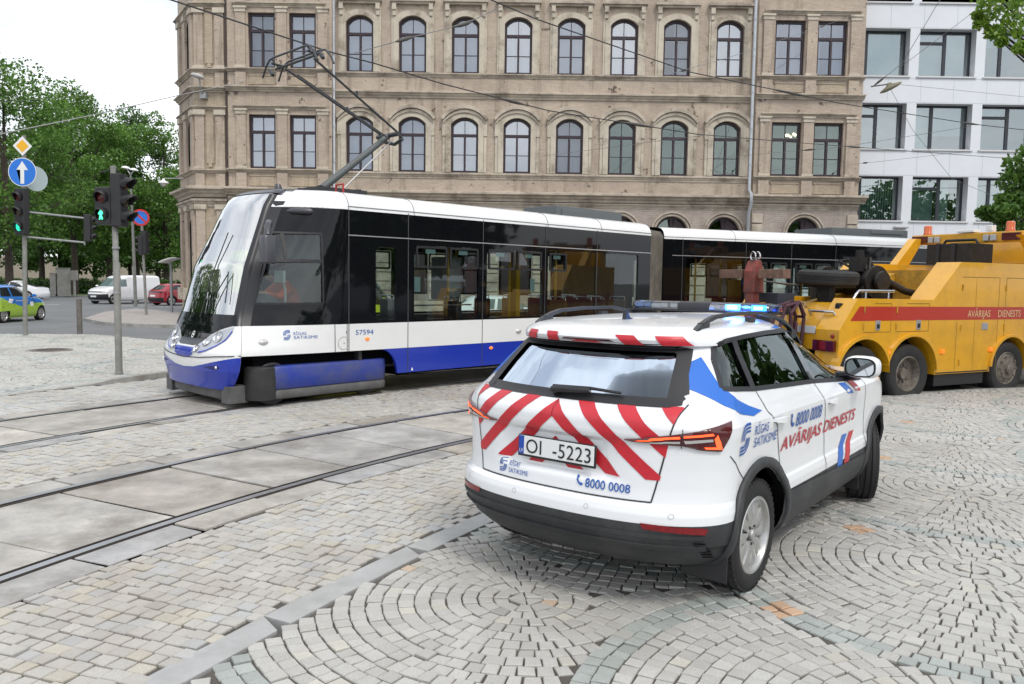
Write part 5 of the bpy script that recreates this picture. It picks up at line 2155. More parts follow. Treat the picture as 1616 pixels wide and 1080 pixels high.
# front lamps and grille (face away from the camera)
for sg in (-1, 1):
    patch([[(sg * .40, .86), (sg * .78, .90), (sg * .76, .80), (sg * .42, .78)]], lambda y, z: SV.front(y, z, .006), M_LAMPC, 'headlight', suv)
patch([[(-.38, .70), (.38, .70), (.38, .88), (-.38, .88)]], lambda y, z: SV.front(y, z, .006), M_GLOSSBLACK, 'grille', suv)
# ------------------------------------------------------------------ the tram
M_TWHITE = mat('tram_white', (0.74, 0.745, 0.74), rough=0.3, coat=0.5, var=0.03, vscale=1.5)
M_TBLUE = mat('tram_blue', (0.012, 0.035, 0.36), rough=0.25, coat=0.5)
M_TBLUED = mat('dusty_blue_cover', (0.014, 0.038, 0.30), rough=0.5, dirt=(0.10, 0.105, 0.115), dscale=1.4, damt=0.85, dlo=0.36, dhi=0.68)
M_TBLACK = mat('tram_black_glazing', (0.005, 0.0055, 0.007), rough=0.04, spec=0.32)
M_TDARK = mat('tram_dark_grey', (0.045, 0.045, 0.055), rough=0.4, coat=0.2)
M_TGREY = mat('tram_grime_grey', (0.10, 0.10, 0.10), rough=0.7, var=0.3, vscale=4, dirt=(0.05, 0.045, 0.04), dscale=3)
M_TSILV = mat('silver_pod', (0.42, 0.44, 0.47), rough=0.3, metal=0.35)
M_TGL = glass('tram_glass', tint=(0.70, 0.79, 0.76), refl=0.03, gcol=(0.95, 1, 1), wob=0.02)
M_TWS = glass('tram_windscreen', tint=(0.42, 0.52, 0.49), refl=0.50, gcol=(1.0, 1.0, 1.0), wob=0.015)
M_TIN = mat('tram_interior', (0.36, 0.37, 0.37), rough=0.7)
M_TFLOOR = mat('tram_floor', (0.06, 0.06, 0.065), rough=0.8)
M_YPOLE = mat('yellow_pole', (0.62, 0.34, 0.015), rough=0.4)
M_SEATM = mat('maroon_seat', (0.10, 0.02, 0.03), rough=0.8)
M_SEATB = mat('brown_seat', (0.25, 0.12, 0.04), rough=0.7)
M_STICK = mat('pale_sticker', (0.55, 0.75, 0.75), rough=0.6)
M_BELLOW = mat('bellows_rubber', (0.22, 0.20, 0.165), rough=0.8, var=0.2, vscale=3, dirt=(.06, .055, .05), dscale=2)
M_ORL = mat('orange_marker_lamp', (0.7, 0.16, 0.02), rough=0.2, emit=(1, 0.25, 0.03), estr=0.5)
TH = 0.7812
tram = thing('tram', 'low articulated tram in white, black and blue turning in front of the brick building', 'tram', (-2.6, 11.74, 0), math.pi / 2 - TH)
TW = 2.5
Z_SK, Z_BL, Z_WB, Z_LN, Z_BT = 0.32, 0.715, 1.125, 2.44, 2.81


def yz_wall(y, thick):
    return Matrix.Translation((0, y, 0)) @ Matrix.Rotation(math.pi / 2, 4, 'X')


def side_panel(name, outer, holes, y, m, parent, thick=0.05):
    me = curve_mesh([outer] + holes, extrude=thick / 2)
    place(me, yz_wall(y + (thick / 2 if y < TW / 2 else -thick / 2), thick))
    setmat(me, m)
    return link(name, me, parent)


def rrect(x0, z0, x1, z1, r=0.05, n=4):
    o = []
    for (cx, cz, a) in ((x1 - r, z0 + r, -math.pi / 2), (x1 - r, z1 - r, 0), (x0 + r, z1 - r, math.pi / 2), (x0 + r, z0 + r, math.pi)):
        o += [(cx + r * math.cos(a + math.pi / 2 * i / n), cz + r * math.sin(a + math.pi / 2 * i / n)) for i in range(n + 1)]
    return o


def tram_section(parent, x0, x1, wins, blue, front=None, seams=(), wsplit=(), orange=(), hoppers=(), opaque_far=()):
    for y in (0.0, TW):
        near = y == 0
        outer = [(x0, Z_WB), (x1, Z_WB), (x1, Z_BT), (x0, Z_BT)]
        if front:
            outer = [(x1, Z_WB), (x1, Z_BT)] + front
        side_panel('window_band', outer, [rrect(*w) for w in wins], y, M_TBLACK, parent)
        side_panel('white_panel', [(x0, Z_BL), (x1, Z_BL), (x1, Z_WB - .004), (x0, Z_WB - .004)], [], y + (-.004 if near else .004), M_TWHITE, parent)
        side_panel('blue_skirt', blue, [], y + (-.003 if near else .003), M_TBLUE, parent)
        off = -.012 if near else TW + .012
        for w in wins:
            gl = MB().add([(w[0], y + (.02 if near else -.02), w[1]), (w[2], y + (.02 if near else -.02), w[1]), (w[2], y + (.02 if near else -.02), w[3]), (w[0], y + (.02 if near else -.02), w[3])], [(0, 1, 2, 3)])
            gl.build('window_pane', M_TGL, parent)
        b_ = MB()
        for xs_ in seams:
            b_.box((xs_ - .006, y - .008, Z_SK + .02 if xs_ > 1 or x0 < .1 else Z_BL), (xs_ + .006, y + .008, Z_BT + .02))
        if seams:
            b_.build_each('door_seam', mat('tram_seam', (.06, .062, .065), rough=.4), parent)
        if near:
            b_ = MB().box((max(x0, .22), y - .011, Z_LN - .010), (x1, y + .008, Z_LN + .006))
            b_.build('window_rail', M_ALU, parent)
        for (hx0, hx1, hz0, hz1) in hoppers:
            o = curve_mesh([rrect(hx0, hz0, hx1, hz1, .03), rrect(hx0 + .035, hz0 + .035, hx1 - .035, hz1 - .035, .02)], extrude=.012)
            place(o, yz_wall(y, 0))
            setmat(o, M_BLACK)
            hw = link('hopper_window', o, parent)
            if near:
                st = MB().box(((hx0 + hx1) / 2 - .10, .03, hz1 - .115), ((hx0 + hx1) / 2 + .10, .034, hz1 - .045))
                st.build('sticker', M_STICK, hw)
        if near:
            for (lx_, lz_) in orange:
                b_ = MB().lathe([(0, -.028), (.03, -.022), (.045, -.005), (.05, .006)], M=Matrix.Translation((lx_, 0, lz_)) @ Matrix.Scale(.62, 4, (0, 0, 1)), n=16, axis='Y')
                b_.build('marker_lamp', M_ORL, parent, smooth=50)
    # roof
    prof = [(0.0, Z_BT), (0.012, 2.90), (0.055, 2.985), (0.14, 3.05), (0.30, 3.09), (0.8, 3.125), (1.25, 3.135)]
    prof = [(-.004, Z_BT), ] + prof[1:]
    full = prof + [(TW - p[0], p[1]) for p in reversed(prof[:-1])]
    n_ = 60
    b_ = MB()
    xs_ = [x0 + (x1 - x0) * i / n_ for i in range(n_ + 1)]
    for i in range(n_):
        for j in range(len(full) - 1):
            xm, zm = (xs_[i] + xs_[i + 1]) / 2, (full[j][1] + full[j + 1][1]) / 2
            b_.use(M_TWHITE if abs(full[j][0] + full[j + 1][0] - TW) > 2.0 else M_TDARK)
            b_.add([(xs_[i], *full[j]), (xs_[i + 1], *full[j]), (xs_[i + 1], *full[j + 1]), (xs_[i], *full[j + 1])], [(0, 1, 2, 3)])
    b_.build('roof', None, parent, smooth=35, weld=True)
    b_ = MB()
    for xs2 in wsplit:
        for s_ in (0, 1):
            pts = [(xs2, (p[0] - .003) if s_ == 0 else TW - p[0] + .003, p[1] + .004) for p in prof[:5]]
            b_.tube(pts, .005, n=5)
    b_.tube([(x0, -.003, Z_BT + .05), (x1, -.003, Z_BT + .05)], .006, n=4)
    b_.build('roof_seam', mat('roof_seam_grey', (.2, .2, .21), rough=.6), parent)
    # inside
    b_ = MB().use(M_TFLOOR).box((x0 + .02, .30, .40), (x1 - .02, TW - .30, .46))
    b_.build('floor', None, parent)
    MB().box((x0 + .02, .06, 2.62), (x1 - .02, TW - .06, 2.66)).build('ceiling', M_TIN, parent)
    for y in (.055, TW - .075):
        MB().box((x0 + .02, y, .74), (x1 - .02, y + .02, 1.10)).build('inner_lining', mat('grey_lining', (.12, .12, .125), rough=.7), parent)


# side windows: (x0, z0, x1, z1)
WA = [(.72, 1.17, 1.10, 2.28), (1.46, 1.16, 2.86, 2.34), (3.05, 1.16, 4.46, 2.34), (4.62, 1.16, 7.46, 2.38)]
# the cab narrows towards the nose and towards the roof
zn = [.25, .40, .50, .62, .75, .82, .90, 1.0, 1.12, 1.3, 1.95, 2.4, 2.82, 3.0, 3.08, 3.13]
xs_n = [-1.46, -1.44, -1.43, -1.42, -1.415, -1.40, -1.375, -1.35, -1.325, -1.265, -1.095, -.895, -.71, -.58, -.44, -.15]
in_n = [.28, .19, .14, .12, .12, .14, .18, .22, .27, .335, .385, .48, .56, .60, .66, .85]
dd_n = [.20, .25, .29, .31, .31, .28, .22, .20, .20, .20, .20, .20, .21, .22, .22, .15]
NS = 2.4
fxs = lambda z: float(np.interp(z, zn, xs_n))
fin = lambda z: float(np.interp(z, zn, in_n))
fdd = lambda z: float(np.interp(z, zn, dd_n))


def cab_side(x, z, y0=0.0, off=0.0, far=False):
    t = min(1.0, max(0.0, (.22 - x) / (.22 - fxs(z))))
    y = y0 + (fin(z) - y0) * t ** 1.7 - off
    return Vector((x, TW - y if far else y, z))


arch = [(.80, .715)] + [(.80 + .33 * math.sin(t), .32 + .395 * math.cos(t)) for t in np.linspace(0.1, math.pi / 2, 8)]
blueA = [(1.13, Z_SK), (7.9, Z_SK), (7.9, Z_BL - .003), (.80, Z_BL - .003)] + arch[1:-1]
tram_section(tram, .22, 7.9, WA, blueA, seams=(.23, 1.335, 2.95, 4.54, 6.06), wsplit=(.23, 1.45, 4.6, 6.2),
             orange=((.56, .885), (3.17, .62), (6.6, .62)), hoppers=((1.49, 2.15, 2.03, 2.33), (2.20, 2.84, 2.03, 2.33), (3.08, 3.72, 2.03, 2.33), (3.80, 4.44, 2.03, 2.33), (4.66, 5.2, 2.0, 2.33)) if False else tuple((a, b_, 1.99, 2.335) for a, b_ in ((1.49, 2.14), (2.20, 2.84), (3.08, 3.72), (3.80, 4.44), (4.66, 5.14))))
# cab sides
for far in (False, True):
    fcs = lambda o: (lambda x, z: cab_side(x, z, 0, o, far))
    edge = [(fxs(z) + .003, z) for z in np.linspace(2.82, 1.125, 16)]
    win = [(-1.12, 1.44), (-.19, 1.44), (-.19, 2.43), (-.80, 2.43)] if not far else [(-1.12, 1.25), (.15, 1.25), (.15, 2.43), (-.80, 2.43)]
    me = curve_mesh([[(.22, 1.125), (.22, 2.82)] + edge, win])
    map_mesh(me, lambda x, y, z: cab_side(x, y, 0, 0, far), .07)
    setmat(me, M_TBLACK)
    me.shade_smooth()
    link('window_band', me, tram)
    edge = [(fxs(z) + .003, z) for z in np.linspace(1.121, .715, 8)]
    patch([[(.22, .715), (.22, 1.121)] + edge], fcs(.004), M_TWHITE, 'white_panel', tram, cut=.07)
    patch([win], fcs(-.02), M_TGL, 'window_pane', tram, cut=.1)
    patch(ribbon([(-.94, 2.04), (-.17, 2.04)], .045) + ribbon([(-.67, 2.06), (-.67, 2.43)], .04) + ribbon([(-1.12, 1.43), (-.18, 1.43), (-.18, 2.44), (-.80, 2.44), (-1.12, 1.43)], .03), fcs(.006), M_BLACK, 'cab_window_frame', tram, cut=.1)
    patch(ribbon([(-.005, .715), (-.005, 1.12)], .012) + ribbon([(.20, .715), (.20, 1.12)], .012), fcs(.006), M_GAP, 'panel_seam', tram, cut=.1)
# marks on the near side
tf = lambda x, z: cab_side(x, z, 0, .008) if x < .22 else Vector((x, -.0085, z))
patch(wave_logo(-.79, .925, .125), tf, M_BLUET, 'operator_emblem', tram, cut=.05, smooth=False)
write('RĪGAS', tf, -.645, .985, .19, .040, M_BLUET, 'side_lettering', tram)
write('SATiKSME', tf, -.645, .93, .36, .042, M_BLUET, 'side_lettering', tram)
write('57594', tf, .35, .955, .32, .072, M_BLUET, 'side_lettering', tram, cut=None)
for x, m_ in ((-1.08, M_LAMPC), (3.85, M_LAMPC)):
    b = MB().lathe([(0, -.03), (.05, -.026), (.07, -.01), (.075, .0)], M=Matrix.Translation(tuple(cab_side(x, .895, 0, .004)) if x < .2 else (x, -.004, .895)) @ Matrix.Scale(.6, 4, (0, 0, 1)), n=16, axis='Y')
    b.build('side_lamp', m_, tram, smooth=50)
b = MB().prism([(.18, .99), (.205, .99), (.1925, 1.02)], lambda p, h: (p[0], h, p[1]), -.009, -.004)
b.build('jacking_mark', M_BLACK, tram)
b = MB().lathe([(.10, -.006), (.094, -.008), (.088, -.006)], M=Matrix.Translation((.14, 0, .84)), n=24, axis='Y')
b.lathe([(0, -.010), (.014, -.008), (.016, -.004)], M=Matrix.Translation((.15, 0, .84)), n=10, axis='Y')
b.build('access_cap', mat('cap_grey', (.45, .45, .44), rough=.5), tram)
b = MB().prism([(1.40, .345), (1.44, .345), (1.43, .385), (1.42, .395)], lambda p, h: (p[0], h, p[1]), -.009, -.003)
b.build('lift_mark', M_WHITE, tram)
# fairing of the side camera
rows = []
for x, s_ in ((-.56, .3), (-.52, .8), (-.42, 1.0), (-.34, 1.0), (-.30, .85), (-.295, .4)):
    rows.append([(x, cab_side(x, 2.755).y + .01 - .10 * s_ * max(0, math.cos(t)) ** .7, 2.755 + .05 * s_ * math.sin(t)) for t in np.linspace(-math.pi / 2, math.pi / 2, 9)])
MB().grid(rows, caps=True).build('side_camera', M_TDARK, tram, smooth=50)

# ---- nose
def nose(y, z, off=0.0):
    def f(y_, z_):
        v_ = max(-1.0, min(1.0, (y_ - TW / 2) / (TW / 2)))
        return Vector((fxs(z_) - fdd(z_) * (1 - abs(v_) ** NS) ** (1 / NS), TW / 2 + v_ * (TW / 2 - fin(z_)), z_))
    if off == 0:
        return f(y, z)
    e = .012
    y2 = min(max(y, .03), TW - .03)
    n = (f(y2, z + e) - f(y2, z - e)).cross(f(y2 + e, z) - f(y2 - e, z)).normalized()
    if n.x > 0:
        n = -n
    return f(y, z) + n * off


def yrow(z, n=40, v0=1.0):
    return [nose(TW / 2 + TW / 2 * v0 * math.sin(math.pi / 2 * k), z) for k in np.linspace(-1, 1, n + 1)]


zz = [round(z, 3) for z in np.arange(.25, 1.281, .03)]
b = MB().use(M_TBLUE).grid([yrow(z) for z in zz if z < .50])
b.use(M_TWHITE).grid([yrow(z) for z in zz if z > .48])
b.use(M_DARK).grid([[(fxs(z) + .01, fin(z), z), (fxs(z) + .01, TW - fin(z), z)] for z in zz])
b.build('nose', None, tram, smooth=50)
b = MB().grid([[nose(TW / 2 + TW / 2 * k, z, .002) for k in np.linspace(-.955, .955, 41)] for z in np.linspace(1.27, 3.03, 24)])
b.build('windscreen', M_TWS, tram, smooth=60)
for sg in (-1, 1):
    b = MB().grid([[nose(TW / 2 + sg * TW / 2 * k, z, .004) for k in np.linspace(.925, 1.0, 10)] for z in np.linspace(1.12, 3.0, 24)])
    b.grid([[nose(TW / 2 + sg * TW / 2, z, .004), cab_side(fxs(z) + .11, z, 0, .004, sg > 0)] for z in np.linspace(1.12, 2.9, 16)])
    b.build('windscreen_pillar', mat('pillar_charcoal', (.014, .014, .017), rough=.35), tram, smooth=50)
b = MB().grid([[nose(TW / 2 + TW / 2 * k, z, .006) for k in np.linspace(-1, 1, 41)] for z in np.linspace(3.02, 3.13, 8)])
b.build('roof_brow', M_TDARK, tram, smooth=50)
# cab roof: dark cap in front, white shoulder sweeping up at the back
prof = [(-.004, Z_BT), (0.012, 2.90), (0.055, 2.985), (0.14, 3.05), (0.30, 3.09), (0.8, 3.125), (1.25, 3.135)]
fullp = prof + [(TW - p[0], p[1]) for p in reversed(prof[:-1])]
b = MB()
n_ = 40
for j in range(len(fullp) - 1):
    far_ = j >= len(prof) - 1
    for i in range(n_):
        q = []
        for (k, jj) in ((i, j), (i + 1, j), (i + 1, j + 1), (i, j + 1)):
            py_, pz_ = fullp[jj]
            y0_ = min(py_, TW - py_)
            zz_ = min(pz_, 3.128)
            xf_ = fxs(zz_)
            x_ = xf_ + (.23 - xf_) * k / n_
            t_ = max(0.0, (.23 - x_) / (.23 - xf_)) ** 1.7
            y_ = y0_ + (max(fin(zz_), y0_) - y0_) * t_
            q.append((x_, TW - y_ if py_ > TW / 2 else y_, pz_ + .003))
        xm = sum(p[0] for p in q) / 4
        zm = sum(p[2] for p in q) / 4
        side_ = abs(fullp[j][0] + fullp[j + 1][0] - TW) > 1.7
        white = side_ and xm > -.92 + .60 * max(0, (zm - 2.81) / .27) ** 1.5
        b.use(M_TWHITE if white else M_TDARK)
        b.add(q, [(0, 1, 2, 3)])
b.build('cab_roof', None, tram, smooth=40, weld=True)
# drawings on the nose
nf = lambda o: (lambda y, z: nose(y, z, o))
sym = lambda P: P + [(TW - y, z) for y, z in reversed(P)]
patch([sym([(.05, 1.27), (.04, 1.13), (.35, 1.07), (.62, .995), (.80, .91), (.88, .845), (1.0, .825)])], nf(.006), M_TBLACK, 'nose_panel', tram, cut=.04)
patch([sym([(.90, .80), (.93, .70), (1.05, .665)])], nf(.006), M_TBLUE, 'nose_band', tram, cut=.04)
lowb = sym([(.01, .705), (.25, .665), (.6, .60), (.9, .545)])
lowb = [(.0, .25), (.0, .70), (.25, .65), (.6, .585), (.9, .535), (1.25, .515), (1.6, .535), (1.9, .585), (2.25, .65), (2.5, .70), (2.5, .25)]
patch([lowb], nf(.005), M_TBLUE, 'lower_bumper', tram, cut=.014)
patch(ribbon([(.0, .725), (.3, .708), (.7, .675), (1.25, .655), (1.8, .675), (2.2, .708), (2.5, .725)], .014), nf(.007), M_GAP, 'bumper_gap', tram, cut=.04)
for sg in (-1, 1):
    my = (lambda y: y) if sg < 0 else (lambda y: TW - y)
    pod = [(my(y), z) for y, z in [(.95, .735), (.86, .83), (.76, .91), (.58, .985), (.34, 1.05), (.06, 1.11), (.09, 1.05), (.20, .94), (.36, .845), (.55, .775), (.75, .74)]]
    o = patch([pod], nf(.009), M_TSILV, 'headlight_pod', tram, cut=.04)
    patch(ribbon([(my(y), z) for y, z in [(.09, 1.05), (.20, .94), (.36, .845), (.55, .775), (.75, .74)]], .02), nf(.010), M_TBLUE, 'pod_rim', o, cut=.04)
    for (y, z, r_) in ((.83, .79, .055), (.64, .875, .075), (.40, .955, .085)):
        y = my(y)
        c_ = nose(y, z, .008)
        n3 = (nose(y, z, .1) - nose(y, z, 0)).normalized()
        M_ = Matrix.Translation(c_) @ n3.to_track_quat('Z', 'Y').to_matrix().to_4x4()
        hl = MB().use(M_CHROME).lathe([(r_, .012), (r_ * .97, .016), (r_ * .9, .006), (r_ * .5, -.02), (0, -.03)], M=M_, n=22).build('headlight', None, o, smooth=50)
        MB().lathe([(r_ * .35, -.012), (r_ * .2, .004), (0, .008)], M=M_, n=14).build('bulb', mat('tram_bulb', (.8, .8, .75), rough=.2, emit=(1, .95, .8), estr=.8), hl, smooth=60)
    # fog lamp slot
    patch([[(my(y), z) for y, z in [(.58, .55), (.40, .575), (.24, .58), (.22, .545), (.35, .525)]]], nf(.008), mat('blue_recess', (.006, .012, .12), rough=.5), 'fog_lamp_recess', tram, cut=.04)
    c_ = nose(my(.27), .562, .014)
    MB().lathe([(0, .02), (.018, .012), (.022, 0)], M=Matrix.Translation(c_) @ Matrix.Rotation(-math.pi / 2, 4, 'Y'), n=12).build('fog_lamp', mat('fog_lens', (.8, .8, .82), rough=.1), tram)
# maker's ring emblem
rg = []
for i in range(20):
    t0, t1 = 2 * math.pi * i / 20, 2 * math.pi * (i + 1) / 20
    rg.append([(1.25 + .05 * math.cos(t0), .965 + .05 * math.sin(t0)), (1.25 + .05 * math.cos(t1), .965 + .05 * math.sin(t1)), (1.25 + .036 * math.cos(t1), .965 + .036 * math.sin(t1)), (1.25 + .036 * math.cos(t0), .965 + .036 * math.sin(t0))])
rg.append([(1.225, .955), (1.27, .955), (1.285, .965), (1.27, .975), (1.225, .975)])
patch(rg, nf(.010), M_WHITE, 'maker_emblem', tram, cut=None)
# wipers
for (pts) in ([(1.05, 1.20), (1.0, 1.75), (.93, 2.42)], [(.85, 1.24), (.60, 1.60), (.38, 1.84)], [(.40, 1.86), (.33, 1.62), (.30, 1.42)]):
    b = MB().tube([nose(y, z, .045) for y, z in pts], .008, n=6)
    b.build('wiper', M_BLACK, tram)
# front underrun and side trims
b = MB().use(M_TGREY)
b.grid([[nose(TW / 2 + TW / 2 * .96 * k, .26) + Vector((.07, 0, -.02 - d)) for k in np.linspace(-1, 1, 21)] for d in (0, .06, .12)])
b.box((-1.56, .22, .06), (-1.26, .42, .30)).box((-1.56, TW - .42, .06), (-1.26, TW - .22, .30))
b.box((-1.5, .4, .08), (-1.2, TW - .4, .24))
b.build('underrun_guard', None, tram, bevel=.01)

# ---- bogies
def bogie(parent, x0, x1, yaw, pivot):
    root = MB().use(M_DARK).box((x0 + .3, .35, .15), (x1 - .3, TW - .35, .42)).build('bogie', None, parent)
    for y, sg in ((.03, -1), (TW - .03, 1)):
        for (z0, z1, m_, d, nm) in ((.235, .56, M_TBLUED, .0, 'bogie_cover'), (.10, .232, M_TGREY, .02, 'bogie_step')):
            b_ = MB()
            L_, r_ = x1 - x0, .24
            rows = []
            for z, ins in ((z0, .012), (z0 + .012, .0), ((z0 + z1) / 2, -.004), (z1 - .03, .0), (z1 - .008, .012), (z1, .035)):
                row = []
                for t in np.linspace(0, math.pi, 13):
                    # plan: rounded ends
                    row.append((x0 + r_ - (r_ - ins) * math.sin(math.pi / 2 + t / 2) if False else 0, 0, 0))
                pl_ = []
                for t in np.linspace(0, math.pi / 2, 8):
                    pl_.append((x0 + .14 + r_ - (r_ - ins) * math.cos(t), .0 + .24 - (.24 - ins) * math.sin(t)))
                for t in np.linspace(math.pi / 2, 0, 8):
                    pl_.append((x1 - r_ + (r_ - ins) * math.cos(t), .0 + .24 - (.24 - ins) * math.sin(t)))
                rows.append([(px, y + (-sg * 0 + (q if sg < 0 else -q)) + sg * .0 + d * (-sg) * 0, z) for px, q in pl_])
            b_.grid(rows)
            b_.add([rows[-1][k] for k in range(len(rows[-1]))], [tuple(range(len(rows[-1])))])
            b_.build(nm, m_, root, smooth=45)
        ec = MB().lathe([(.0, .56), (.20, .56), (.225, .54), (.235, .40), (.235, .10), (.2, .09)], M=Matrix.Translation((x0 + .18, y + (.225 if sg < 0 else -.225), 0)), n=24)
        ec.build('bogie_end', mat('dark_bogie_end', (.022, .021, .021), rough=.6, var=.4, vscale=5), root, smooth=40)
        for xw in (x0 + .34, x1 - .34):
            wy = y + (.22 if sg < 0 else -.22)
            wl = MB().use(M_TGREY).lathe([(.0, -.02), (.10, -.03), (.12, -.01), (.24, -.02), (.285, -.03), (.30, -.02), (.30, .09), (0, .1)], M=Matrix.Translation((xw, wy, .30)), n=28, axis='Y')
            wl.build('wheel', None, root, smooth=40)
    # yaw the whole bogie about its middle
    M_ = Matrix.Translation(pivot) @ Matrix.Rotation(yaw, 4, 'Z') @ Matrix.Translation((-pivot[0], -pivot[1], 0))
    root.matrix_local = M_
    return root


bogie(tram, -1.30, 1.02, R(2.5), (-.16, 1.25, 0))
bg2 = MB().box((-1.2, .2, .45), (1.2, TW - .2, .7))
bg2.build('underframe', M_DARK, tram)
MB().box((1.3, .25, .26), (7.8, TW - .25, .40)).build('underframe', M_DARK, tram)

# ---- inside of the first section: poles, seats, partition, cab
b = MB()
for (x, y) in ((2.55, .45), (4.1, .5), (4.1, 2.0), (5.4, .5), (6.6, 2.0), (1.3, 2.0), (3.0, 2.0)):
    b.tube([(x, y, .46), (x, y, 2.62)], .022, n=8)
    b.build('grab_pole', M_YPOLE, tram)
    b = MB()
MB().box((4.14, .35, .46), (4.24, .53, 2.62)).build('yellow_post', M_YPOLE, tram)
MB().box((2.62, .5, 1.45), (2.9, 1.0, 2.2)).build('door_equipment', M_TIN, tram, bevel=.02)
MB().box((.46, .08, .46), (.52, TW - .08, 2.62)).build('cab_partition', mat('dark_partition', (.03, .03, .032), rough=.5), tram)
for k, (x, y, mm) in enumerate([(2.35, .35, M_TDARK), (5.1, .35, M_SEATB), (5.9, .35, M_SEATM), (6.3, .35, M_SEATM), (7.0, .35, M_SEATB), (5.3, .9, M_SEATM), (6.1, .9, M_SEATM), (6.9, .9, M_SEATM), (4.5, 1.9, M_SEATM), (5.3, 1.9, M_SEATB), (6.1, 1.9, M_SEATM), (2.2, 2.0, M_TDARK), (7.2, 1.9, M_SEATM)]):
    s_ = MB().box((x - .22, y - .21, .85), (x + .22, y + .21, .92)).box((x + .18, y - .21, .90), (x + .26, y + .21, 1.44))
    o = s_.build('seat', mm, tram, bevel=.03)
    MB().tube([(x + .22, y - .19, 1.40), (x + .22, y - .19, 1.50), (x + .22, y + .19, 1.50), (x + .22, y + .19, 1.40)], .014, n=6).build('seat_handle', M_CHROME, o)
b = MB().tube([(1.5, .12, 1.38), (2.8, .12, 1.38)], .014, n=6)
b.build('window_bar', M_ALU, tram)
for (x, z) in ((1.56, 1.72), (4.25, 1.72)):
    MB().box((x - .06, .045, z - .12), (x + .06, .05, z + .12)).build('sticker', M_STICK, tram)
# cab: desk, monitor, seat
M_DESK = mat('cab_desk', (.10, .13, .135), rough=.6)
b = MB()
b.prism([(-1.36, 1.10), (-1.28, 1.38), (-1.10, 1.56), (-.80, 1.56), (-.62, 1.42), (-.62, .9), (-1.25, .9)], lambda p, h: (p[0], h, p[1]), .42, TW - .42)
b.build('cab_desk', M_DESK, tram, bevel=.03)
b = MB().tube([(-.46, .62, 1.40), (-.46, .62, 1.62), (-.50, .63, 1.76)], .02, n=8)
b.box((-.56, .50, 1.72), (-.52, .76, 1.90))
b.build('cab_monitor', mat('monitor_grey', (.45, .50, .50), rough=.5), tram, bevel=.01)
b = MB().box((-.24, .95, .84), (.24, 1.5, .98)).box((.22, .95, .98), (.32, 1.5, 1.85))
b.build('driver_seat', M_TFLOOR, tram, bevel=.04)
# mirror on the pillar
b = MB()
rows = []
for z, s_ in ((1.98, .8), (2.0, 1), (2.33, 1), (2.36, .8)):
    rows.append([(-1.16 + .105 * s_ * math.copysign(abs(math.cos(t)) ** .6, math.cos(t)), -.17 + .085 * s_ * math.copysign(abs(math.sin(t)) ** .6, math.sin(t)), z) for t in np.linspace(0, 2 * math.pi, 21)[:-1]])
b.grid(rows, closed=True, caps=True)
o = b.build('mirror', M_TDARK, tram, smooth=40)
b = MB().tube([(-.88, .30, 2.52), (-1.02, .05, 2.55), (-1.12, -.10, 2.50), (-1.15, -.15, 2.36)], [.04, .045, .045, .04], n=8)
b.build('mirror_arm', M_TDARK, o, smooth=50)

# ---- roof equipment and pantograph
b = MB().box((5.9, .95, 3.10), (8.1, 1.9, 3.36)).box((6.05, .93, 3.16), (7.0, .95, 3.30))
b.build('roof_box', mat('grey_roof_box', (.13, .145, .15), rough=.5), tram, bevel=.02)
M_PAN = mat('pantograph_steel', (.055, .058, .062), rough=.5, metal=.4)
b = MB()
b.box((.25, .85, 3.14), (1.15, 1.65, 3.22))
for x in (.35, 1.05):
    for y in (.95, 1.55):
        b.lathe([(.05, 3.12), (.06, 3.17), (.04, 3.2), (.05, 3.24)], M=Matrix.Translation((x, y, 0)), n=10)
b.build('pantograph_base', M_PAN, tram)
b = MB().tube([(.56, 1.25, 3.24), (1.86, 1.25, 4.24)], [.064, .05], n=12)
b.build('pantograph_lower_arm', mat('pantograph_grey', (.085, .095, .095), rough=.5), tram, smooth=60)
b = MB()
b.tube([(1.98, 1.02, 4.20), (1.86, 1.02, 4.30), (.16, .82, 5.12)], .019, n=8)
b.tube([(1.98, 1.48, 4.20), (1.86, 1.48, 4.30), (.16, 1.68, 5.12)], .019, n=8)
b.tube([(1.86, .95, 4.25), (1.86, 1.55, 4.25)], .04, n=8)
b.tube([(1.75, 1.1, 4.18), (.3, 1.55, 5.03)], .012, n=6)
b.tube([(1.98, 1.0, 4.18), (2.0, 1.25, 4.12), (1.98, 1.5, 4.18)], .03, n=8)
b.tube([(1.0, .92, 4.715), (1.0, .92, 4.80)], .02, n=6)
b.tube([(1.25, 1.57, 4.60), (1.25, 1.57, 4.68)], .02, n=6)
b.build('pantograph_upper_arm', M_PAN, tram, smooth=60)
b = MB()
b.tube([(.83, 1.1, 3.22), (1.9, 1.2, 4.16)], .011, n=6)
b.build('pantograph_rod', M_ALU, tram)
b = MB()
for x in (-.02, .26):
    pts = []
    for k in np.linspace(-1, 1, 15):
        y = 1.25 + .82 * k
        drop = .26 * max(0, (abs(k) - .62) / .38) ** 2
        pts.append((x, y, 5.26 - drop))
    b.tube(pts, .016, n=6)
b.tube([(-.02, .72, 5.18), (.26, .72, 5.18)], .018, n=6)
b.tube([(-.02, 1.78, 5.18), (.26, 1.78, 5.18)], .018, n=6)
b.tube([(.12, .60, 5.14), (.12, 1.90, 5.14)], .021, n=8)
for y in (.72, 1.78):
    b.tube([(.12, y, 5.12), (-.02, y, 5.25)], .012, n=6)
    b.tube([(.12, y, 5.12), (.26, y, 5.25)], .012, n=6)
for y in (.5, 2.0):
    b.tube([(.12, y, 5.06), (.12, y + .1, 5.16)], .03, n=6)
b.build('pantograph_head', M_PAN, tram, smooth=60)
b = MB().tube([(.50, .55, 3.10), (.50, .55, 3.25), (.50, .75, 3.25), (.50, .75, 3.1)], .016, n=6)
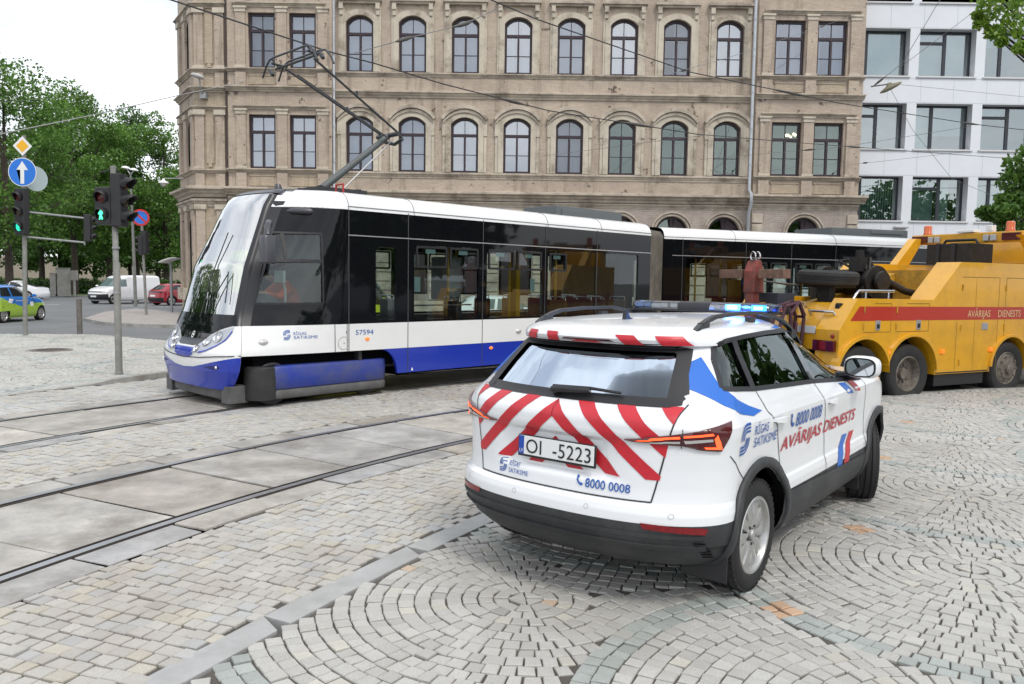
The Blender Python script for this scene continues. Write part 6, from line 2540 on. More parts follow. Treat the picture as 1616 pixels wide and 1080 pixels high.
b.build('red_handle', mat('red_paint', (.45, .03, .03), rough=.5), tram)
b = MB()
b.lathe([(.0, .10), (.04, .09), (.06, .04), (.07, 0)], M=Matrix.Translation((-.30, 1.1, 3.12)), n=12)
b.build('roof_aerial', M_TDARK, tram, smooth=50)

# ---- bellows
a_ = (7.9, 0)
cB = math.cos(TH - 1.2)
SBX, SBY = 3.45, 18.42                      # start of the second section on the ground
rel = Vector((SBX + 2.6, SBY - 11.74, 0))
d_ = Vector((math.sin(TH), math.cos(TH), 0))
nrm_ = Vector((-d_.y, d_.x, 0))
ox, oy = rel.dot(d_), rel.dot(nrm_)
angB = (math.pi / 2 - 1.2) - (math.pi / 2 - TH)
dB = Vector((math.cos(angB), math.sin(angB), 0))
nB = Vector((-dB.y, dB.x, 0))
rows = []
NF = 15
for i in range(NF * 2 + 1):
    t = i / (NF * 2)
    ang = angB * t
    p0 = Vector((7.88, .05, 0)).lerp(Vector((ox, oy, 0)) + nB * .05 + dB * .02, t)
    p1 = Vector((7.88, TW - .05, 0)).lerp(Vector((ox, oy, 0)) + nB * (TW - .05) + dB * .02, t)
    ins = .0 if i % 2 == 0 else .07
    u = (p1 - p0).normalized()
    a, c_ = p0 + u * ins, p1 - u * ins
    zt2 = 2.98 - ins
    zb = .45 + ins
    rows.append([(a.x, a.y, zb), (a.x, a.y, zt2 - .12), (a.x + u.x * .15, a.y + u.y * .15, zt2), (c_.x - u.x * .15, c_.y - u.y * .15, zt2), (c_.x, c_.y, zt2 - .12), (c_.x, c_.y, zb)])
MB().grid(rows).build('bellows', M_BELLOW, tram)

# ---- second section
secB = bpy.data.objects.new('rear_section', MB().box((.1, .3, .26), (9.6, TW - .3, .40)).mesh('rear_section', M_DARK))
COL.objects.link(secB)
secB.parent = tram
secB.location = (ox, oy, 0)
secB.rotation_euler = (0, 0, angB)
WBn = [(.60, 1.17, 2.2, 2.38), (2.35, 1.17, 3.55, 2.34), (3.7, 1.17, 4.9, 2.34), (5.1, 1.17, 6.4, 2.34), (6.6, 1.17, 8.0, 2.34), (8.2, 1.17, 9.3, 2.34)]
blueB = [(0, Z_SK), (9.7, Z_SK), (9.7, Z_BL - .003), (0, Z_BL - .003)]
tram_section(secB, 0, 9.7, WBn, blueB, seams=(.5, 2.27, 3.62, 5.0, 6.5), wsplit=(1.96, 5.0, 7.8), hoppers=tuple((a, b_, 1.99, 2.335) for a, b_ in ((2.4, 2.9), (3.0, 3.5), (3.75, 4.28), (4.35, 4.85))))
b = MB().box((5.3, .5, 3.08), (7.9, 1.9, 3.30)).box((6.6, .48, 3.18), (7.7, .5, 3.27))
b.build('roof_box', mat('grey_roof_box', (.13, .145, .15), rough=.5), secB, bevel=.02)
for (x, y) in ((1.2, .5), (3.0, 2.0), (4.4, .5), (6.0, 2.0)):
    MB().tube([(x, y, .46), (x, y, 2.62)], .022, n=8).build('grab_pole', M_YPOLE, secB)
for k in range(6):
    x = 1.6 + k * 1.1
    for y in (.4, 2.0):
        s_ = MB().box((x - .22, y - .21, .85), (x + .22, y + .21, .92)).box((x + .18, y - .21, .90), (x + .26, y + .21, 1.44))
        s_.build('seat', M_SEATM if k % 2 else M_SEATB, secB, bevel=.03)
MB().box((2.0, .3, 1.2), (2.5, .34, 1.9)).build('door_equipment', M_SEATB, secB)
# ------------------------------------------------------------------ the yellow recovery truck
M_YEL = mat('yellow_truck_paint', (0.66, 0.335, 0.012), rough=0.3, coat=0.5, var=0.05, vscale=2, dirt=(0.28, 0.16, 0.03), dscale=2.5, damt=0.35)
M_YELD = mat('yellow_frame_worn', (0.48, 0.26, 0.02), rough=0.6, var=0.2, vscale=5, dirt=(0.08, 0.05, 0.02), dscale=4, damt=0.7)
M_TRED = mat('red_side_stripe', (0.40, 0.028, 0.012), rough=0.35, coat=0.3)
M_TLET = mat('cream_lettering', (0.62, 0.46, 0.25), rough=0.5)
M_GREASE = mat('greasy_iron', (0.022, 0.02, 0.019), rough=0.55, metal=0.4, var=0.4, vscale=12, bump=0.3)
M_RUST = mat('rusty_red_hoist', (0.20, 0.045, 0.035), rough=0.7, var=0.4, vscale=8, dirt=(0.09, 0.06, 0.045), dscale=6, damt=0.8)
M_RUSTB = mat('rusty_crossbeam', (0.17, 0.095, 0.065), rough=0.8, var=0.4, vscale=9, dirt=(0.07, 0.05, 0.04), dscale=7, damt=0.8)
M_TYRED = mat('old_tyre', (0.02, 0.02, 0.02), rough=0.8, var=0.3, vscale=7, bump=0.2)
KH = 1.10
truck = thing('recovery_truck', 'yellow three axle recovery truck with a red side stripe parked beyond the white car', 'truck', (6.9, 13.4, 0), math.pi / 2 - KH)
KW = 2.45
GZ = -.16


def truck_prism(poly, y0, y1, m, name, bevel=.0, parent=truck):
    b_ = MB().prism(poly, lambda p, h: (p[0], h, p[1]), y0, y1)
    return b_.build(name, m, parent, bevel=bevel)


def arch_cut(x, r_, n=14, z0=.30):
    """arc over a wheel from right to left, for the lower edge of the body"""
    a = math.asin((z0 - .36) / r_) if abs((z0 - .36) / r_) < 1 else 0
    return [(x + r_ * math.cos(t), .36 + r_ * math.sin(t)) for t in np.linspace(a, math.pi - a, n)]


AX = (-1.44, -.28, 2.40)
# near and far side walls in one outline: sloping tail, step up to the high body
low = [(-1.98, .80), (-1.80, .50)]
side = [(-2.0, .80), (-2.0, 1.10), (-1.62, 1.60), (.22, 1.585), (.90, 2.235), (4.2, 2.24), (4.2, .31), (2.95, .31)]
side += arch_cut(2.40, .56, z0=.31)[0:]
side += [(1.80, .31), (.34, .31)]
side += [p for p in arch_cut(-.28, .62, z0=.42) if p[0] > -.86] + [p for p in arch_cut(-1.44, .60, z0=.42) if p[0] < -.86][0:]
side = [p for p in side if p[1] >= .30]
for y0, y1 in ((0.0, .46), (KW - .46, KW)):
    truck_prism(side, y0, y1, M_YEL, 'side_body', bevel=.035)
# wheel arch lips
for x, r_ in ((-1.44, .60), (-.28, .62), (2.40, .56)):
    for y0, y1 in ((-.05, .10), (KW - .10, KW + .05)):
        a_ = [p for p in arch_cut(x, r_ + .05, 20, .40)]
        i_ = [p for p in arch_cut(x, r_ - .005, 20, .40)]
        if x == -1.44:
            a_ = [p for p in a_ if p[0] < -.84]
            i_ = [p for p in i_ if p[0] < -.84]
        if x == -.28:
            a_ = [p for p in a_ if p[0] > -.88]
            i_ = [p for p in i_ if p[0] > -.88]
        truck_prism(a_ + list(reversed(i_)), y0, y1, M_YEL, 'wheel_arch', bevel=.008)
        truck_prism([(p[0], p[1]) for p in i_] + [(i_[-1][0], .36), (i_[0][0], .36)], (y0 + .38) if y0 < 0 else KW - .34, (y0 + .385) if y0 < 0 else KW - .335, M_DARK, 'wheel_well')
# rear face between the side bodies, chassis
truck_prism([(-1.95, .75), (-1.95, 1.05), (-1.55, 1.52), (-1.3, 1.52), (-1.3, .75)], .461, KW - .461, M_YEL, 'rear_deck', bevel=.02)
truck_prism([(-1.28, .9), (-1.28, 1.15), (.9, 1.15), (.9, 2.1), (4.1, 2.1), (4.1, .6), (.9, .6)], .461, KW - .461, M_YELD, 'inner_deck')
for y in (.75, KW - .95):
    MB().box((-2.2, y, .42), (4.2, y + .2, .72)).build('chassis_rail', M_GREASE, truck)
for x in AX[:2]:
    MB().tube([(x, .3, .36), (x, KW - .3, .36)], .13, n=10).build('axle', M_GREASE, truck)
# red stripe, lettering, doors of the lockers, small fittings on the near side
def nearf(off):
    return lambda x, z: Vector((x, -off, z))


for (fn, nm) in ((nearf(.003), 'side_stripe'), (lambda x, z: Vector((x, KW + .003, z)), 'side_stripe')):
    patch([[(-1.77, 1.245), (4.19, 1.235), (4.19, 1.455), (-1.57, 1.475)]], fn, M_TRED, nm, truck, cut=None, smooth=False)
write('AVĀRIJAS', nearf(.006), 1.14, 1.285, .63, .118, M_TLET, 'side_lettering', truck, cut=None)
write('DIENESTS', nearf(.006), 2.00, 1.285, .66, .118, M_TLET, 'side_lettering', truck, cut=None)
gaps = []
for (x0, z0, x1, z1) in ((-1.47, 1.06, -.82, 1.52), (-.70, 1.06, .12, 1.52)):
    gaps += ribbon([(x0, z0), (x1, z0), (x1, z1), (x0 + .25, z1)], .012)
gaps += ribbon([(.86, .33), (.86, 1.2)], .010) + ribbon([(.95, 1.98), (2.0, 1.98), (2.0, .33)], .010) + ribbon([(1.35, .34), (1.35, 1.97)], .006) + ribbon([(2.2, .9), (2.2, 1.98), (4.1, 1.98)], .010)
patch(gaps, nearf(.002), mat('yellow_shadow_gap', (.20, .11, .01), rough=.6), 'locker_seam', truck, cut=None, smooth=False)
for x in (-1.13, -.14):
    MB().box((x - .055, -.012, 1.06 + .03), (x + .055, .01, 1.06 + .19)).build('locker_latch', M_ALU, truck, bevel=.008)
    MB().box((x - .03, -.018, 1.06 + .06), (x + .03, -.010, 1.06 + .13)).build('latch_grip', M_BLACK, truck)
MB().box((1.55, -.012, 1.06), (1.72, .01, 1.18)).build('locker_latch', M_ALU, truck, bevel=.006)
for x in (-.86, .50, 1.83):
    b = MB().box((x - .05, -.03, .67), (x + .05, 0, .74))
    o = b.build('marker_lamp', M_ORL, truck, bevel=.012)
for x in (-2.004,):
    b = MB().lathe([(0, -.03), (.03, -.02), (.035, 0)], M=Matrix.Translation((-2.0, .12, 1.0)) @ Matrix.Rotation(-math.pi / 2, 4, 'Z'), n=14, axis='Y')
    b.build('round_reflector', M_REFLR, truck)
for y in (.05, KW - .47):
    b = MB().use(M_LAMPR).box((-2.06, y, .76), (-1.98, y + .42, .93))
    b.use(M_REFLR).box((-2.065, y + .15, .775), (-2.055, y + .28, .915))
    b.build('tail_lamp', None, truck, bevel=.012)
# hand rail and step on the tail
b = MB()
b.tube([(-1.86, .10, 1.20), (-1.55, .10, 1.66), (-1.48, .10, 1.72), (-.65, .10, 1.72)], .022, n=8)
for x in (-1.32, -.78):
    b.tube([(x, .10, 1.60), (x, .10, 1.72)], .018, n=8)
b.build('grab_rail', M_CHROME, truck, smooth=60)
b = MB().tube([(-1.80, .25, 1.31), (-1.86, .25, 1.38), (-1.86, .75, 1.38), (-1.80, .75, 1.31)], .022, n=8)
b.build('tail_rail', M_CHROME, truck, smooth=60)
b = MB().box((-1.72, .22, 1.40), (-1.62, .34, 1.52)).box((-1.75, .235, 1.415), (-1.72, .325, 1.505))
b.build('work_lamp', M_BLACK, truck, bevel=.01)
# wheels
for x in AX:
    for y, sg in ((.02, 1), (KW - .02, -1)):
        w_ = MB().use(M_TYRED)
        M_ = Matrix.Translation((x, y, .34)) @ Matrix.Scale(sg, 4, (0, 1, 0))
        Rt = .50
        pf = [(.30, .02), (.33, .005), (.42, -.012), (.465, .0), (.49, .03), (Rt, .06), (Rt, .10), (Rt - .012, .105), (Rt - .012, .12), (Rt, .125), (Rt, .17), (Rt - .012, .175), (Rt - .012, .19), (Rt, .195), (Rt, .25), (.46, .29), (.30, .28)]
        w_.lathe(pf, M=M_, n=44, axis='Y')
        o = w_.build('wheel', None, truck, smooth=35)
        h_ = MB().use(mat('truck_rim', (.17, .15, .125), rough=.6, metal=.3, var=.4, vscale=14))
        if x < 2:
            h_.lathe([(.30, .02), (.285, .01), (.27, .05), (.25, .14), (.10, .16), (.09, .09), (.0, .085)], M=M_, n=32, axis='Y')
        else:
            h_.lathe([(.30, .02), (.285, .01), (.265, .03), (.19, .005), (.185, -.01), (.10, -.015), (.095, -.06), (.06, -.075), (.0, -.075)], M=M_, n=32, axis='Y')
        for k in range(10):
            a = 2 * math.pi * k / 10
            yy = .13 if x < 2 else -.025
            h_.lathe([(0, yy - .012), (.016, yy - .008), (.018, yy + .02)], M=M_ @ Matrix.Translation((.225 * math.cos(a) if x >= 2 else .15 * math.cos(a), 0, .225 * math.sin(a) if x >= 2 else .15 * math.sin(a))), n=6, axis='Y')
        h_.build('rim', None, o, smooth=40)
# cab block and light beam over the high body
truck_prism([(3.6, 2.24), (3.7, 2.75), (4.2, 2.75), (4.2, 2.24)], .25, KW - .25, M_YEL, 'cab_back', bevel=.05)
for y0, y1 in ((.06, .20), (KW - .20, KW - .06)):
    truck_prism([(1.95, 2.14), (2.35, 2.14), (2.85, 2.78), (2.6, 2.78)], KW - .30 if y0 > 1 else y0 + 1e-3, KW - .12 if y0 > 1 else y1, M_YEL, 'beam_stay', bevel=.01) if y0 > 1 else truck_prism([(3.3, 2.24), (3.6, 2.24), (3.0, 2.78), (2.7, 2.78)], y0, y1, M_YEL, 'beam_stay', bevel=.01)
b = MB().box((2.80, .12, 2.66), (3.0, KW - .05, 2.86))
b.build('light_beam', M_YEL, truck, bevel=.02)
for y0 in (.16, KW - .42):
    MB().use(M_LAMPR).box((2.75, y0, 2.69), (2.80, y0 + .33, 2.83)).build('beam_lamp', None, truck, bevel=.008)
for y in (.60, .74, KW - .70, KW - .56):
    MB().use(M_ALU).box((2.75, y, 2.69), (2.81, y + .11, 2.81)).build('work_lamp', None, truck, bevel=.01)
b = MB().box((2.77, 1.05, 2.87), (2.97, 1.4, 2.92)).box((2.81, .72, 2.88), (2.95, .84, 2.99))
b.build('white_box', M_WHITE, truck, bevel=.01)
for y in (KW - .34, .42):
    o = MB().lathe([(.085, 0), (.085, .03), (.075, .04), (.075, .17), (.06, .19), (0, .195)], M=Matrix.Translation((2.9, y, 2.86)), n=18).build('beacon', mat('amber_beacon', (.55, .10, .01), rough=.15, coat=.5), truck, smooth=50)
b = MB().use(M_GREASE).box((2.05, .6, 2.24), (2.7, 1.5, 2.62))
b.use(M_BLACK).box((2.02, .9, 2.235), (2.73, 1.0, 2.63)).box((2.02, 1.22, 2.235), (2.73, 1.3, 2.63))
b.tube([(2.4, .7, 2.62), (2.4, .75, 2.70), (2.4, 1.35, 2.70), (2.4, 1.4, 2.62)], .03, n=6)
b.build('tool_chest', None, truck, bevel=.02)
# bed between the side bodies: winch, spare wheel on its carrier, crane
b = MB().use(M_GREASE)
b.tube([(-.35, .75, 1.86), (-.35, 1.75, 1.86)], .22, n=20)
b.lathe([(.0, 0), (.29, .0), (.30, .03), (.30, .08), (.29, .11), (0, .11)], M=Matrix.Translation((-.35, .66, 1.86)), n=24, axis='Y')
b.lathe([(.0, 0), (.29, .0), (.30, .03), (.30, .08), (.29, .11), (0, .11)], M=Matrix.Translation((-.35, 1.72, 1.86)), n=24, axis='Y')
for k in range(9):
    b.lathe([(.225, 0), (.235, .02), (.225, .04)], M=Matrix.Translation((-.35, .84 + k * .09, 1.86)), n=20, axis='Y')
b.box((-.7, .7, 1.14), (.1, .82, 1.8)).box((-.7, 1.68, 1.14), (.1, 1.8, 1.8))
b.tube([(-.2, .62, 1.9), (.3, .62, 1.72), (.7, .62, 1.66)], .06, n=10)
b.lathe([(0, 0), (.17, .01), (.18, .06), (.10, .14), (0, .15)], M=Matrix.Translation((-.36, .52, 1.88)), n=20, axis='Y')
b.build('winch', None, truck, smooth=40)
b = MB().use(M_GREASE)
for k in range(6):
    a0 = random.uniform(0, 6)
    b.tube([(-.62 + .1 * math.sin(a0), .7 + .05 * k, 2.08), (-.55 + .12 * math.sin(a0 + 1), .75 + .1 * k, 2.22 + .06 * math.sin(a0)), (-.3, .95 + .06 * k, 2.26), (-.05 + .1 * math.sin(a0), 1.0 + .05 * k, 2.1)], .022, n=6)
b.box((-.66, .78, 2.05), (-.42, 1.02, 2.30)).box((-.62, .84, 2.28), (-.5, .92, 2.42))
b.build('hydraulic_hoses', None, truck, smooth=50)
Msp = Matrix.Translation((-1.22, .96, 1.93)) @ Matrix.Rotation(R(3), 4, 'X')
sp = MB().use(M_TYRED)
pf = [(.27, -.09), (.33, -.12), (.44, -.12), (.485, -.095), (.50, -.05)] + [q for k in (-.03, .0, .03) for q in ((.50, k - .008), (.49, k - .006), (.49, k + .006), (.50, k + .008))] + [(.50, .05), (.485, .095), (.44, .12), (.33, .12), (.27, .09)]
sp.lathe(pf, M=Msp, n=48)
sp.use(M_GREASE).lathe([(.27, -.08), (.2, -.02), (0, -.02)], M=Msp, n=24)
o = sp.build('spare_wheel', None, truck, smooth=35)
b = MB().use(M_BLACK).box((-1.4, .74, 1.52), (-1.27, .92, 1.82)).box((-1.2, 1.0, 1.52), (-1.05, 1.2, 1.82)).box((-1.45, .6, 1.76), (-.95, 1.3, 1.82))
b.build('spare_carrier', None, truck, bevel=.01)
# lifting arm at the tail: post with red head, rusty crossbeam, ropes
post = MB().use(M_RUST)
post.prism([(-2.62, .55), (-2.40, .55), (-2.44, 1.5), (-2.50, 1.95), (-2.60, 1.95)], lambda p, h: (p[0], h, p[1]), 1.28, 1.46)
post.prism([(-2.62, 1.66), (-2.38, 1.66), (-2.40, 2.02), (-2.46, 2.20), (-2.54, 2.20), (-2.62, 2.02)], lambda p, h: (p[0], h, p[1]), 1.25, 1.49)
post.build('lift_post', None, truck, bevel=.02)
b = MB().use(M_RUSTB).box((-2.60, .62, 1.90), (-2.44, 1.17, 2.05)).box((-2.60, 1.55, 1.90), (-2.44, 2.12, 2.05))
b.build('lift_crossbeam', None, truck, bevel=.012)
b = MB()
for x in (-2.55, -2.45):
    b.tube([(x, 1.36 + .06 * math.cos(t), 2.27 + .07 * math.sin(t)) for t in np.linspace(0, 2 * math.pi, 13)], .016, n=6)
b.build('lift_shackle', M_CHROME, truck, smooth=50)
b = MB().use(mat('dark_maroon_frame', (.05, .012, .022), rough=.6, var=.3, vscale=6))
fo = [(-2.46, .50), (-2.05, .50), (-1.98, 1.28), (-2.10, 1.52), (-2.40, 1.45), (-2.52, 1.1)]
for i in range(6):
    p, q = fo[i], fo[(i + 1) % 6]
    for yy in (.74, .92):
        b.tube([(p[0], yy, p[1]), (q[0], yy, q[1])], .032, n=6)
    b.tube([(p[0], .74, p[1]), (p[0], .92, p[1])], .026, n=6)
b.box((-2.35, .9, .7), (-2.0, 1.6, 1.0))
b.tube([(-2.30, .70, .95), (-2.32, .70, 1.35), (-2.15, .70, 1.52), (-2.02, .70, 1.3)], .035, n=8)
b.tube([(-2.22, .70, .85), (-2.20, .70, 1.2)], .03, n=8)
b.build('tow_frame', None, truck, bevel=.012)
b = MB().use(mat('blue_grey_case', (.03, .035, .05), rough=.5, var=.2)).box((-2.30, 1.02, 1.30), (-1.92, 1.52, 1.66))
b.box((-2.305, 1.1, 1.52), (-2.30, 1.2, 1.60))
b.build('control_box', None, truck, bevel=.02)
b = MB().use(M_YELD).prism([(-2.4, 1.50), (-1.3, 1.50), (-.2, 1.72), (.9, 2.05), (.9, 1.9), (-.2, 1.55), (-1.3, 1.38), (-2.4, 1.38)], lambda p, h: (p[0], h, p[1]), 1.28, 1.44)
b.build('lift_boom', None, truck, bevel=.01)
MB().box((-2.5, .5, .35), (-1.9, KW - .5, .6)).build('tow_bar', M_GREASE, truck, bevel=.02)
# smaller fittings of the truck
M_PLATE_T = mat('truck_plate', (.6, .6, .6), rough=.5)
M_CHAIN = mat('chain_steel', (.10, .095, .09), rough=.5, metal=.7)
for (y0, x0, z0) in ((.85, -1.9, 1.5), (1.62, -2.1, 1.55)):
    b = MB()
    for k in range(16):
        c_ = Vector((x0 + .05 * k, y0 + .03 * math.sin(k), z0 - .16 * math.sin(math.pi * k / 15)))
        b.tube([c_ + Vector((.026 * math.cos(t), (.014 * math.sin(t) if k % 2 else 0), (0 if k % 2 else .014 * math.sin(t)))) for t in np.linspace(0, 2 * math.pi, 9)], .006, n=5)
    b.build('chain', M_CHAIN, truck)
b = MB()
for k in range(5):
    b.tube([(-.30 + .05 * k, .90 + .16 * k, 2.06), (-.9, 1.0 + .1 * k, 1.98 - .03 * k), (-1.7, 1.2 + .04 * k, 1.80), (-2.3, 1.36, 1.86)], .014, n=6)
b.build('winch_rope', M_CHAIN, truck, smooth=60)
for (x, z) in ((-1.46, 1.15), (-1.46, 1.42), (-.69, 1.15), (-.69, 1.42), (.97, .5), (.97, 1.1), (.97, 1.8), (2.19, 1.1), (2.19, 1.8)):
    MB().tube([(x, -.008, z - .05), (x, -.008, z + .05)], .013, n=8).build('hinge', M_YELD, truck)
b = MB().box((-1.98, .5, 1.02), (-1.96, 1.0, 1.14))
b.build('number_plate', M_PLATE_T, truck, bevel=.004)
MB().box((.36, -.006, .325), (1.80, .004, .345)).build('lower_trim', M_BLACK, truck)
for x in (-.86, 1.83, .36):
    b = MB().box((x - .17, .40, -.10), (x - .15, .75, .34)) if x != .36 else MB().box((.40, .05, .10), (1.75, .45, .30))
    b.build('mud_flap' if x != .36 else 'fuel_tank', M_BLACK, truck, bevel=.01)
# ------------------------------------------------------------------ foliage
def leaf_mat(name, c0, c1, trans=0.35):
    m = bpy.data.materials.new(name)
    m.use_nodes = True
    t = m.node_tree
    t.nodes.clear()
    o = t.nodes.new('ShaderNodeOutputMaterial')
    geo = t.nodes.new('ShaderNodeNewGeometry')
    rp = t.nodes.new('ShaderNodeValToRGB')
    rp.color_ramp.elements[0].color = (*c0, 1)
    rp.color_ramp.elements[1].color = (*c1, 1)
    t.links.new(geo.outputs['Random Per Island'], rp.inputs[0])
    nz_ = t.nodes.new('ShaderNodeTexNoise')
    nz_.inputs['Scale'].default_value = 0.55
    nz_.inputs['Detail'].default_value = 2
    tcn = t.nodes.new('ShaderNodeTexCoord')
    t.links.new(tcn.outputs['Object'], nz_.inputs['Vector'])
    mr_ = t.nodes.new('ShaderNodeMapRange')
    mr_.inputs[1].default_value, mr_.inputs[2].default_value = 0.35, 0.65
    mr_.inputs[3].default_value, mr_.inputs[4].default_value = 0.72, 1.35
    t.links.new(nz_.outputs['Fac'], mr_.inputs[0])
    vm = t.nodes.new('ShaderNodeVectorMath')
    vm.operation = 'SCALE'
    t.links.new(rp.outputs[0], vm.inputs[0])
    t.links.new(mr_.outputs[0], vm.inputs['Scale'])
    d = t.nodes.new('ShaderNodeBsdfDiffuse')
    tr = t.nodes.new('ShaderNodeBsdfTranslucent')
    gl = t.nodes.new('ShaderNodeBsdfGlossy')
    gl.inputs['Roughness'].default_value = 0.45
    gl.inputs['Color'].default_value = (0.5, 0.55, 0.5, 1)
    mx_ = t.nodes.new('ShaderNodeMixShader')
    mx_.inputs[0].default_value = trans
    m2 = t.nodes.new('ShaderNodeMixShader')
    m2.inputs[0].default_value = 0.06
    t.links.new(vm.outputs[0], d.inputs[0])
    t.links.new(vm.outputs[0], tr.inputs[0])
    t.links.new(d.outputs[0], mx_.inputs[1])
    t.links.new(tr.outputs[0], mx_.inputs[2])
    t.links.new(mx_.outputs[0], m2.inputs[1])
    t.links.new(gl.outputs[0], m2.inputs[2])
    t.links.new(m2.outputs[0], o.inputs[0])
    return m


M_LEAF = leaf_mat('linden_leaves', (0.070, 0.160, 0.026), (0.145, 0.265, 0.045))
M_LEAFD = leaf_mat('dark_leaves', (0.038, 0.095, 0.02), (0.095, 0.18, 0.036))
M_LEAFB = leaf_mat('fresh_leaves', (0.11, 0.23, 0.025), (0.26, 0.40, 0.05), 0.55)
M_BARK = mat('bark', (0.055, 0.042, 0.032), rough=0.95, var=0.4, vscale=6, bump=0.6, bscale=10)


def leaf_cloud(centres, radii, n, size, rng, flat=0.75):
    """n leaves in each clump, most of them near its skin; returns one mesh"""
    P, S = [], []
    for c, r_ in zip(centres, radii):
        d = rng.normal(0, 1, (n, 3))
        d /= np.linalg.norm(d, axis=1, keepdims=True)
        rad = r_ * rng.uniform(0.25, 1.0, (n, 1)) ** 0.45
        P.append(c + d * rad * np.array([1, 1, flat]))
    P = np.concatenate(P)
    N = len(P)
    a = rng.normal(0, 1, (N, 3))
    a /= np.linalg.norm(a, axis=1, keepdims=True)
    b_ = np.cross(a, rng.normal(0, 1, (N, 3)))
    b_ /= np.linalg.norm(b_, axis=1, keepdims=True)
    s_ = size * rng.uniform(0.6, 1.25, (N, 1))
    V = np.stack([P - a * s_ * .5, P + b_ * s_ * .33, P + a * s_ * .5, P - b_ * s_ * .33], 1).reshape(-1, 3)
    me = bpy.data.meshes.new('crown')
    me.vertices.add(N * 4)
    me.vertices.foreach_set('co', V.reshape(-1))
    me.loops.add(N * 4)
    me.loops.foreach_set('vertex_index', np.arange(N * 4, dtype=np.int32))
    me.polygons.add(N)
    me.polygons.foreach_set('loop_start', (np.arange(N) * 4).astype(np.int32))
    me.update(calc_edges=True)
    return me


def tree(label, x, y, h, rw, seed, m=None, base=0.28, clumps=70, leaves=110, size=0.34, trunk_r=0.28, group=None, z0=-0.1, lean=(0, 0), name='tree'):
    rng = np.random.default_rng(seed)
    t = thing(name, label, 'tree', (x, y, z0), 0, group)
    zc = h * (base + 1) / 2
    rh = h * (1 - base) / 2
    C, Rr_ = [], []
    for k in range(clumps):
        d = rng.normal(0, 1, 3)
        d /= np.linalg.norm(d)
        q = rng.uniform(0.30, 1.0) ** 0.5
        wz = d[2] * q
        wid = rw * (0.62 + 0.5 * math.sqrt(max(0, 1 - wz * wz))) * (1.0 if wz < .2 else 1 - .35 * (wz - .2))
        C.append(np.array([d[0] * q * wid + lean[0] * (wz + 1), d[1] * q * wid + lean[1] * (wz + 1), zc + wz * rh * .92]))
        Rr_.append(rw * rng.uniform(0.20, 0.36))
    me = leaf_cloud(np.array(C), Rr_, leaves, size, rng)
    me.materials.append(m or M_LEAF)
    link('crown', me, t)
    b_ = MB()
    b_.tube([(0, 0, 0), (.05, .02, h * .12), (0.02, -.04, h * .3), (lean[0] * .5, lean[1] * .5, h * .55), (lean[0], lean[1], h * .8)], [trunk_r * 1.25, trunk_r, trunk_r * .85, trunk_r * .55, trunk_r * .2], n=9)
    for k in range(11):
        c = C[int(rng.integers(len(C)))]
        zb_ = h * rng.uniform(.2, .5)
        p0 = np.array([0, 0, zb_])
        mid = p0 * .45 + c * .55 + np.array([0, 0, -.04 * h])
        b_.tube([p0, mid, c], [trunk_r * .42, trunk_r * .26, trunk_r * .08], n=6)
    b_.build('trunk', M_BARK, t, smooth=60)
    return t


def tx_(px, Y):
    return at(px, 440, Y).x


PT = [
    (14, 62, 18.2, 5.2, 'tall dense park tree at the left edge, behind the blue arrow sign', .13),
    (66, 84, 17.8, 4.6, 'lower dark green park tree between the arrow sign and the pedestrian signal', .13),
    (118, 74, 19.6, 4.8, 'tall pointed park tree standing above the white van and left of its roof', .13),
    (172, 80, 17.6, 4.6, 'park tree behind the pedestrian signal pole and the white van', .13),
    (216, 88, 19.8, 4.6, 'park tree behind the twin headed street lamp', .13),
    (262, 84, 18.6, 4.8, 'bright green park tree beside the left corner of the brick building', .12),
]
for i, (px, Y, h, rw, lab, ba) in enumerate(PT):
    tree(lab, tx_(px, Y), Y, h * 1.05, rw, 20 + i, clumps=105, leaves=210, size=0.27, base=ba, m=M_LEAF if i % 3 != 1 else M_LEAFD, group='park trees beyond the road')
for i, (px, Y) in enumerate(((-330, 92), (-230, 98), (-140, 90), (-70, 84), (-20, 96), (40, 108), (95, 112), (150, 112), (205, 116), (250, 112), (295, 110))):
    tree('distant park tree filling the gaps behind the front row of trees', tx_(px, Y), Y, 15.5 + (i % 3), 6.2, 50 + i, m=M_LEAFD, clumps=60, leaves=90, size=0.55, base=.08, group='distant park trees')
for i, (x, y, h, rw) in enumerate(((29, 1.5, 10.5, 4.6), (33, 6.5, 11, 5), (27, -6, 11, 5), (15.5, 11.0, 8, 3.2), (26, 8, 9, 4), (-40, 30, 14, 5), (-29, 20, 9, 3.6))):
    tree('broad leafy tree off to the right of the paved plaza' if x > 0 else 'leafy tree beyond the cobbled island, left of the crossing', x, y, h, rw, 80 + i, m=M_LEAFD, clumps=60, leaves=80, size=.45, base=.16, group='trees right of the plaza' if x > 0 else 'trees left of the crossing')
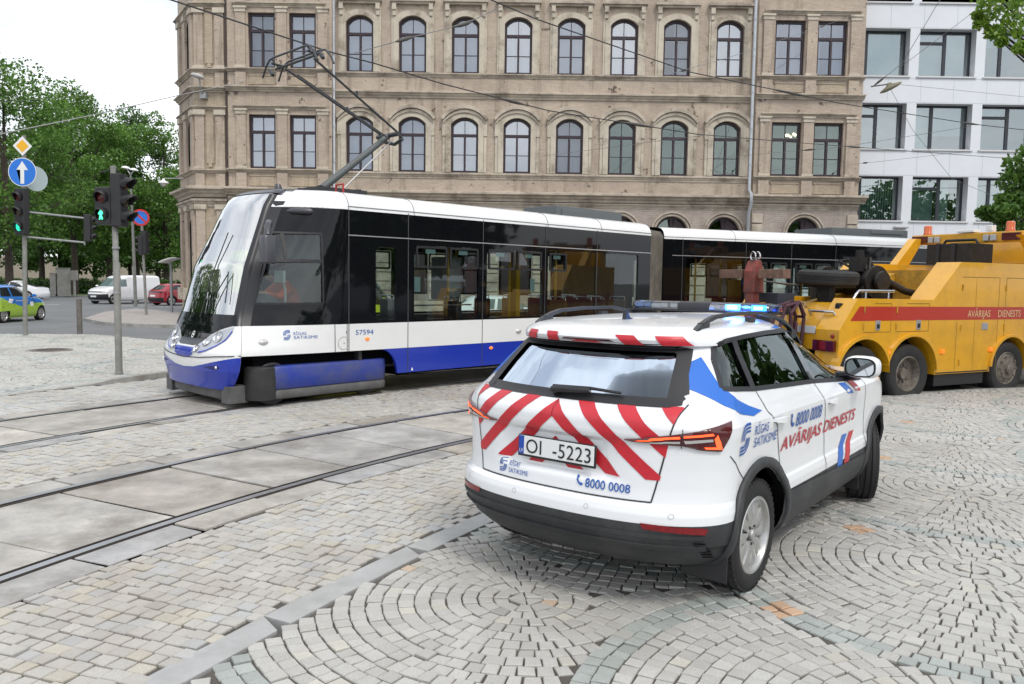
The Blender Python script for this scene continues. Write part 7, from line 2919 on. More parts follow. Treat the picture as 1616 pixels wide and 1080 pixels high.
# the tree at the right edge, with a low crown and an overhanging branch
rng = np.random.default_rng(5)
t = thing('tree', 'leafy tree at the right edge, overhanging the yellow truck and the white office building', 'tree', (15.4, 20.5, -.1))
C, Rr_ = [], []
base_ = np.array([15.4, 20.5, -.1])
for (px, py, Y, r_) in ((1606, 285, 21, .50), (1620, 262, 21, .6), (1596, 318, 21, .42), (1574, 338, 21, .32), (1555, 336, 21, .22), (1602, 352, 21, .5), (1630, 330, 21.5, .8), (1650, 280, 21.5, 1.0), (1680, 220, 22, 1.1), (1700, 300, 22, 1.2), (1720, 160, 22, 1.3), (1700, 60, 21, 1.3), (1590, 335, 20.6, .3),
                        (1610, 20, 17, .42), (1585, 8, 17, .42), (1560, 18, 17, .26), (1548, 38, 17, .15), (1600, 42, 17, .30), (1568, 50, 17, .20), (1580, 66, 17, .13), (1625, 50, 17.4, .4), (1615, 75, 17, .16), (1640, 10, 17.5, .7), (1560, -14, 17, .4), (1620, -30, 17, .6), (1606, 76, 17, .12), (1542, 24, 17, .10)):
    p = at(px, py, Y)
    C.append(np.array(p) - base_)
    Rr_.append(r_)
n1 = [i for i in range(len(C)) if C[i][1] + 20.5 > 19]
n2 = [i for i in range(len(C)) if C[i][1] + 20.5 <= 19]
me = leaf_cloud(np.array([C[i] for i in n1]), [Rr_[i] for i in n1], 420, .155, rng)
me.materials.append(M_LEAF)
link('crown', me, t)
me = leaf_cloud(np.array([C[i] for i in n2]), [Rr_[i] for i in n2], 120, .12, rng, flat=.8)
me.materials.append(M_LEAFB)
link('branch_leaves', me, t)
b = MB()
b.tube([(0, 0, 0), (.1, 0, 2), (0, .1, 4.5), (.1, 0, 7), (0, -.3, 9.5)], [.3, .25, .2, .14, .06], n=9)
for i in range(len(C)):
    p0 = np.array([0, 0, float(np.clip(C[i][2] - 1.2, 1.6, 8))])
    b.tube([p0, p0 * .4 + C[i] * .6 + np.array([0, 0, -.15]), C[i]], [.06, .035, .012], n=5)
b.build('trunk', M_BARK, t, smooth=60)

# hedge and grey cabinets at the edge of the park
rng = np.random.default_rng(11)
Yh = 76.0
x0, x1 = tx_(-30, Yh), tx_(285, Yh)
hd = thing('hedge', 'clipped dark green hedge running along the park lawn', 'hedge', ((x0 + x1) / 2, Yh, 0))
C = [np.array([rng.uniform(x0, x1) - (x0 + x1) / 2, rng.uniform(-.5, .5), rng.uniform(.2, 1.15)]) for k in range(240)]
me = leaf_cloud(np.array(C), [.5] * len(C), 60, .25, rng)
me.materials.append(M_LEAFD)
link('hedge_leaves', me, hd)
MB().box((x0 - (x0 + x1) / 2, -.3, 0), (x1 - (x0 + x1) / 2, .3, 1.1)).build('hedge_core', mat('hedge_core', (.015, .03, .012), rough=1), hd)
M_CAB = mat('grey_cabinet', (0.30, 0.29, 0.27), rough=0.7, var=0.2, vscale=3, dirt=(.15, .13, .11), dscale=2)
for (px, py0, py1, w, lab, nm) in ((86, 431, 458, .62, 'narrow pale utility cabinet on the lawn left of the white van', 'utility_cabinet'), (99, 423, 455, 1.05, 'wide grey utility cabinet, largest of the boxes left of the white van', 'utility_cabinet')):
    Y = 68.0
    p = at(px, py0, Y)
    h = p.z + .05
    c_ = thing(nm, lab, 'cabinet', (p.x, Y, -.05), 0)
    MB().box((-w / 2, -.2, .12), (w / 2, .2, h - .06)).build('cabinet_body', M_CAB, c_, bevel=.02)
    MB().box((-w / 2 - .04, -.24, h - .06), (w / 2 + .04, .24, h)).build('cabinet_lid', M_CAB, c_, bevel=.02)
    MB().box((-w / 2 - .02, -.22, 0), (w / 2 + .02, .22, .12)).build('plinth', M_KERB, c_)
p = at(117, 426, 68)
c_ = thing('notice_board', 'grey notice box on a post beside the utility cabinets', 'notice board', (p.x, 68, -.05))
MB().box((-.28, -.08, p.z - .85), (.28, .08, p.z)).build('board', M_CAB, c_, bevel=.02)
MB().box((-.08, -.05, 0), (.08, .05, p.z - .85)).build('post', M_CAB, c_)
# pale wall glimpsed under the trees
b = MB().box((tx_(-40, 150), 150, 0), (tx_(300, 150), 151, 5))
w_ = b.build('park_building', None)
w_.data.materials.append(mat('distant_wall', (.32, .27, .23), rough=.9, var=.2, vscale=.3))
tag(w_, 'pale wall of a distant building glimpsed under the park trees', 'wall')

# ------------------------------------------------------------------ signals and signs
M_POLE = mat('grey_pole_paint', (0.22, 0.22, 0.205), rough=0.6, var=0.18, vscale=5, dirt=(.10, .09, .075), dscale=6, damt=.5)
M_SIG = mat('signal_black', (0.018, 0.018, 0.02), rough=0.55)
M_LRED = mat('unlit_red_lens', (0.07, 0.008, 0.008), rough=0.3)
M_LAMB = mat('unlit_amber_lens', (0.07, 0.045, 0.03), rough=0.3)
M_LGRN = mat('lit_green_lens', (0.02, 0.45, 0.30), rough=0.3, emit=(0.02, 0.62, 0.40), estr=1.0)
M_MAN = mat('lit_green_man', (0.1, 1, 0.4), emit=(0.05, 1.0, 0.38), estr=2.2)


def signal_head(parent, M, lenses, r_=.10, pitch=.30, w=.34, d=.16, lit=None, visor=.22):
    """signal box in its own frame: faces -y, hangs from z=0 downwards"""
    n = len(lenses)
    H = pitch * n + .06
    tfm = lambda b_: MB().join(b_, lambda p: M @ p) if True else b_
    body_ = MB().use(M_SIG).box((-w / 2, 0, -H), (w / 2, d, 0))
    o = tfm(body_).build('signal_box', None, parent, bevel=.02)
    for i, m_ in enumerate(lenses):
        zc = -pitch * (i + .5) - .03
        lb_ = MB().use(m_).lathe([(r_, -.012), (r_ * .7, -.03), (r_ * .35, -.038), (0, -.04)], M=Matrix.Translation((0, 0, zc)), n=22, axis='Y')
        tfm(lb_).build('lens', None, o, smooth=60)
        v = MB().use(M_SIG)
        rows = []
        for t in np.linspace(-R(35), R(215), 19):
            l_ = visor * (0.45 + 0.55 * max(0, math.sin(t)) ** .7) if True else visor
            rows.append([((r_ + .018) * math.cos(t), .0, zc + (r_ + .018) * math.sin(t)), ((r_ + .012) * math.cos(t), -l_, zc + (r_ + .012) * math.sin(t) - .03 * l_ / visor)])
        v.grid(rows)
        vo = tfm(v).build('visor', None, o, smooth=60)
        md = vo.modifiers.new('thick', 'SOLIDIFY')
        md.thickness = .008
    return o


# near pole with the walking green man
pz = gnd(188, 592)
top1 = at(184.5, 265, pz.y).z
sg1 = thing('traffic_light', 'signal pole with a lit green walking man, nearest pole on the left', 'traffic light', (pz.x, pz.y, 0.012), 0, 'signal poles at the crossing')
b = MB().tube([(0, 0, 0), (0, 0, 2.0), (-.01, 0, 2.02), (-.02, 0, top1)], [.060, .060, .050, .050], n=16)
b.lathe([(.068, 0), (.066, .04), (.06, .06)], n=16)
b.lathe([(.054, top1 - .02), (.05, top1 + .015), (0, top1 + .025)], M=Matrix.Translation((-.02, 0, 0)), n=16)
b.build('pole', M_POLE, sg1, smooth=60)
for z in (1.45, 2.25):
    MB().lathe([(.064, 0), (.066, .02), (.064, .04)], M=Matrix.Translation((-.005, 0, z)), n=16).build('pole_band', M_STEEL, sg1)
zp = at(170, 297, pz.y).z
Mh = Matrix.Translation((-.20, -.06, zp)) @ Matrix.Rotation(R(-14), 4, 'Z')
h1 = signal_head(sg1, Mh, [M_LRED, M_SIG], r_=.105, pitch=.30, w=.32, visor=.13)
man = [(-.012, .055), (.012, .055), (.030, .045), (.042, .01), (.034, -.002), (.022, .02), (.018, .0), (.020, -.025), (.040, -.075), (.022, -.085), (.002, -.035), (-.012, -.085), (-.034, -.08), (-.016, -.02), (-.016, .012), (-.030, -.008), (-.048, .004), (-.040, .02), (-.022, .042)]
hd_ = [(.017 * math.cos(t), .073 + .018 * math.sin(t)) for t in np.linspace(0, 2 * math.pi, 13)[:-1]]
mm = join_meshes([flat_poly(man), flat_poly(hd_)])
zc = -.30 * 1.5 - .03
map_mesh(mm, lambda x, y, z: Mh @ Vector((x * 1.12, -.044, zc + y * 1.12)))
setmat(mm, M_MAN)
link('walking_man', mm, h1)
zp = at(196, 276, pz.y).z
Mv = Matrix.Translation((.12, -.02, zp)) @ Matrix.Rotation(R(80), 4, 'Z') @ Matrix.Translation((0, -.06, 0))
signal_head(sg1, Mv, [M_LRED, M_LAMB, M_SIG], r_=.105, pitch=.29, w=.22, d=.20, visor=.24)
b = MB().tube([(-.02, 0, zp - .05), (.12, -.02, zp - .05)], .02, n=8)
b.tube([(-.02, 0, zp - .85), (.12, -.02, zp - .85)], .02, n=8)
b.tube([(-.25, -.02, zp + .02), (-.05, 0, zp + .08), (.1, 0, zp + .04)], .014, n=6)
b.build('signal_bracket', M_SIG, sg1)

# far left pole with two signs, a signal and a cantilever frame
p2 = gnd(40, 530)
Y2 = p2.y
zt2 = at(42, 215, Y2).z
sg2 = thing('traffic_light', 'signal pole with a yellow diamond and a blue arrow sign above its green light', 'traffic light', (p2.x, p2.y, 0.012), 0, 'signal poles at the crossing')
b = MB().tube([(0, 0, 0), (0, 0, zt2)], .062, n=14)
b.lathe([(.072, 0), (.07, .05), (.062, .08)], n=14)
b.build('pole', M_POLE, sg2, smooth=60)
zd = at(40, 232, Y2).z
s_ = .275
dm = lambda q: [(0, -q), (q, 0), (0, q), (-q, 0)]
for (q, yy, m_) in ((s_, -.075, mat('sign_white', (.75, .76, .75), rough=.4)), (s_ * .66, -.079, mat('sign_yellow', (.80, .42, .01), rough=.4))):
    me = flat_poly(dm(q))
    map_mesh(me, lambda x, y, z: Vector((x, yy, zd + y)))
    setmat(me, m_)
    if q == s_:
        dsg = link('priority_sign', me, sg2)
        bk = MB().prism(dm(s_), lambda p, h: (p[0], h, zd + p[1]), -.073, -.068).build('sign_back', M_STEEL, dsg)
    else:
        link('sign_face', me, dsg)
za = at(40, 273, Y2).z
r2 = .405
circ = lambda q, n=40: [(q * math.cos(t), q * math.sin(t)) for t in np.linspace(0, 2 * math.pi, n + 1)[:-1]]
me = flat_poly(circ(r2))
map_mesh(me, lambda x, y, z: Vector((x, -.085, za + y)))
ar = link('arrow_sign', setmat(me, MATS['sign_white']), sg2)
MB().prism(circ(r2), lambda p, h: (p[0], h, za + p[1]), -.083, -.076).build('sign_back', M_STEEL, ar)
me = flat_poly(circ(r2 * .95))
map_mesh(me, lambda x, y, z: Vector((x, -.088, za + y)))
link('sign_face', setmat(me, mat('sign_blue', (.012, .16, .62), rough=.4)), ar)
me = flat_poly([(-.055, -.33), (.055, -.33), (.055, .06), (.165, .06), (0, .31), (-.165, .06), (-.055, .06)])
map_mesh(me, lambda x, y, z: Vector((x, -.091, za + y)))
link('arrow', setmat(me, MATS['sign_white']), ar)
# second disc turned away, seen from the side
Mt = Matrix.Translation((.06, .45, za - .12)) @ Matrix.Rotation(R(62), 4, 'Z')
b = MB().prism(circ(.36), lambda p, h: Mt @ Vector((p[0], h, p[1])), -.006, .006)
b.build('side_sign', mat('pale_sign_back', (.42, .50, .52), rough=.35, metal=.3), sg2)
zh = at(40, 299, Y2).z
Mh = Matrix.Translation((-.06, -.06, zh)) @ Matrix.Rotation(R(-24), 4, 'Z') @ Matrix.Translation((0, -.06, 0))
signal_head(sg2, Mh, [M_LRED, M_LAMB, M_LGRN], r_=.13, pitch=.42, w=.40, d=.18, visor=.17)
za1, za2 = at(90, 339, Y2).z, at(90, 378, Y2).z
xa = at(129, 342, Y2).x - p2.x
b = MB().tube([(0, 0, za1 + .06), (xa, .0, za1 - .06)], .028, n=8)
b.tube([(0, 0, za2 + .05), (xa, .0, za2 - .05)], .028, n=8)
b.tube([(xa, 0, za1 + .05), (xa, 0, za2 - .12)], .03, n=8)
b.build('cantilever_frame', M_STEEL, sg2, smooth=60)
Mh = Matrix.Translation((xa + .10, .02, za1 + .05)) @ Matrix.Rotation(R(100), 4, 'Z') @ Matrix.Translation((0, -.08, 0))
signal_head(sg2, Mh, [M_LRED, M_LAMB, M_SIG], r_=.09, pitch=.235, w=.24, d=.18, visor=.16)

sg2.rotation_euler = (0, R(1.4), 0)
# bollard
p = gnd(126, 527)
bo = MB().lathe([(.0, 1.06), (.07, 1.06), (.078, 1.04), (.078, .02), (.085, 0)], n=16)
o = bo.build('bollard', mat('brown_grey_bollard', (.11, .10, .09), rough=.7, var=.3, vscale=6), smooth=40)
o.location = (p.x, p.y, 0)
tag(o, 'plain grey brown steel bollard on the edge of the cobbled island', 'bollard')

# pole with the no stopping sign and two small signals
p = gnd(231, 497, -.02)
Y3 = p.y
z3 = at(222, 333, Y3).z
sg3 = thing('traffic_light', 'leaning signal pole with a round red no stopping sign, before the red car', 'traffic light', (p.x, p.y, -.02), 0, 'signal poles at the crossing')
xo = at(223, 340, Y3).x - p.x
b = MB().tube([(0, 0, 0), (xo, 0, z3)], .06, n=12)
b.build('pole', M_POLE, sg3, smooth=60)
zs3 = at(222, 343, Y3).z
Ms = Matrix.Translation((xo, -.08, zs3)) @ Matrix.Rotation(R(28), 4, 'Z')
MB().prism(circ(.38), lambda p, h: Ms @ Vector((p[0], h, p[1])), -.004, .006).build('sign_back', M_STEEL, sg3)
me = flat_poly(circ(.38))
map_mesh(me, lambda x, y, z: Ms @ Vector((x, -.006, y)))
ns = link('no_stopping_sign', setmat(me, mat('sign_red', (.55, .02, .03), rough=.4)), sg3)
me = flat_poly(circ(.29))
map_mesh(me, lambda x, y, z: Ms @ Vector((x, -.009, y)))
link('sign_face', setmat(me, MATS['sign_blue']), ns)
me = join_meshes([flat_poly(q) for q in ribbon([(-.22, .22), (.22, -.22)], .09)])
map_mesh(me, lambda x, y, z: Ms @ Vector((x, -.012, y)))
link('sign_bar', setmat(me, MATS['sign_red']), ns)
zq = at(230, 364, Y3).z
Mh = Matrix.Translation((xo + .22, .0, zq)) @ Matrix.Rotation(R(150), 4, 'Z')
signal_head(sg3, Mh, [M_LRED, M_LAMB, M_SIG], r_=.10, pitch=.33, w=.34, d=.18, visor=.16)
Mh = Matrix.Translation((xo - .16, .0, zq - .2)) @ Matrix.Rotation(R(-75), 4, 'Z')
signal_head(sg3, Mh, [M_LRED, M_LAMB, M_SIG], r_=.10, pitch=.28, w=.30, d=.18, visor=.18)

# twin headed street lamp
Yl = 50.0
pb = at(213, 425, Yl)
zt_l = at(209, 268, Yl).z
ln = thing('street_lamp', 'tall street lamp with two white mushroom shaped heads before the park trees', 'street lamp', (pb.x, Yl, -.15))
MB().tube([(0, 0, 0), (-.05, 0, 3), (-.15, 0, zt_l)], [.11, .09, .05], n=12).build('pole', M_POLE, ln, smooth=60)
for k, (dx, dz) in enumerate(((-.28, .22), (.22, .10))):
    b = MB().tube([(-.15, 0, zt_l - .2), (-.15 + dx * .6, 0, zt_l + dz - .1), (-.15 + dx, 0, zt_l + dz)], .025, n=6)
    b.lathe([(.05, -.02), (.26, .0), (.25, .05), (.15, .12), (0, .15)], M=Matrix.Translation((-.15 + dx, 0, zt_l + dz)) @ Matrix.Rotation(R(8), 4, 'Y'), n=20)
    b.build('lamp_head', M_WHITE, ln, smooth=50)
# lamp hanging from the building corner, floodlight on the corner
Yg = 35.0
pg = at(258, 284, Yg)
gl_ = thing('wall_lamp', 'white bell shaped lamp on an arm at the corner of the brick building', 'lamp', (pg.x, Yg, pg.z))
xw = at(286, 284, Yg).x - pg.x
MB().tube([(0, 0, .06), (xw, .2, .10)], .022, n=6).build('lamp_arm', M_STEEL, gl_)
MB().lathe([(0, .06), (.04, .05), (.06, -.02), (.20, -.09), (.22, -.14), (.10, -.16)], n=18).build('lamp_shade', M_WHITE, gl_, smooth=50)
MB().lathe([(.12, -.15), (.12, -.22), (.07, -.28), (0, -.30)], n=16).build('lamp_glass', M_LAMPC, gl_, smooth=50)
pf_ = at(322, 152, YR)
fl = thing('wall_floodlight', 'grey floodlight on a short bracket, high on the corner of the brick building', 'lamp', (pf_.x, YR - .02, pf_.z))
b = MB().box((-.14, -.14, -.12), (.14, .1, .12))
b.tube([(0, -.1, .05), (-.02, -.35, .3), (-.03, -.4, .62)], .035, n=8)
b.build('bracket', M_STEEL, fl)
rows = []
for x, s_ in ((-.36, .35), (-.25, .8), (-.05, 1), (.12, .8), (.2, .4)):
    rows.append([(x, -.45 + .2 * s_ * math.cos(t), .72 - x * .25 + .12 * s_ * math.sin(t)) for t in np.linspace(0, 2 * math.pi, 13)[:-1]])
MB().grid(rows, closed=True, caps=True).build('lamp_head', mat('lamp_grey', (.42, .42, .40), rough=.5), fl, smooth=50)
# shelter roof at the building corner
ps = at(272, 415, 40)
sh = thing('shelter', 'small white curved canopy on a post beside the building corner', 'shelter', (ps.x, 40, -.02))
rows = [[(-.45 + .9 * k / 8, -.6 + 1.2 * j, ps.z + .28 * math.sin(math.pi * (k / 8) * .5 + .15)) for k in range(9)] for j in range(2)]
o = MB().grid(rows).build('canopy', M_WHITE, sh, smooth=60)
md = o.modifiers.new('thick', 'SOLIDIFY')
md.thickness = .05
MB().box((-.12, -.05, 0), (-.02, .05, ps.z)).build('post', M_STEEL, sh)

# ------------------------------------------------------------------ overhead wires
M_WIRE = mat('overhead_wire', (0.03, 0.03, 0.032), rough=0.6)
M_WIREL = mat('steel_span_wire', (0.16, 0.16, 0.165), rough=0.5)
M_INS = mat('insulator_grey', (0.07, 0.065, 0.06), rough=0.6)


def wire(label, pts, r_=.008, m=M_WIRE, ins=(), sag=0.0, ext=(0, 0)):
    """pts in space; ins: positions along the wire (0..1, half length in metres) of rod insulators"""
    pts = [Vector(p) for p in pts]
    if ext[0]:
        pts[0] = pts[0] + (pts[0] - pts[1]).normalized() * ext[0]
    if ext[1]:
        pts[-1] = pts[-1] + (pts[-1] - pts[-2]).normalized() * ext[1]
    if len(pts) == 2 and sag:
        a, c_ = pts
        pts = [a.lerp(c_, k / 10) + Vector((0, 0, -sag * 4 * (k / 10) * (1 - k / 10))) for k in range(11)]
    o = MB().tube(pts, r_, n=6).build('overhead_wire', m)
    tag(o, label, 'wire', 'overhead wires of the tramway')
    d = [0]
    for a, c_ in zip(pts[:-1], pts[1:]):
        d.append(d[-1] + (c_ - a).length)
    def pos(s_):
        s_ = max(0, min(d[-1] - 1e-4, s_))
        for i in range(len(pts) - 1):
            if d[i] <= s_ <= d[i + 1]:
                return pts[i].lerp(pts[i + 1], (s_ - d[i]) / max(1e-6, d[i + 1] - d[i]))
    for (t_, hl) in ins:
        s_ = t_ * d[-1]
        b_ = MB().tube([pos(s_ - hl), pos(s_ - hl * .3), pos(s_ + hl * .3), pos(s_ + hl)], [.012, .035, .035, .014], n=8)
        b_.build('insulator', M_INS, o)
    return o


ZW = 5.36
wA = [gnd(px, py, ZW) for px, py in ((190, -25), (276, 2), (440, 56), (520, 82), (590, 100), (700, 133), (866, 175), (1100, 212))]
wire('dark contact wire running over the pantograph of the tram', wA, .011, ins=((.80, .35), (.93, .5)), ext=(14, 0))
far_ = [at(1100, 212, wA[-1].y), at(1240, 224, 26), at(1424, 238, 30), at(1616, 252, 34), at(1700, 258, 36)]
wire('contact wire continuing right past the drainpipe to the white office building', far_, .011, ins=((.3, .5),), ext=(0, 12))
wire('second contact wire, sloping from the top centre down across the brick facade', [at(745, -16, 14), at(777, 1, 14.5), at(848, 31, 16), at(1089, 114, 20), at(1324, 163, 23), at(1535, 196, 26), at(1640, 208, 27.5)], .012, ins=((.52, .8), (.70, .45), (.85, .5)), ext=(12, 10))
wire('span wire slanting from the upper right down to the hanging street lamp', [at(1500, -28, 24), at(1424, 100, 25), at(1376, 138, 25.4)], .009, M_WIREL, ins=((.98, .2),), ext=(10, 0))
wire('thin span wire meeting the hanging street lamp from the tree side', [at(1600, -28, 23), at(1542, 15, 24), at(1424, 104, 25)], .007, M_WIREL, ext=(10, 0))
wire('thin wire falling from the hanging street lamp across the white facade', [at(1405, 140, 25), at(1440, 205, 27), at(1502, 282, 30), at(1616, 330, 33)], .007, M_WIREL)
wire('nearly level wire right of the hanging street lamp', [at(1412, 133, 25), at(1616, 153, 28)], .006, M_WIREL)
wire('thin span wire anchored high on the right bay of the brick building', [at(1345, 25, 34), at(1280, 48, 30), at(1150, 91, 26), at(1097, 106, 22), at(1055, 118, 20)], .007, M_WIREL, ins=((.22, .3), (.93, .25)))
wire('thin span wire above the third arched window from the left', [at(560, 84, 13), at(650, 59, 14), at(735, 38, 14.5), at(790, 11, 15)], .008, M_WIREL, ins=((.35, .22), (.72, .25)))
wire('span wire anchored low on the brick facade between arched windows', [at(855, 247, 35.9), at(1030, 224, 27), at(1110, 214, 23)], .007, M_WIREL)
wire('span wire anchored on the brick wall beside the drainpipe', [at(1104, 252, 35.9), at(1330, 232, 30), at(1530, 200, 27)], .007, M_WIREL, ins=((.5, .3),))
wire('short wire anchored at the right bay of the brick building', [at(1338, 260, 35.5), at(1390, 255, 33), at(1520, 240, 31)], .007, M_WIREL, ins=((.25, .2),))
wire('pale cable crossing the sky to the corner of the brick building', [at(-40, 219, 20), at(0, 212, 21), at(155, 180, 27), at(285, 150, 33.5), at(384, 129, 35.5)], .016, mat('pale_cable', (.30, .30, .30), rough=.6), ext=(30, 0))
wire('faint wire in the sky left of the building corner', [at(-40, 165, 24), at(150, 150, 30), at(282, 131, 35)], .007, M_WIREL, ext=(30, 0))
wire('wire in front of the park trees, level with the arrow sign', [at(-40, 262, 24), at(120, 283, 30), at(286, 300, 36)], .008, M_WIRE, ext=(30, 0))
wire('wire in front of the park trees, below the arrow sign', [at(-40, 330, 24), at(120, 322, 30), at(286, 345, 36)], .007, M_WIRE, ext=(30, 0))
# lamp hanging on the span wires
ph = at(1405, 137, 25)
hl_ = thing('hanging_street_lamp', 'flat brown green street lamp hanging on span wires before the white facade', 'street lamp', tuple(ph))
MB().lathe([(0, .13), (.06, .12), (.10, .06), (.32, -.01), (.33, -.05), (.2, -.09), (0, -.1)], M=Matrix.Rotation(R(-28), 4, 'Y'), n=22).build('lamp_head', mat('olive_lamp', (.16, .15, .09), rough=.6), hl_, smooth=50)
MB().tube([(0, 0, .1), (-.2, 0, .05), (-.55, .1, .02)], .02, n=6).build('lamp_hanger', M_INS, hl_)
# ------------------------------------------------------------------ other vehicles
M_DGL = mat('dark_car_window', (0.012, 0.016, 0.018), rough=0.04, spec=0.7)
M_DGLB = mat('pale_car_window', (0.10, 0.15, 0.15), rough=0.04, spec=0.7)
M_PLW = mat('plate_white_far', (.70, .71, .71), rough=.4)


def road_car(name, label, cat, x, y, az, rows, paint, split=None, low=None, cr=.45, cf=.8, side=(), rear=None, front=None, axles=(.75, 3.3), wr=.31, track=None,
             lamps=True, glassm=None, zoff=-.15, group=None, handles=(), mirror=None, plate=True, dark_low=None):
    t = thing(name, label, cat, (x, y, zoff), math.pi / 2 - az, group)
    S = Shape(rows, cr=cr, cf=cf)
    zs_ = sorted(set([r_[0] for r_ in rows] + [round(k, 3) for k in np.arange(rows[0][0] + .03, rows[-1][0] - .03, .05)] + ([split] if split else [])))
    bb = S.solid(zs_, split=split, mats=(low, paint) if split else paint)
    S.skin(bb)
    body_ = bb.build('body', None, t)
    W2 = max(r_[3] for r_ in rows)
    cuts_ = []
    for ax in axles:
        for sg in (-1, 1):
            c_ = MB().use(M_DARK).lathe([(0, W2 - .30), (wr * 1.17, W2 - .30), (wr * 1.17, W2 + .4), (0, W2 + .4)], n=28, axis='Y', M=Matrix.Translation((ax, 0, wr)) @ Matrix.Scale(sg, 4, (0, 1, 0))).build('cut_arch', weld=True)
            c_.parent = t
            cuts_.append(c_)
    carve(body_, cuts_)
    for sg in (-1, 1):
        for P in side:
            patch([P], lambda u, v: S.side(u, v, .006, sg), glassm or M_DGL, 'side_window', t, cut=.06)
        for (hx, hz) in handles:
            patch([[(hx, hz), (hx + .16, hz), (hx + .16, hz + .03), (hx, hz + .03)]], lambda u, v: S.side(u, v, .012, sg), paint, 'door_handle', t, cut=None)
            patch(ribbon([(hx - .06, hz + .12), (hx - .05, hz - .3)], .012), lambda u, v: S.side(u, v, .004, sg), M_GAP, 'panel_gap', t, cut=.05)
        if mirror:
            mx_, mz_ = mirror
            rw = []
            for dx, sc in ((-.05, .8), (.02, 1), (.09, .6), (.11, .1)):
                rw.append([(mx_ + dx, sg * (W2 + .10) + .10 * sc * math.cos(q), mz_ + .065 * sc * math.sin(q)) for q in np.linspace(0, 2 * math.pi, 15)[:-1]])
            mb_ = MB().use(paint).grid(rw, closed=True, caps=True)
            mb_.use(M_BLACK).tube([(mx_ + .02, sg * (W2 - .08), mz_ - .06), (mx_ + .02, sg * (W2 + .06), mz_ - .03)], .03, n=6)
            mb_.build('mirror', None, t, smooth=50)
        for ax in axles:
            make_wheel(t, (ax, sg * (W2 - .125), wr), r=wr, w=.20, rr=wr * .66, out_=sg, twin=False)
    if rear:
        patch([rear], lambda u, v: S.rear(u, v, .006), glassm or M_DGL, 'rear_window', t, cut=.06)
    if front:
        patch([front], lambda u, v: S.front(u, v, .006), glassm or M_DGLB, 'windscreen', t, cut=.06)
    return t, S


def std_rows(L_, W_, H_, hood=.92, belt=.95, ws=(.70, .52), rw=(.10, .22), tail=0.0, deck=None):
    """hatchback rows; ws: windscreen foot/top as share of the length; rw: rear screen foot/top"""
    w = W_ / 2
    r_ = [(.18, .10, L_ - .18, w * .90), (.28, .03, L_ - .05, w * .97), (.42, .0, L_, w), (.55, .0, L_, w), (.70, .03, L_ - .03, w * .99), (hood - .10, .04, L_ - .12, w * .985)]
    r_ += [(hood - .03, .05, L_ * .90, w * .975), (hood, .06, L_ * (ws[0] + .06), w * .965), (belt + .01, L_ * rw[0] * .7 if deck is None else deck[0], L_ * (ws[0]), w * .95)]
    top = H_ - .10
    r_ += [(belt + .05, L_ * rw[0] if deck is None else deck[1], L_ * (ws[0] - .02), w * .92), (top, L_ * rw[1], L_ * ws[1] + .05, w * .74), (H_ - .05, L_ * rw[1] + .08, L_ * ws[1] - .04, w * .66)]
    a_, b_ = r_[-1][1], r_[-1][2]
    r_ += [(H_ - .02, a_ + .12 * (b_ - a_), b_ - .14 * (b_ - a_), w * .54), (H_, a_ + .26 * (b_ - a_), b_ - .28 * (b_ - a_), w * .34)]
    return r_


# blue and lime city car
M_LIME = mat('lime_car_paint', (0.33, 0.52, 0.05), rough=0.3, coat=0.5)
M_CBLUE = mat('azure_car_paint', (0.015, 0.17, 0.55), rough=0.3, coat=0.5)
rows = std_rows(3.55, 1.66, 1.50, hood=.96, belt=1.0, ws=(.74, .55), rw=(.05, .12))
cw = [[(.42, 1.04), (1.02, 1.03), (1.02, 1.40), (.62, 1.38)], [(1.10, 1.03), (1.95, 1.02), (2.38, 1.01), (1.98, 1.36), (1.75, 1.41), (1.10, 1.41)]]
t, S = road_car('city_car', 'small hatchback in azure blue and lime green driving past the left poles', 'car', -20.75, 30.85, R(1), rows, M_CBLUE, split=.75, low=M_LIME, cf=.6, cr=.4, side=cw,
                rear=[(-.55, 1.02), (.55, 1.02), (.45, 1.38), (-.45, 1.38)], front=[(-.6, 1.02), (.6, 1.02), (.5, 1.4), (-.5, 1.4)], axles=(.52, 2.93), wr=.295, handles=((1.2, .88),), mirror=(2.25, 1.06))
for sg in (-1, 1):
    patch([[(.10, .55), (.9, .70), (1.2, .62), (1.55, .55), (2.0, .60), (2.4, .74), (2.4, .52), (.12, .45)]], lambda u, v: S.side(u, v, .004, sg), M_LIME, 'lime_film', t, cut=.06)
    patch([[(.08, .72), (.5, .74), (.95, .74), (.75, .86), (.45, .98), (.2, 1.0), (.06, .95)]], lambda u, v: S.side(u, v, .004, sg), M_LIME, 'lime_film', t, cut=.06)
    patch([[(1.22, .72), (1.7, .60), (2.3, .76), (1.25, .80)]], lambda u, v: S.side(u, v, .0045, sg), M_CBLUE, 'blue_film', t, cut=.06)
    patch([[(.75, .80), (.98, .76), (1.02, .86), (1.12, .92), (1.0, .93), (.9, .90), (.85, .96), (.80, .88)]], lambda u, v: S.side(u, v, .006, sg), M_WHITE, 'white_emblem', t, cut=.06)
    patch([[(1.22 + k * .12, .845), (1.31 + k * .12, .845), (1.31 + k * .12, .87), (1.22 + k * .12, .87)] for k in range(7)], lambda u, v: S.side(u, v, .006, sg), M_WHITE, 'white_script', t, cut=None)
    patch([[(2.14, .62), (2.36, .62), (2.36, .80), (2.14, .80)]], lambda u, v: S.side(u, v, .006, sg), M_WHITE, 'white_notice', t, cut=None)
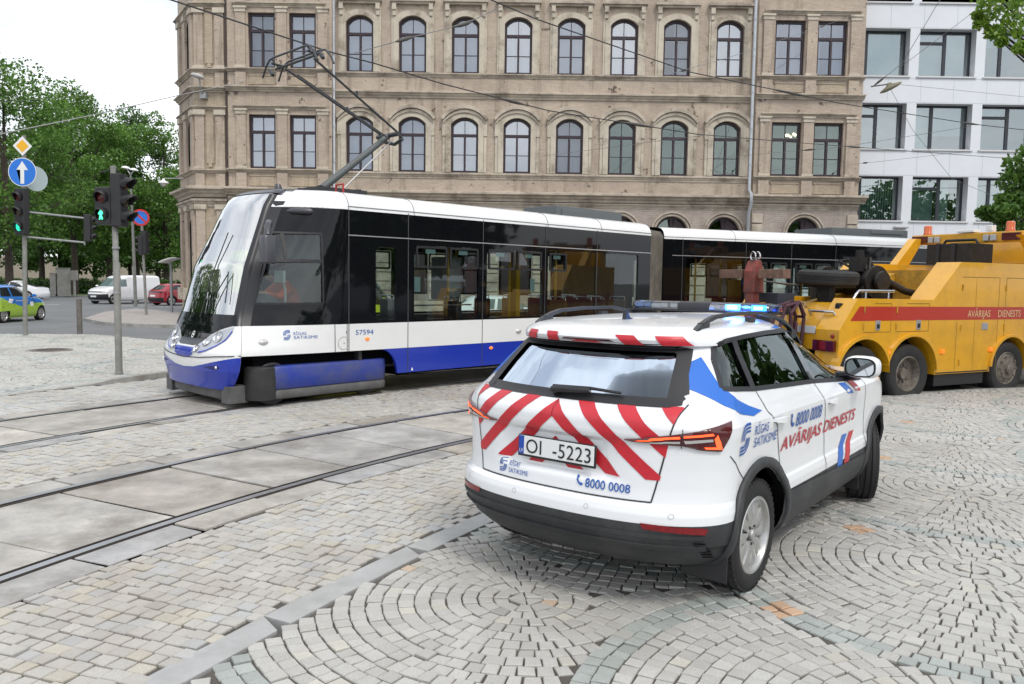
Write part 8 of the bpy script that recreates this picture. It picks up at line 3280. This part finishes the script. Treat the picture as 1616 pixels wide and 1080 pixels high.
# white sedan behind it
M_CW2 = mat('white_paint_far', (0.74, 0.75, 0.76), rough=0.3, coat=0.5)
rows = std_rows(4.75, 1.84, 1.44, hood=.90, belt=.96, ws=(.68, .50), rw=(.10, .36))
cw = [[(1.25, .98), (2.25, .97), (2.25, 1.33), (1.75, 1.32)], [(2.32, .97), (3.15, .95), (2.75, 1.22), (2.45, 1.34), (2.32, 1.34)]]
road_car('sedan', 'white saloon with a sloping tail on the far side of the road, leftmost car', 'car', tx_(71, 59), 59.2, R(-94), rows, M_CW2, side=cw, axles=(.95, 3.75), wr=.33,
         rear=[(-.6, .99), (.6, .99), (.5, 1.28), (-.5, 1.28)], front=[(-.65, .98), (.65, .98), (.52, 1.32), (-.52, 1.32)], handles=((1.5, .86), (2.5, .86)), mirror=(3.0, 1.0))
# white van
rows = [(.20, .08, 4.70, .84), (.30, .02, 4.85, .92), (.45, .0, 4.92, .955), (.62, .0, 4.92, .96), (.85, .02, 4.86, .96), (1.0, .03, 4.70, .955), (1.08, .03, 4.45, .95), (1.13, .03, 4.18, .94), (1.20, .04, 4.05, .935),
        (1.75, .07, 3.45, .86), (1.85, .09, 3.30, .82), (1.91, .16, 3.1, .72), (1.94, .4, 2.8, .5)]
cw = [[(3.05, 1.18), (3.98, 1.14), (3.55, 1.60), (3.42, 1.66), (3.05, 1.66)]]
vx, vy = tx_(147, 53), 53.0
t, S = road_car('van', 'white panel van with a black lower bumper, driving towards the crossing', 'van', vx + 4.9 * .40, vy + 4.9 * .915, R(203.5), rows, M_CW2, split=.62, low=M_CW2, cf=.55, cr=.25, side=cw, axles=(.85, 4.1), wr=.33,
                front=[(-.80, 1.17), (.80, 1.17), (.70, 1.72), (-.70, 1.72)], mirror=(3.75, 1.2), handles=((2.9, 1.0),), glassm=M_DGLB)
fp = lambda o: (lambda u, v: S.front(u, v, o))
patch([[(-.93, .30), (.93, .30), (.92, .68), (.5, .66), (-.5, .66), (-.92, .68)]], fp(.010), M_BLACK, 'bumper', t, cut=.06)
patch([[(-.60, .78), (.60, .78), (.62, .84), (-.62, .84)]], fp(.010), M_BLACK, 'grille', t, cut=.06)
for sg in (-1, 1):
    patch([[(sg * .62, .74), (sg * .90, .78), (sg * .91, .98), (sg * .70, .90)]], fp(.012), M_LAMPC, 'headlight', t, cut=.05)
patch([[(-.26, .46), (.26, .46), (.26, .57), (-.26, .57)]], fp(.016), M_PLW, 'number_plate', t, cut=.06)
# red hatchback
M_CRED = mat('red_car_paint', (0.33, 0.015, 0.03), rough=0.28, coat=0.6)
rows = std_rows(4.06, 1.75, 1.44, hood=.93, belt=.98, ws=(.72, .52), rw=(.05, .17))
cw = [[(.85, 1.03), (1.55, 1.02), (1.6, 1.35), (1.15, 1.32)], [(1.65, 1.02), (2.7, .99), (2.25, 1.27), (1.95, 1.35), (1.68, 1.36)]]
rx, ry = tx_(240, 52), 52.0
t, S = road_car('hatchback', 'red hatchback seen from behind, beside the left corner of the brick building', 'car', rx, ry, R(32), rows, M_CRED, side=cw, axles=(.82, 3.36), wr=.32,
                rear=[(-.56, 1.03), (.56, 1.03), (.44, 1.30), (-.44, 1.30)], front=[(-.6, 1.0), (.6, 1.0), (.5, 1.32), (-.5, 1.32)], handles=((1.0, .88), (1.8, .88)), mirror=(2.55, 1.05))
rp = lambda o: (lambda u, v: S.rear(u, v, o))
patch([[(-.80, .26), (.80, .26), (.82, .52), (-.82, .52)]], rp(.010), M_BLACK, 'bumper', t, cut=.06)
patch([[(-.78, .84), (.78, .84), (.78, .93), (-.78, .93)]], rp(.010), M_GLOSSBLACK, 'lamp_band', t, cut=.06)
for sg in (-1, 1):
    patch([[(sg * .50, .85), (sg * .80, .85), (sg * .80, .93), (sg * .50, .93)]], rp(.014), M_LAMPR, 'tail_lamp', t, cut=.05)
patch([[(-.26, .58), (.26, .58), (.26, .69), (-.26, .69)]], rp(.014), M_PLW, 'number_plate', t, cut=.06)
# white hatchback seen through the tram
rows = std_rows(4.1, 1.76, 1.46, hood=.93, belt=.98, ws=(.72, .52), rw=(.05, .17))
road_car('hatchback', 'white hatchback parked by the brick facade, seen through the windows of the tram', 'car', -2.2, 26.6, R(86), rows, M_CW2, side=[[(.85, 1.03), (1.55, 1.02), (1.6, 1.35), (1.15, 1.32)], [(1.65, 1.02), (2.7, .99), (2.25, 1.27), (1.95, 1.35), (1.68, 1.36)]], axles=(.82, 3.36), wr=.32,
         rear=[(-.56, 1.03), (.56, 1.03), (.44, 1.30), (-.44, 1.30)], front=[(-.6, 1.0), (.6, 1.0), (.5, 1.32), (-.5, 1.32)], handles=((1.0, .88), (1.8, .88)), mirror=(2.55, 1.05), glassm=M_DGLB)
# yellow ambulance van behind the cab of the tram
M_AMB = mat('ambulance_yellow', (0.55, 0.62, 0.03), rough=0.35, coat=0.3)
rows = [(.25, .05, 5.3, .90), (.40, .0, 5.45, .98), (.70, .0, 5.45, 1.0), (.95, .0, 5.35, 1.0), (1.08, .0, 5.05, .99), (1.16, .0, 4.75, .98), (1.25, .0, 4.62, .97), (2.0, .02, 4.05, .93), (2.2, .02, 3.75, .92), (2.5, .03, 3.45, .90), (2.62, .06, 3.3, .84), (2.68, .2, 3.0, .6)]
t, S = road_car('ambulance', 'yellow green ambulance van behind the tram, seen through its cab windows', 'van', -7.9, 22.3, R(62), rows, M_AMB, cf=.6, cr=.15, side=[[(3.45, 1.22), (4.50, 1.18), (4.0, 1.85), (3.5, 1.88)], [(.5, 1.45), (1.7, 1.45), (1.7, 1.95), (.5, 1.95)]], axles=(.95, 4.4), wr=.34,
                front=[(-.8, 1.28), (.8, 1.28), (.76, 2.0), (-.76, 2.0)], mirror=(4.1, 1.35), handles=((2.2, 1.05), (3.6, 1.05)))
for sg in (-1, 1):
    patch([[(.1, .78), (4.9, .78), (4.9, .90), (.1, .90)]], lambda u, v: S.side(u, v, .005, sg), M_RED, 'red_band', t, cut=.1)

# ------------------------------------------------------------------ the tram driver
def person_mesh(joints, bones, radii, mats, zone):
    me = bpy.data.meshes.new('body')
    idx = {k: i for i, k in enumerate(joints)}
    me.from_pydata([joints[k] for k in joints], [(idx[a], idx[b_]) for a, b_ in bones], [])
    o = bpy.data.objects.new('body', me)
    COL.objects.link(o)
    sk = o.modifiers.new('skin', 'SKIN')
    for k, v in zip(joints, me.skin_vertices[0].data):
        r_ = radii[k]
        v.radius = r_ if isinstance(r_, tuple) else (r_, r_)
        v.use_root = (k == 'pelvis')
    ss = o.modifiers.new('sub', 'SUBSURF')
    ss.levels = ss.render_levels = 2
    m2 = eval_mesh(o)
    bpy.data.objects.remove(o)
    for m_ in mats:
        m2.materials.append(m_)
    for p in m2.polygons:
        p.material_index = zone(p.center)
    m2.shade_smooth()
    return m2


J = {'pelvis': (.06, 1.2, 1.12), 'waist': (-.0, 1.2, 1.32), 'chest': (-.12, 1.2, 1.58), 'neck': (-.24, 1.2, 1.74), 'head': (-.36, 1.2, 1.80), 'crown': (-.45, 1.2, 1.86)}
RD_ = {'pelvis': (.16, .13), 'waist': (.15, .13), 'chest': (.19, .15), 'neck': .065, 'head': .10, 'crown': .085}
BN = [('pelvis', 'waist'), ('waist', 'chest'), ('chest', 'neck'), ('neck', 'head'), ('head', 'crown')]
for s_, sg in (('l', 1), ('r', -1)):
    J.update({'sh' + s_: (-.17, 1.2 + sg * .20, 1.66), 'el' + s_: (-.36, 1.2 + sg * .27, 1.50), 'wr' + s_: (-.58, 1.2 + sg * .18, 1.56), 'pa' + s_: (-.65, 1.2 + sg * .17, 1.56),
              'hp' + s_: (.04, 1.2 + sg * .10, 1.08), 'kn' + s_: (-.40, 1.2 + sg * .16, 1.08), 'an' + s_: (-.46, 1.2 + sg * .15, .60), 'to' + s_: (-.62, 1.2 + sg * .15, .54)})
    RD_.update({'sh' + s_: .085, 'el' + s_: .065, 'wr' + s_: .042, 'pa' + s_: .038, 'hp' + s_: .11, 'kn' + s_: .075, 'an' + s_: .05, 'to' + s_: .04})
    BN += [('chest', 'sh' + s_), ('sh' + s_, 'el' + s_), ('el' + s_, 'wr' + s_), ('wr' + s_, 'pa' + s_), ('pelvis', 'hp' + s_), ('hp' + s_, 'kn' + s_), ('kn' + s_, 'an' + s_), ('an' + s_, 'to' + s_)]
    for i, (dy, l_) in enumerate(((-.030, .065), (-.010, .075), (.010, .072), (.030, .058))):
        J['f%d%s' % (i, s_)] = (-.69, 1.2 + sg * (.17 + dy), 1.555)
        J['g%d%s' % (i, s_)] = (-.69 - l_, 1.2 + sg * (.17 + dy * 1.15), 1.535)
        RD_['f%d%s' % (i, s_)], RD_['g%d%s' % (i, s_)] = .010, .008
        BN += [('pa' + s_, 'f%d%s' % (i, s_)), ('f%d%s' % (i, s_), 'g%d%s' % (i, s_))]
    J['t' + s_] = (-.66, 1.2 + sg * (.17 - .055), 1.55)
    RD_['t' + s_] = .011
    BN.append(('wr' + s_, 't' + s_))
M_ORJ = mat('orange_jacket', (.72, .10, .015), rough=.7, var=.1, vscale=8)
M_SKIN = mat('skin', (.52, .30, .21), rough=.55)
dm_ = person_mesh(J, BN, RD_, [M_ORJ, mat('dark_trousers', (.02, .022, .03), rough=.8), M_SKIN, mat('dark_hair', (.02, .014, .01), rough=.7)],
                  lambda c: 1 if c.z < 1.20 and c.x > -.75 and not (c.x < -.5 and c.z > 1.4) else (2 if (c.x < -.56 and c.z > 1.45) or (c.x < -.27 and abs(c.y - 1.2) < .13 and c.z > 1.70 and c.z < 1.83) else (3 if c.x < -.27 and abs(c.y - 1.2) < .13 and c.z >= 1.83 else 0)))
dr = link('person', dm_)
dr.location = tram.location
dr.rotation_euler = tram.rotation_euler
tag(dr, 'tram driver in an orange jacket leaning forward in the cab', 'person')
f_ = MB()
f_.lathe([(0, .02), (.012, .01), (.016, -.012), (0, -.016)], M=Matrix.Translation((-.455, 1.2, 1.79)), n=8, axis='X')
for sg in (-1, 1):
    f_.lathe([(0, .012), (.011, .006), (.012, -.004), (0, -.008)], M=Matrix.Translation((-.452, 1.2 + sg * .035, 1.83)), n=8, axis='X')
    f_.lathe([(0, .02), (.02, .012), (.03, 0), (.02, -.012), (0, -.02)], M=Matrix.Translation((-.36, 1.2 + sg * .10, 1.80)), n=8, axis='Y')
f_.build('face_features', M_SKIN, dr, smooth=60)
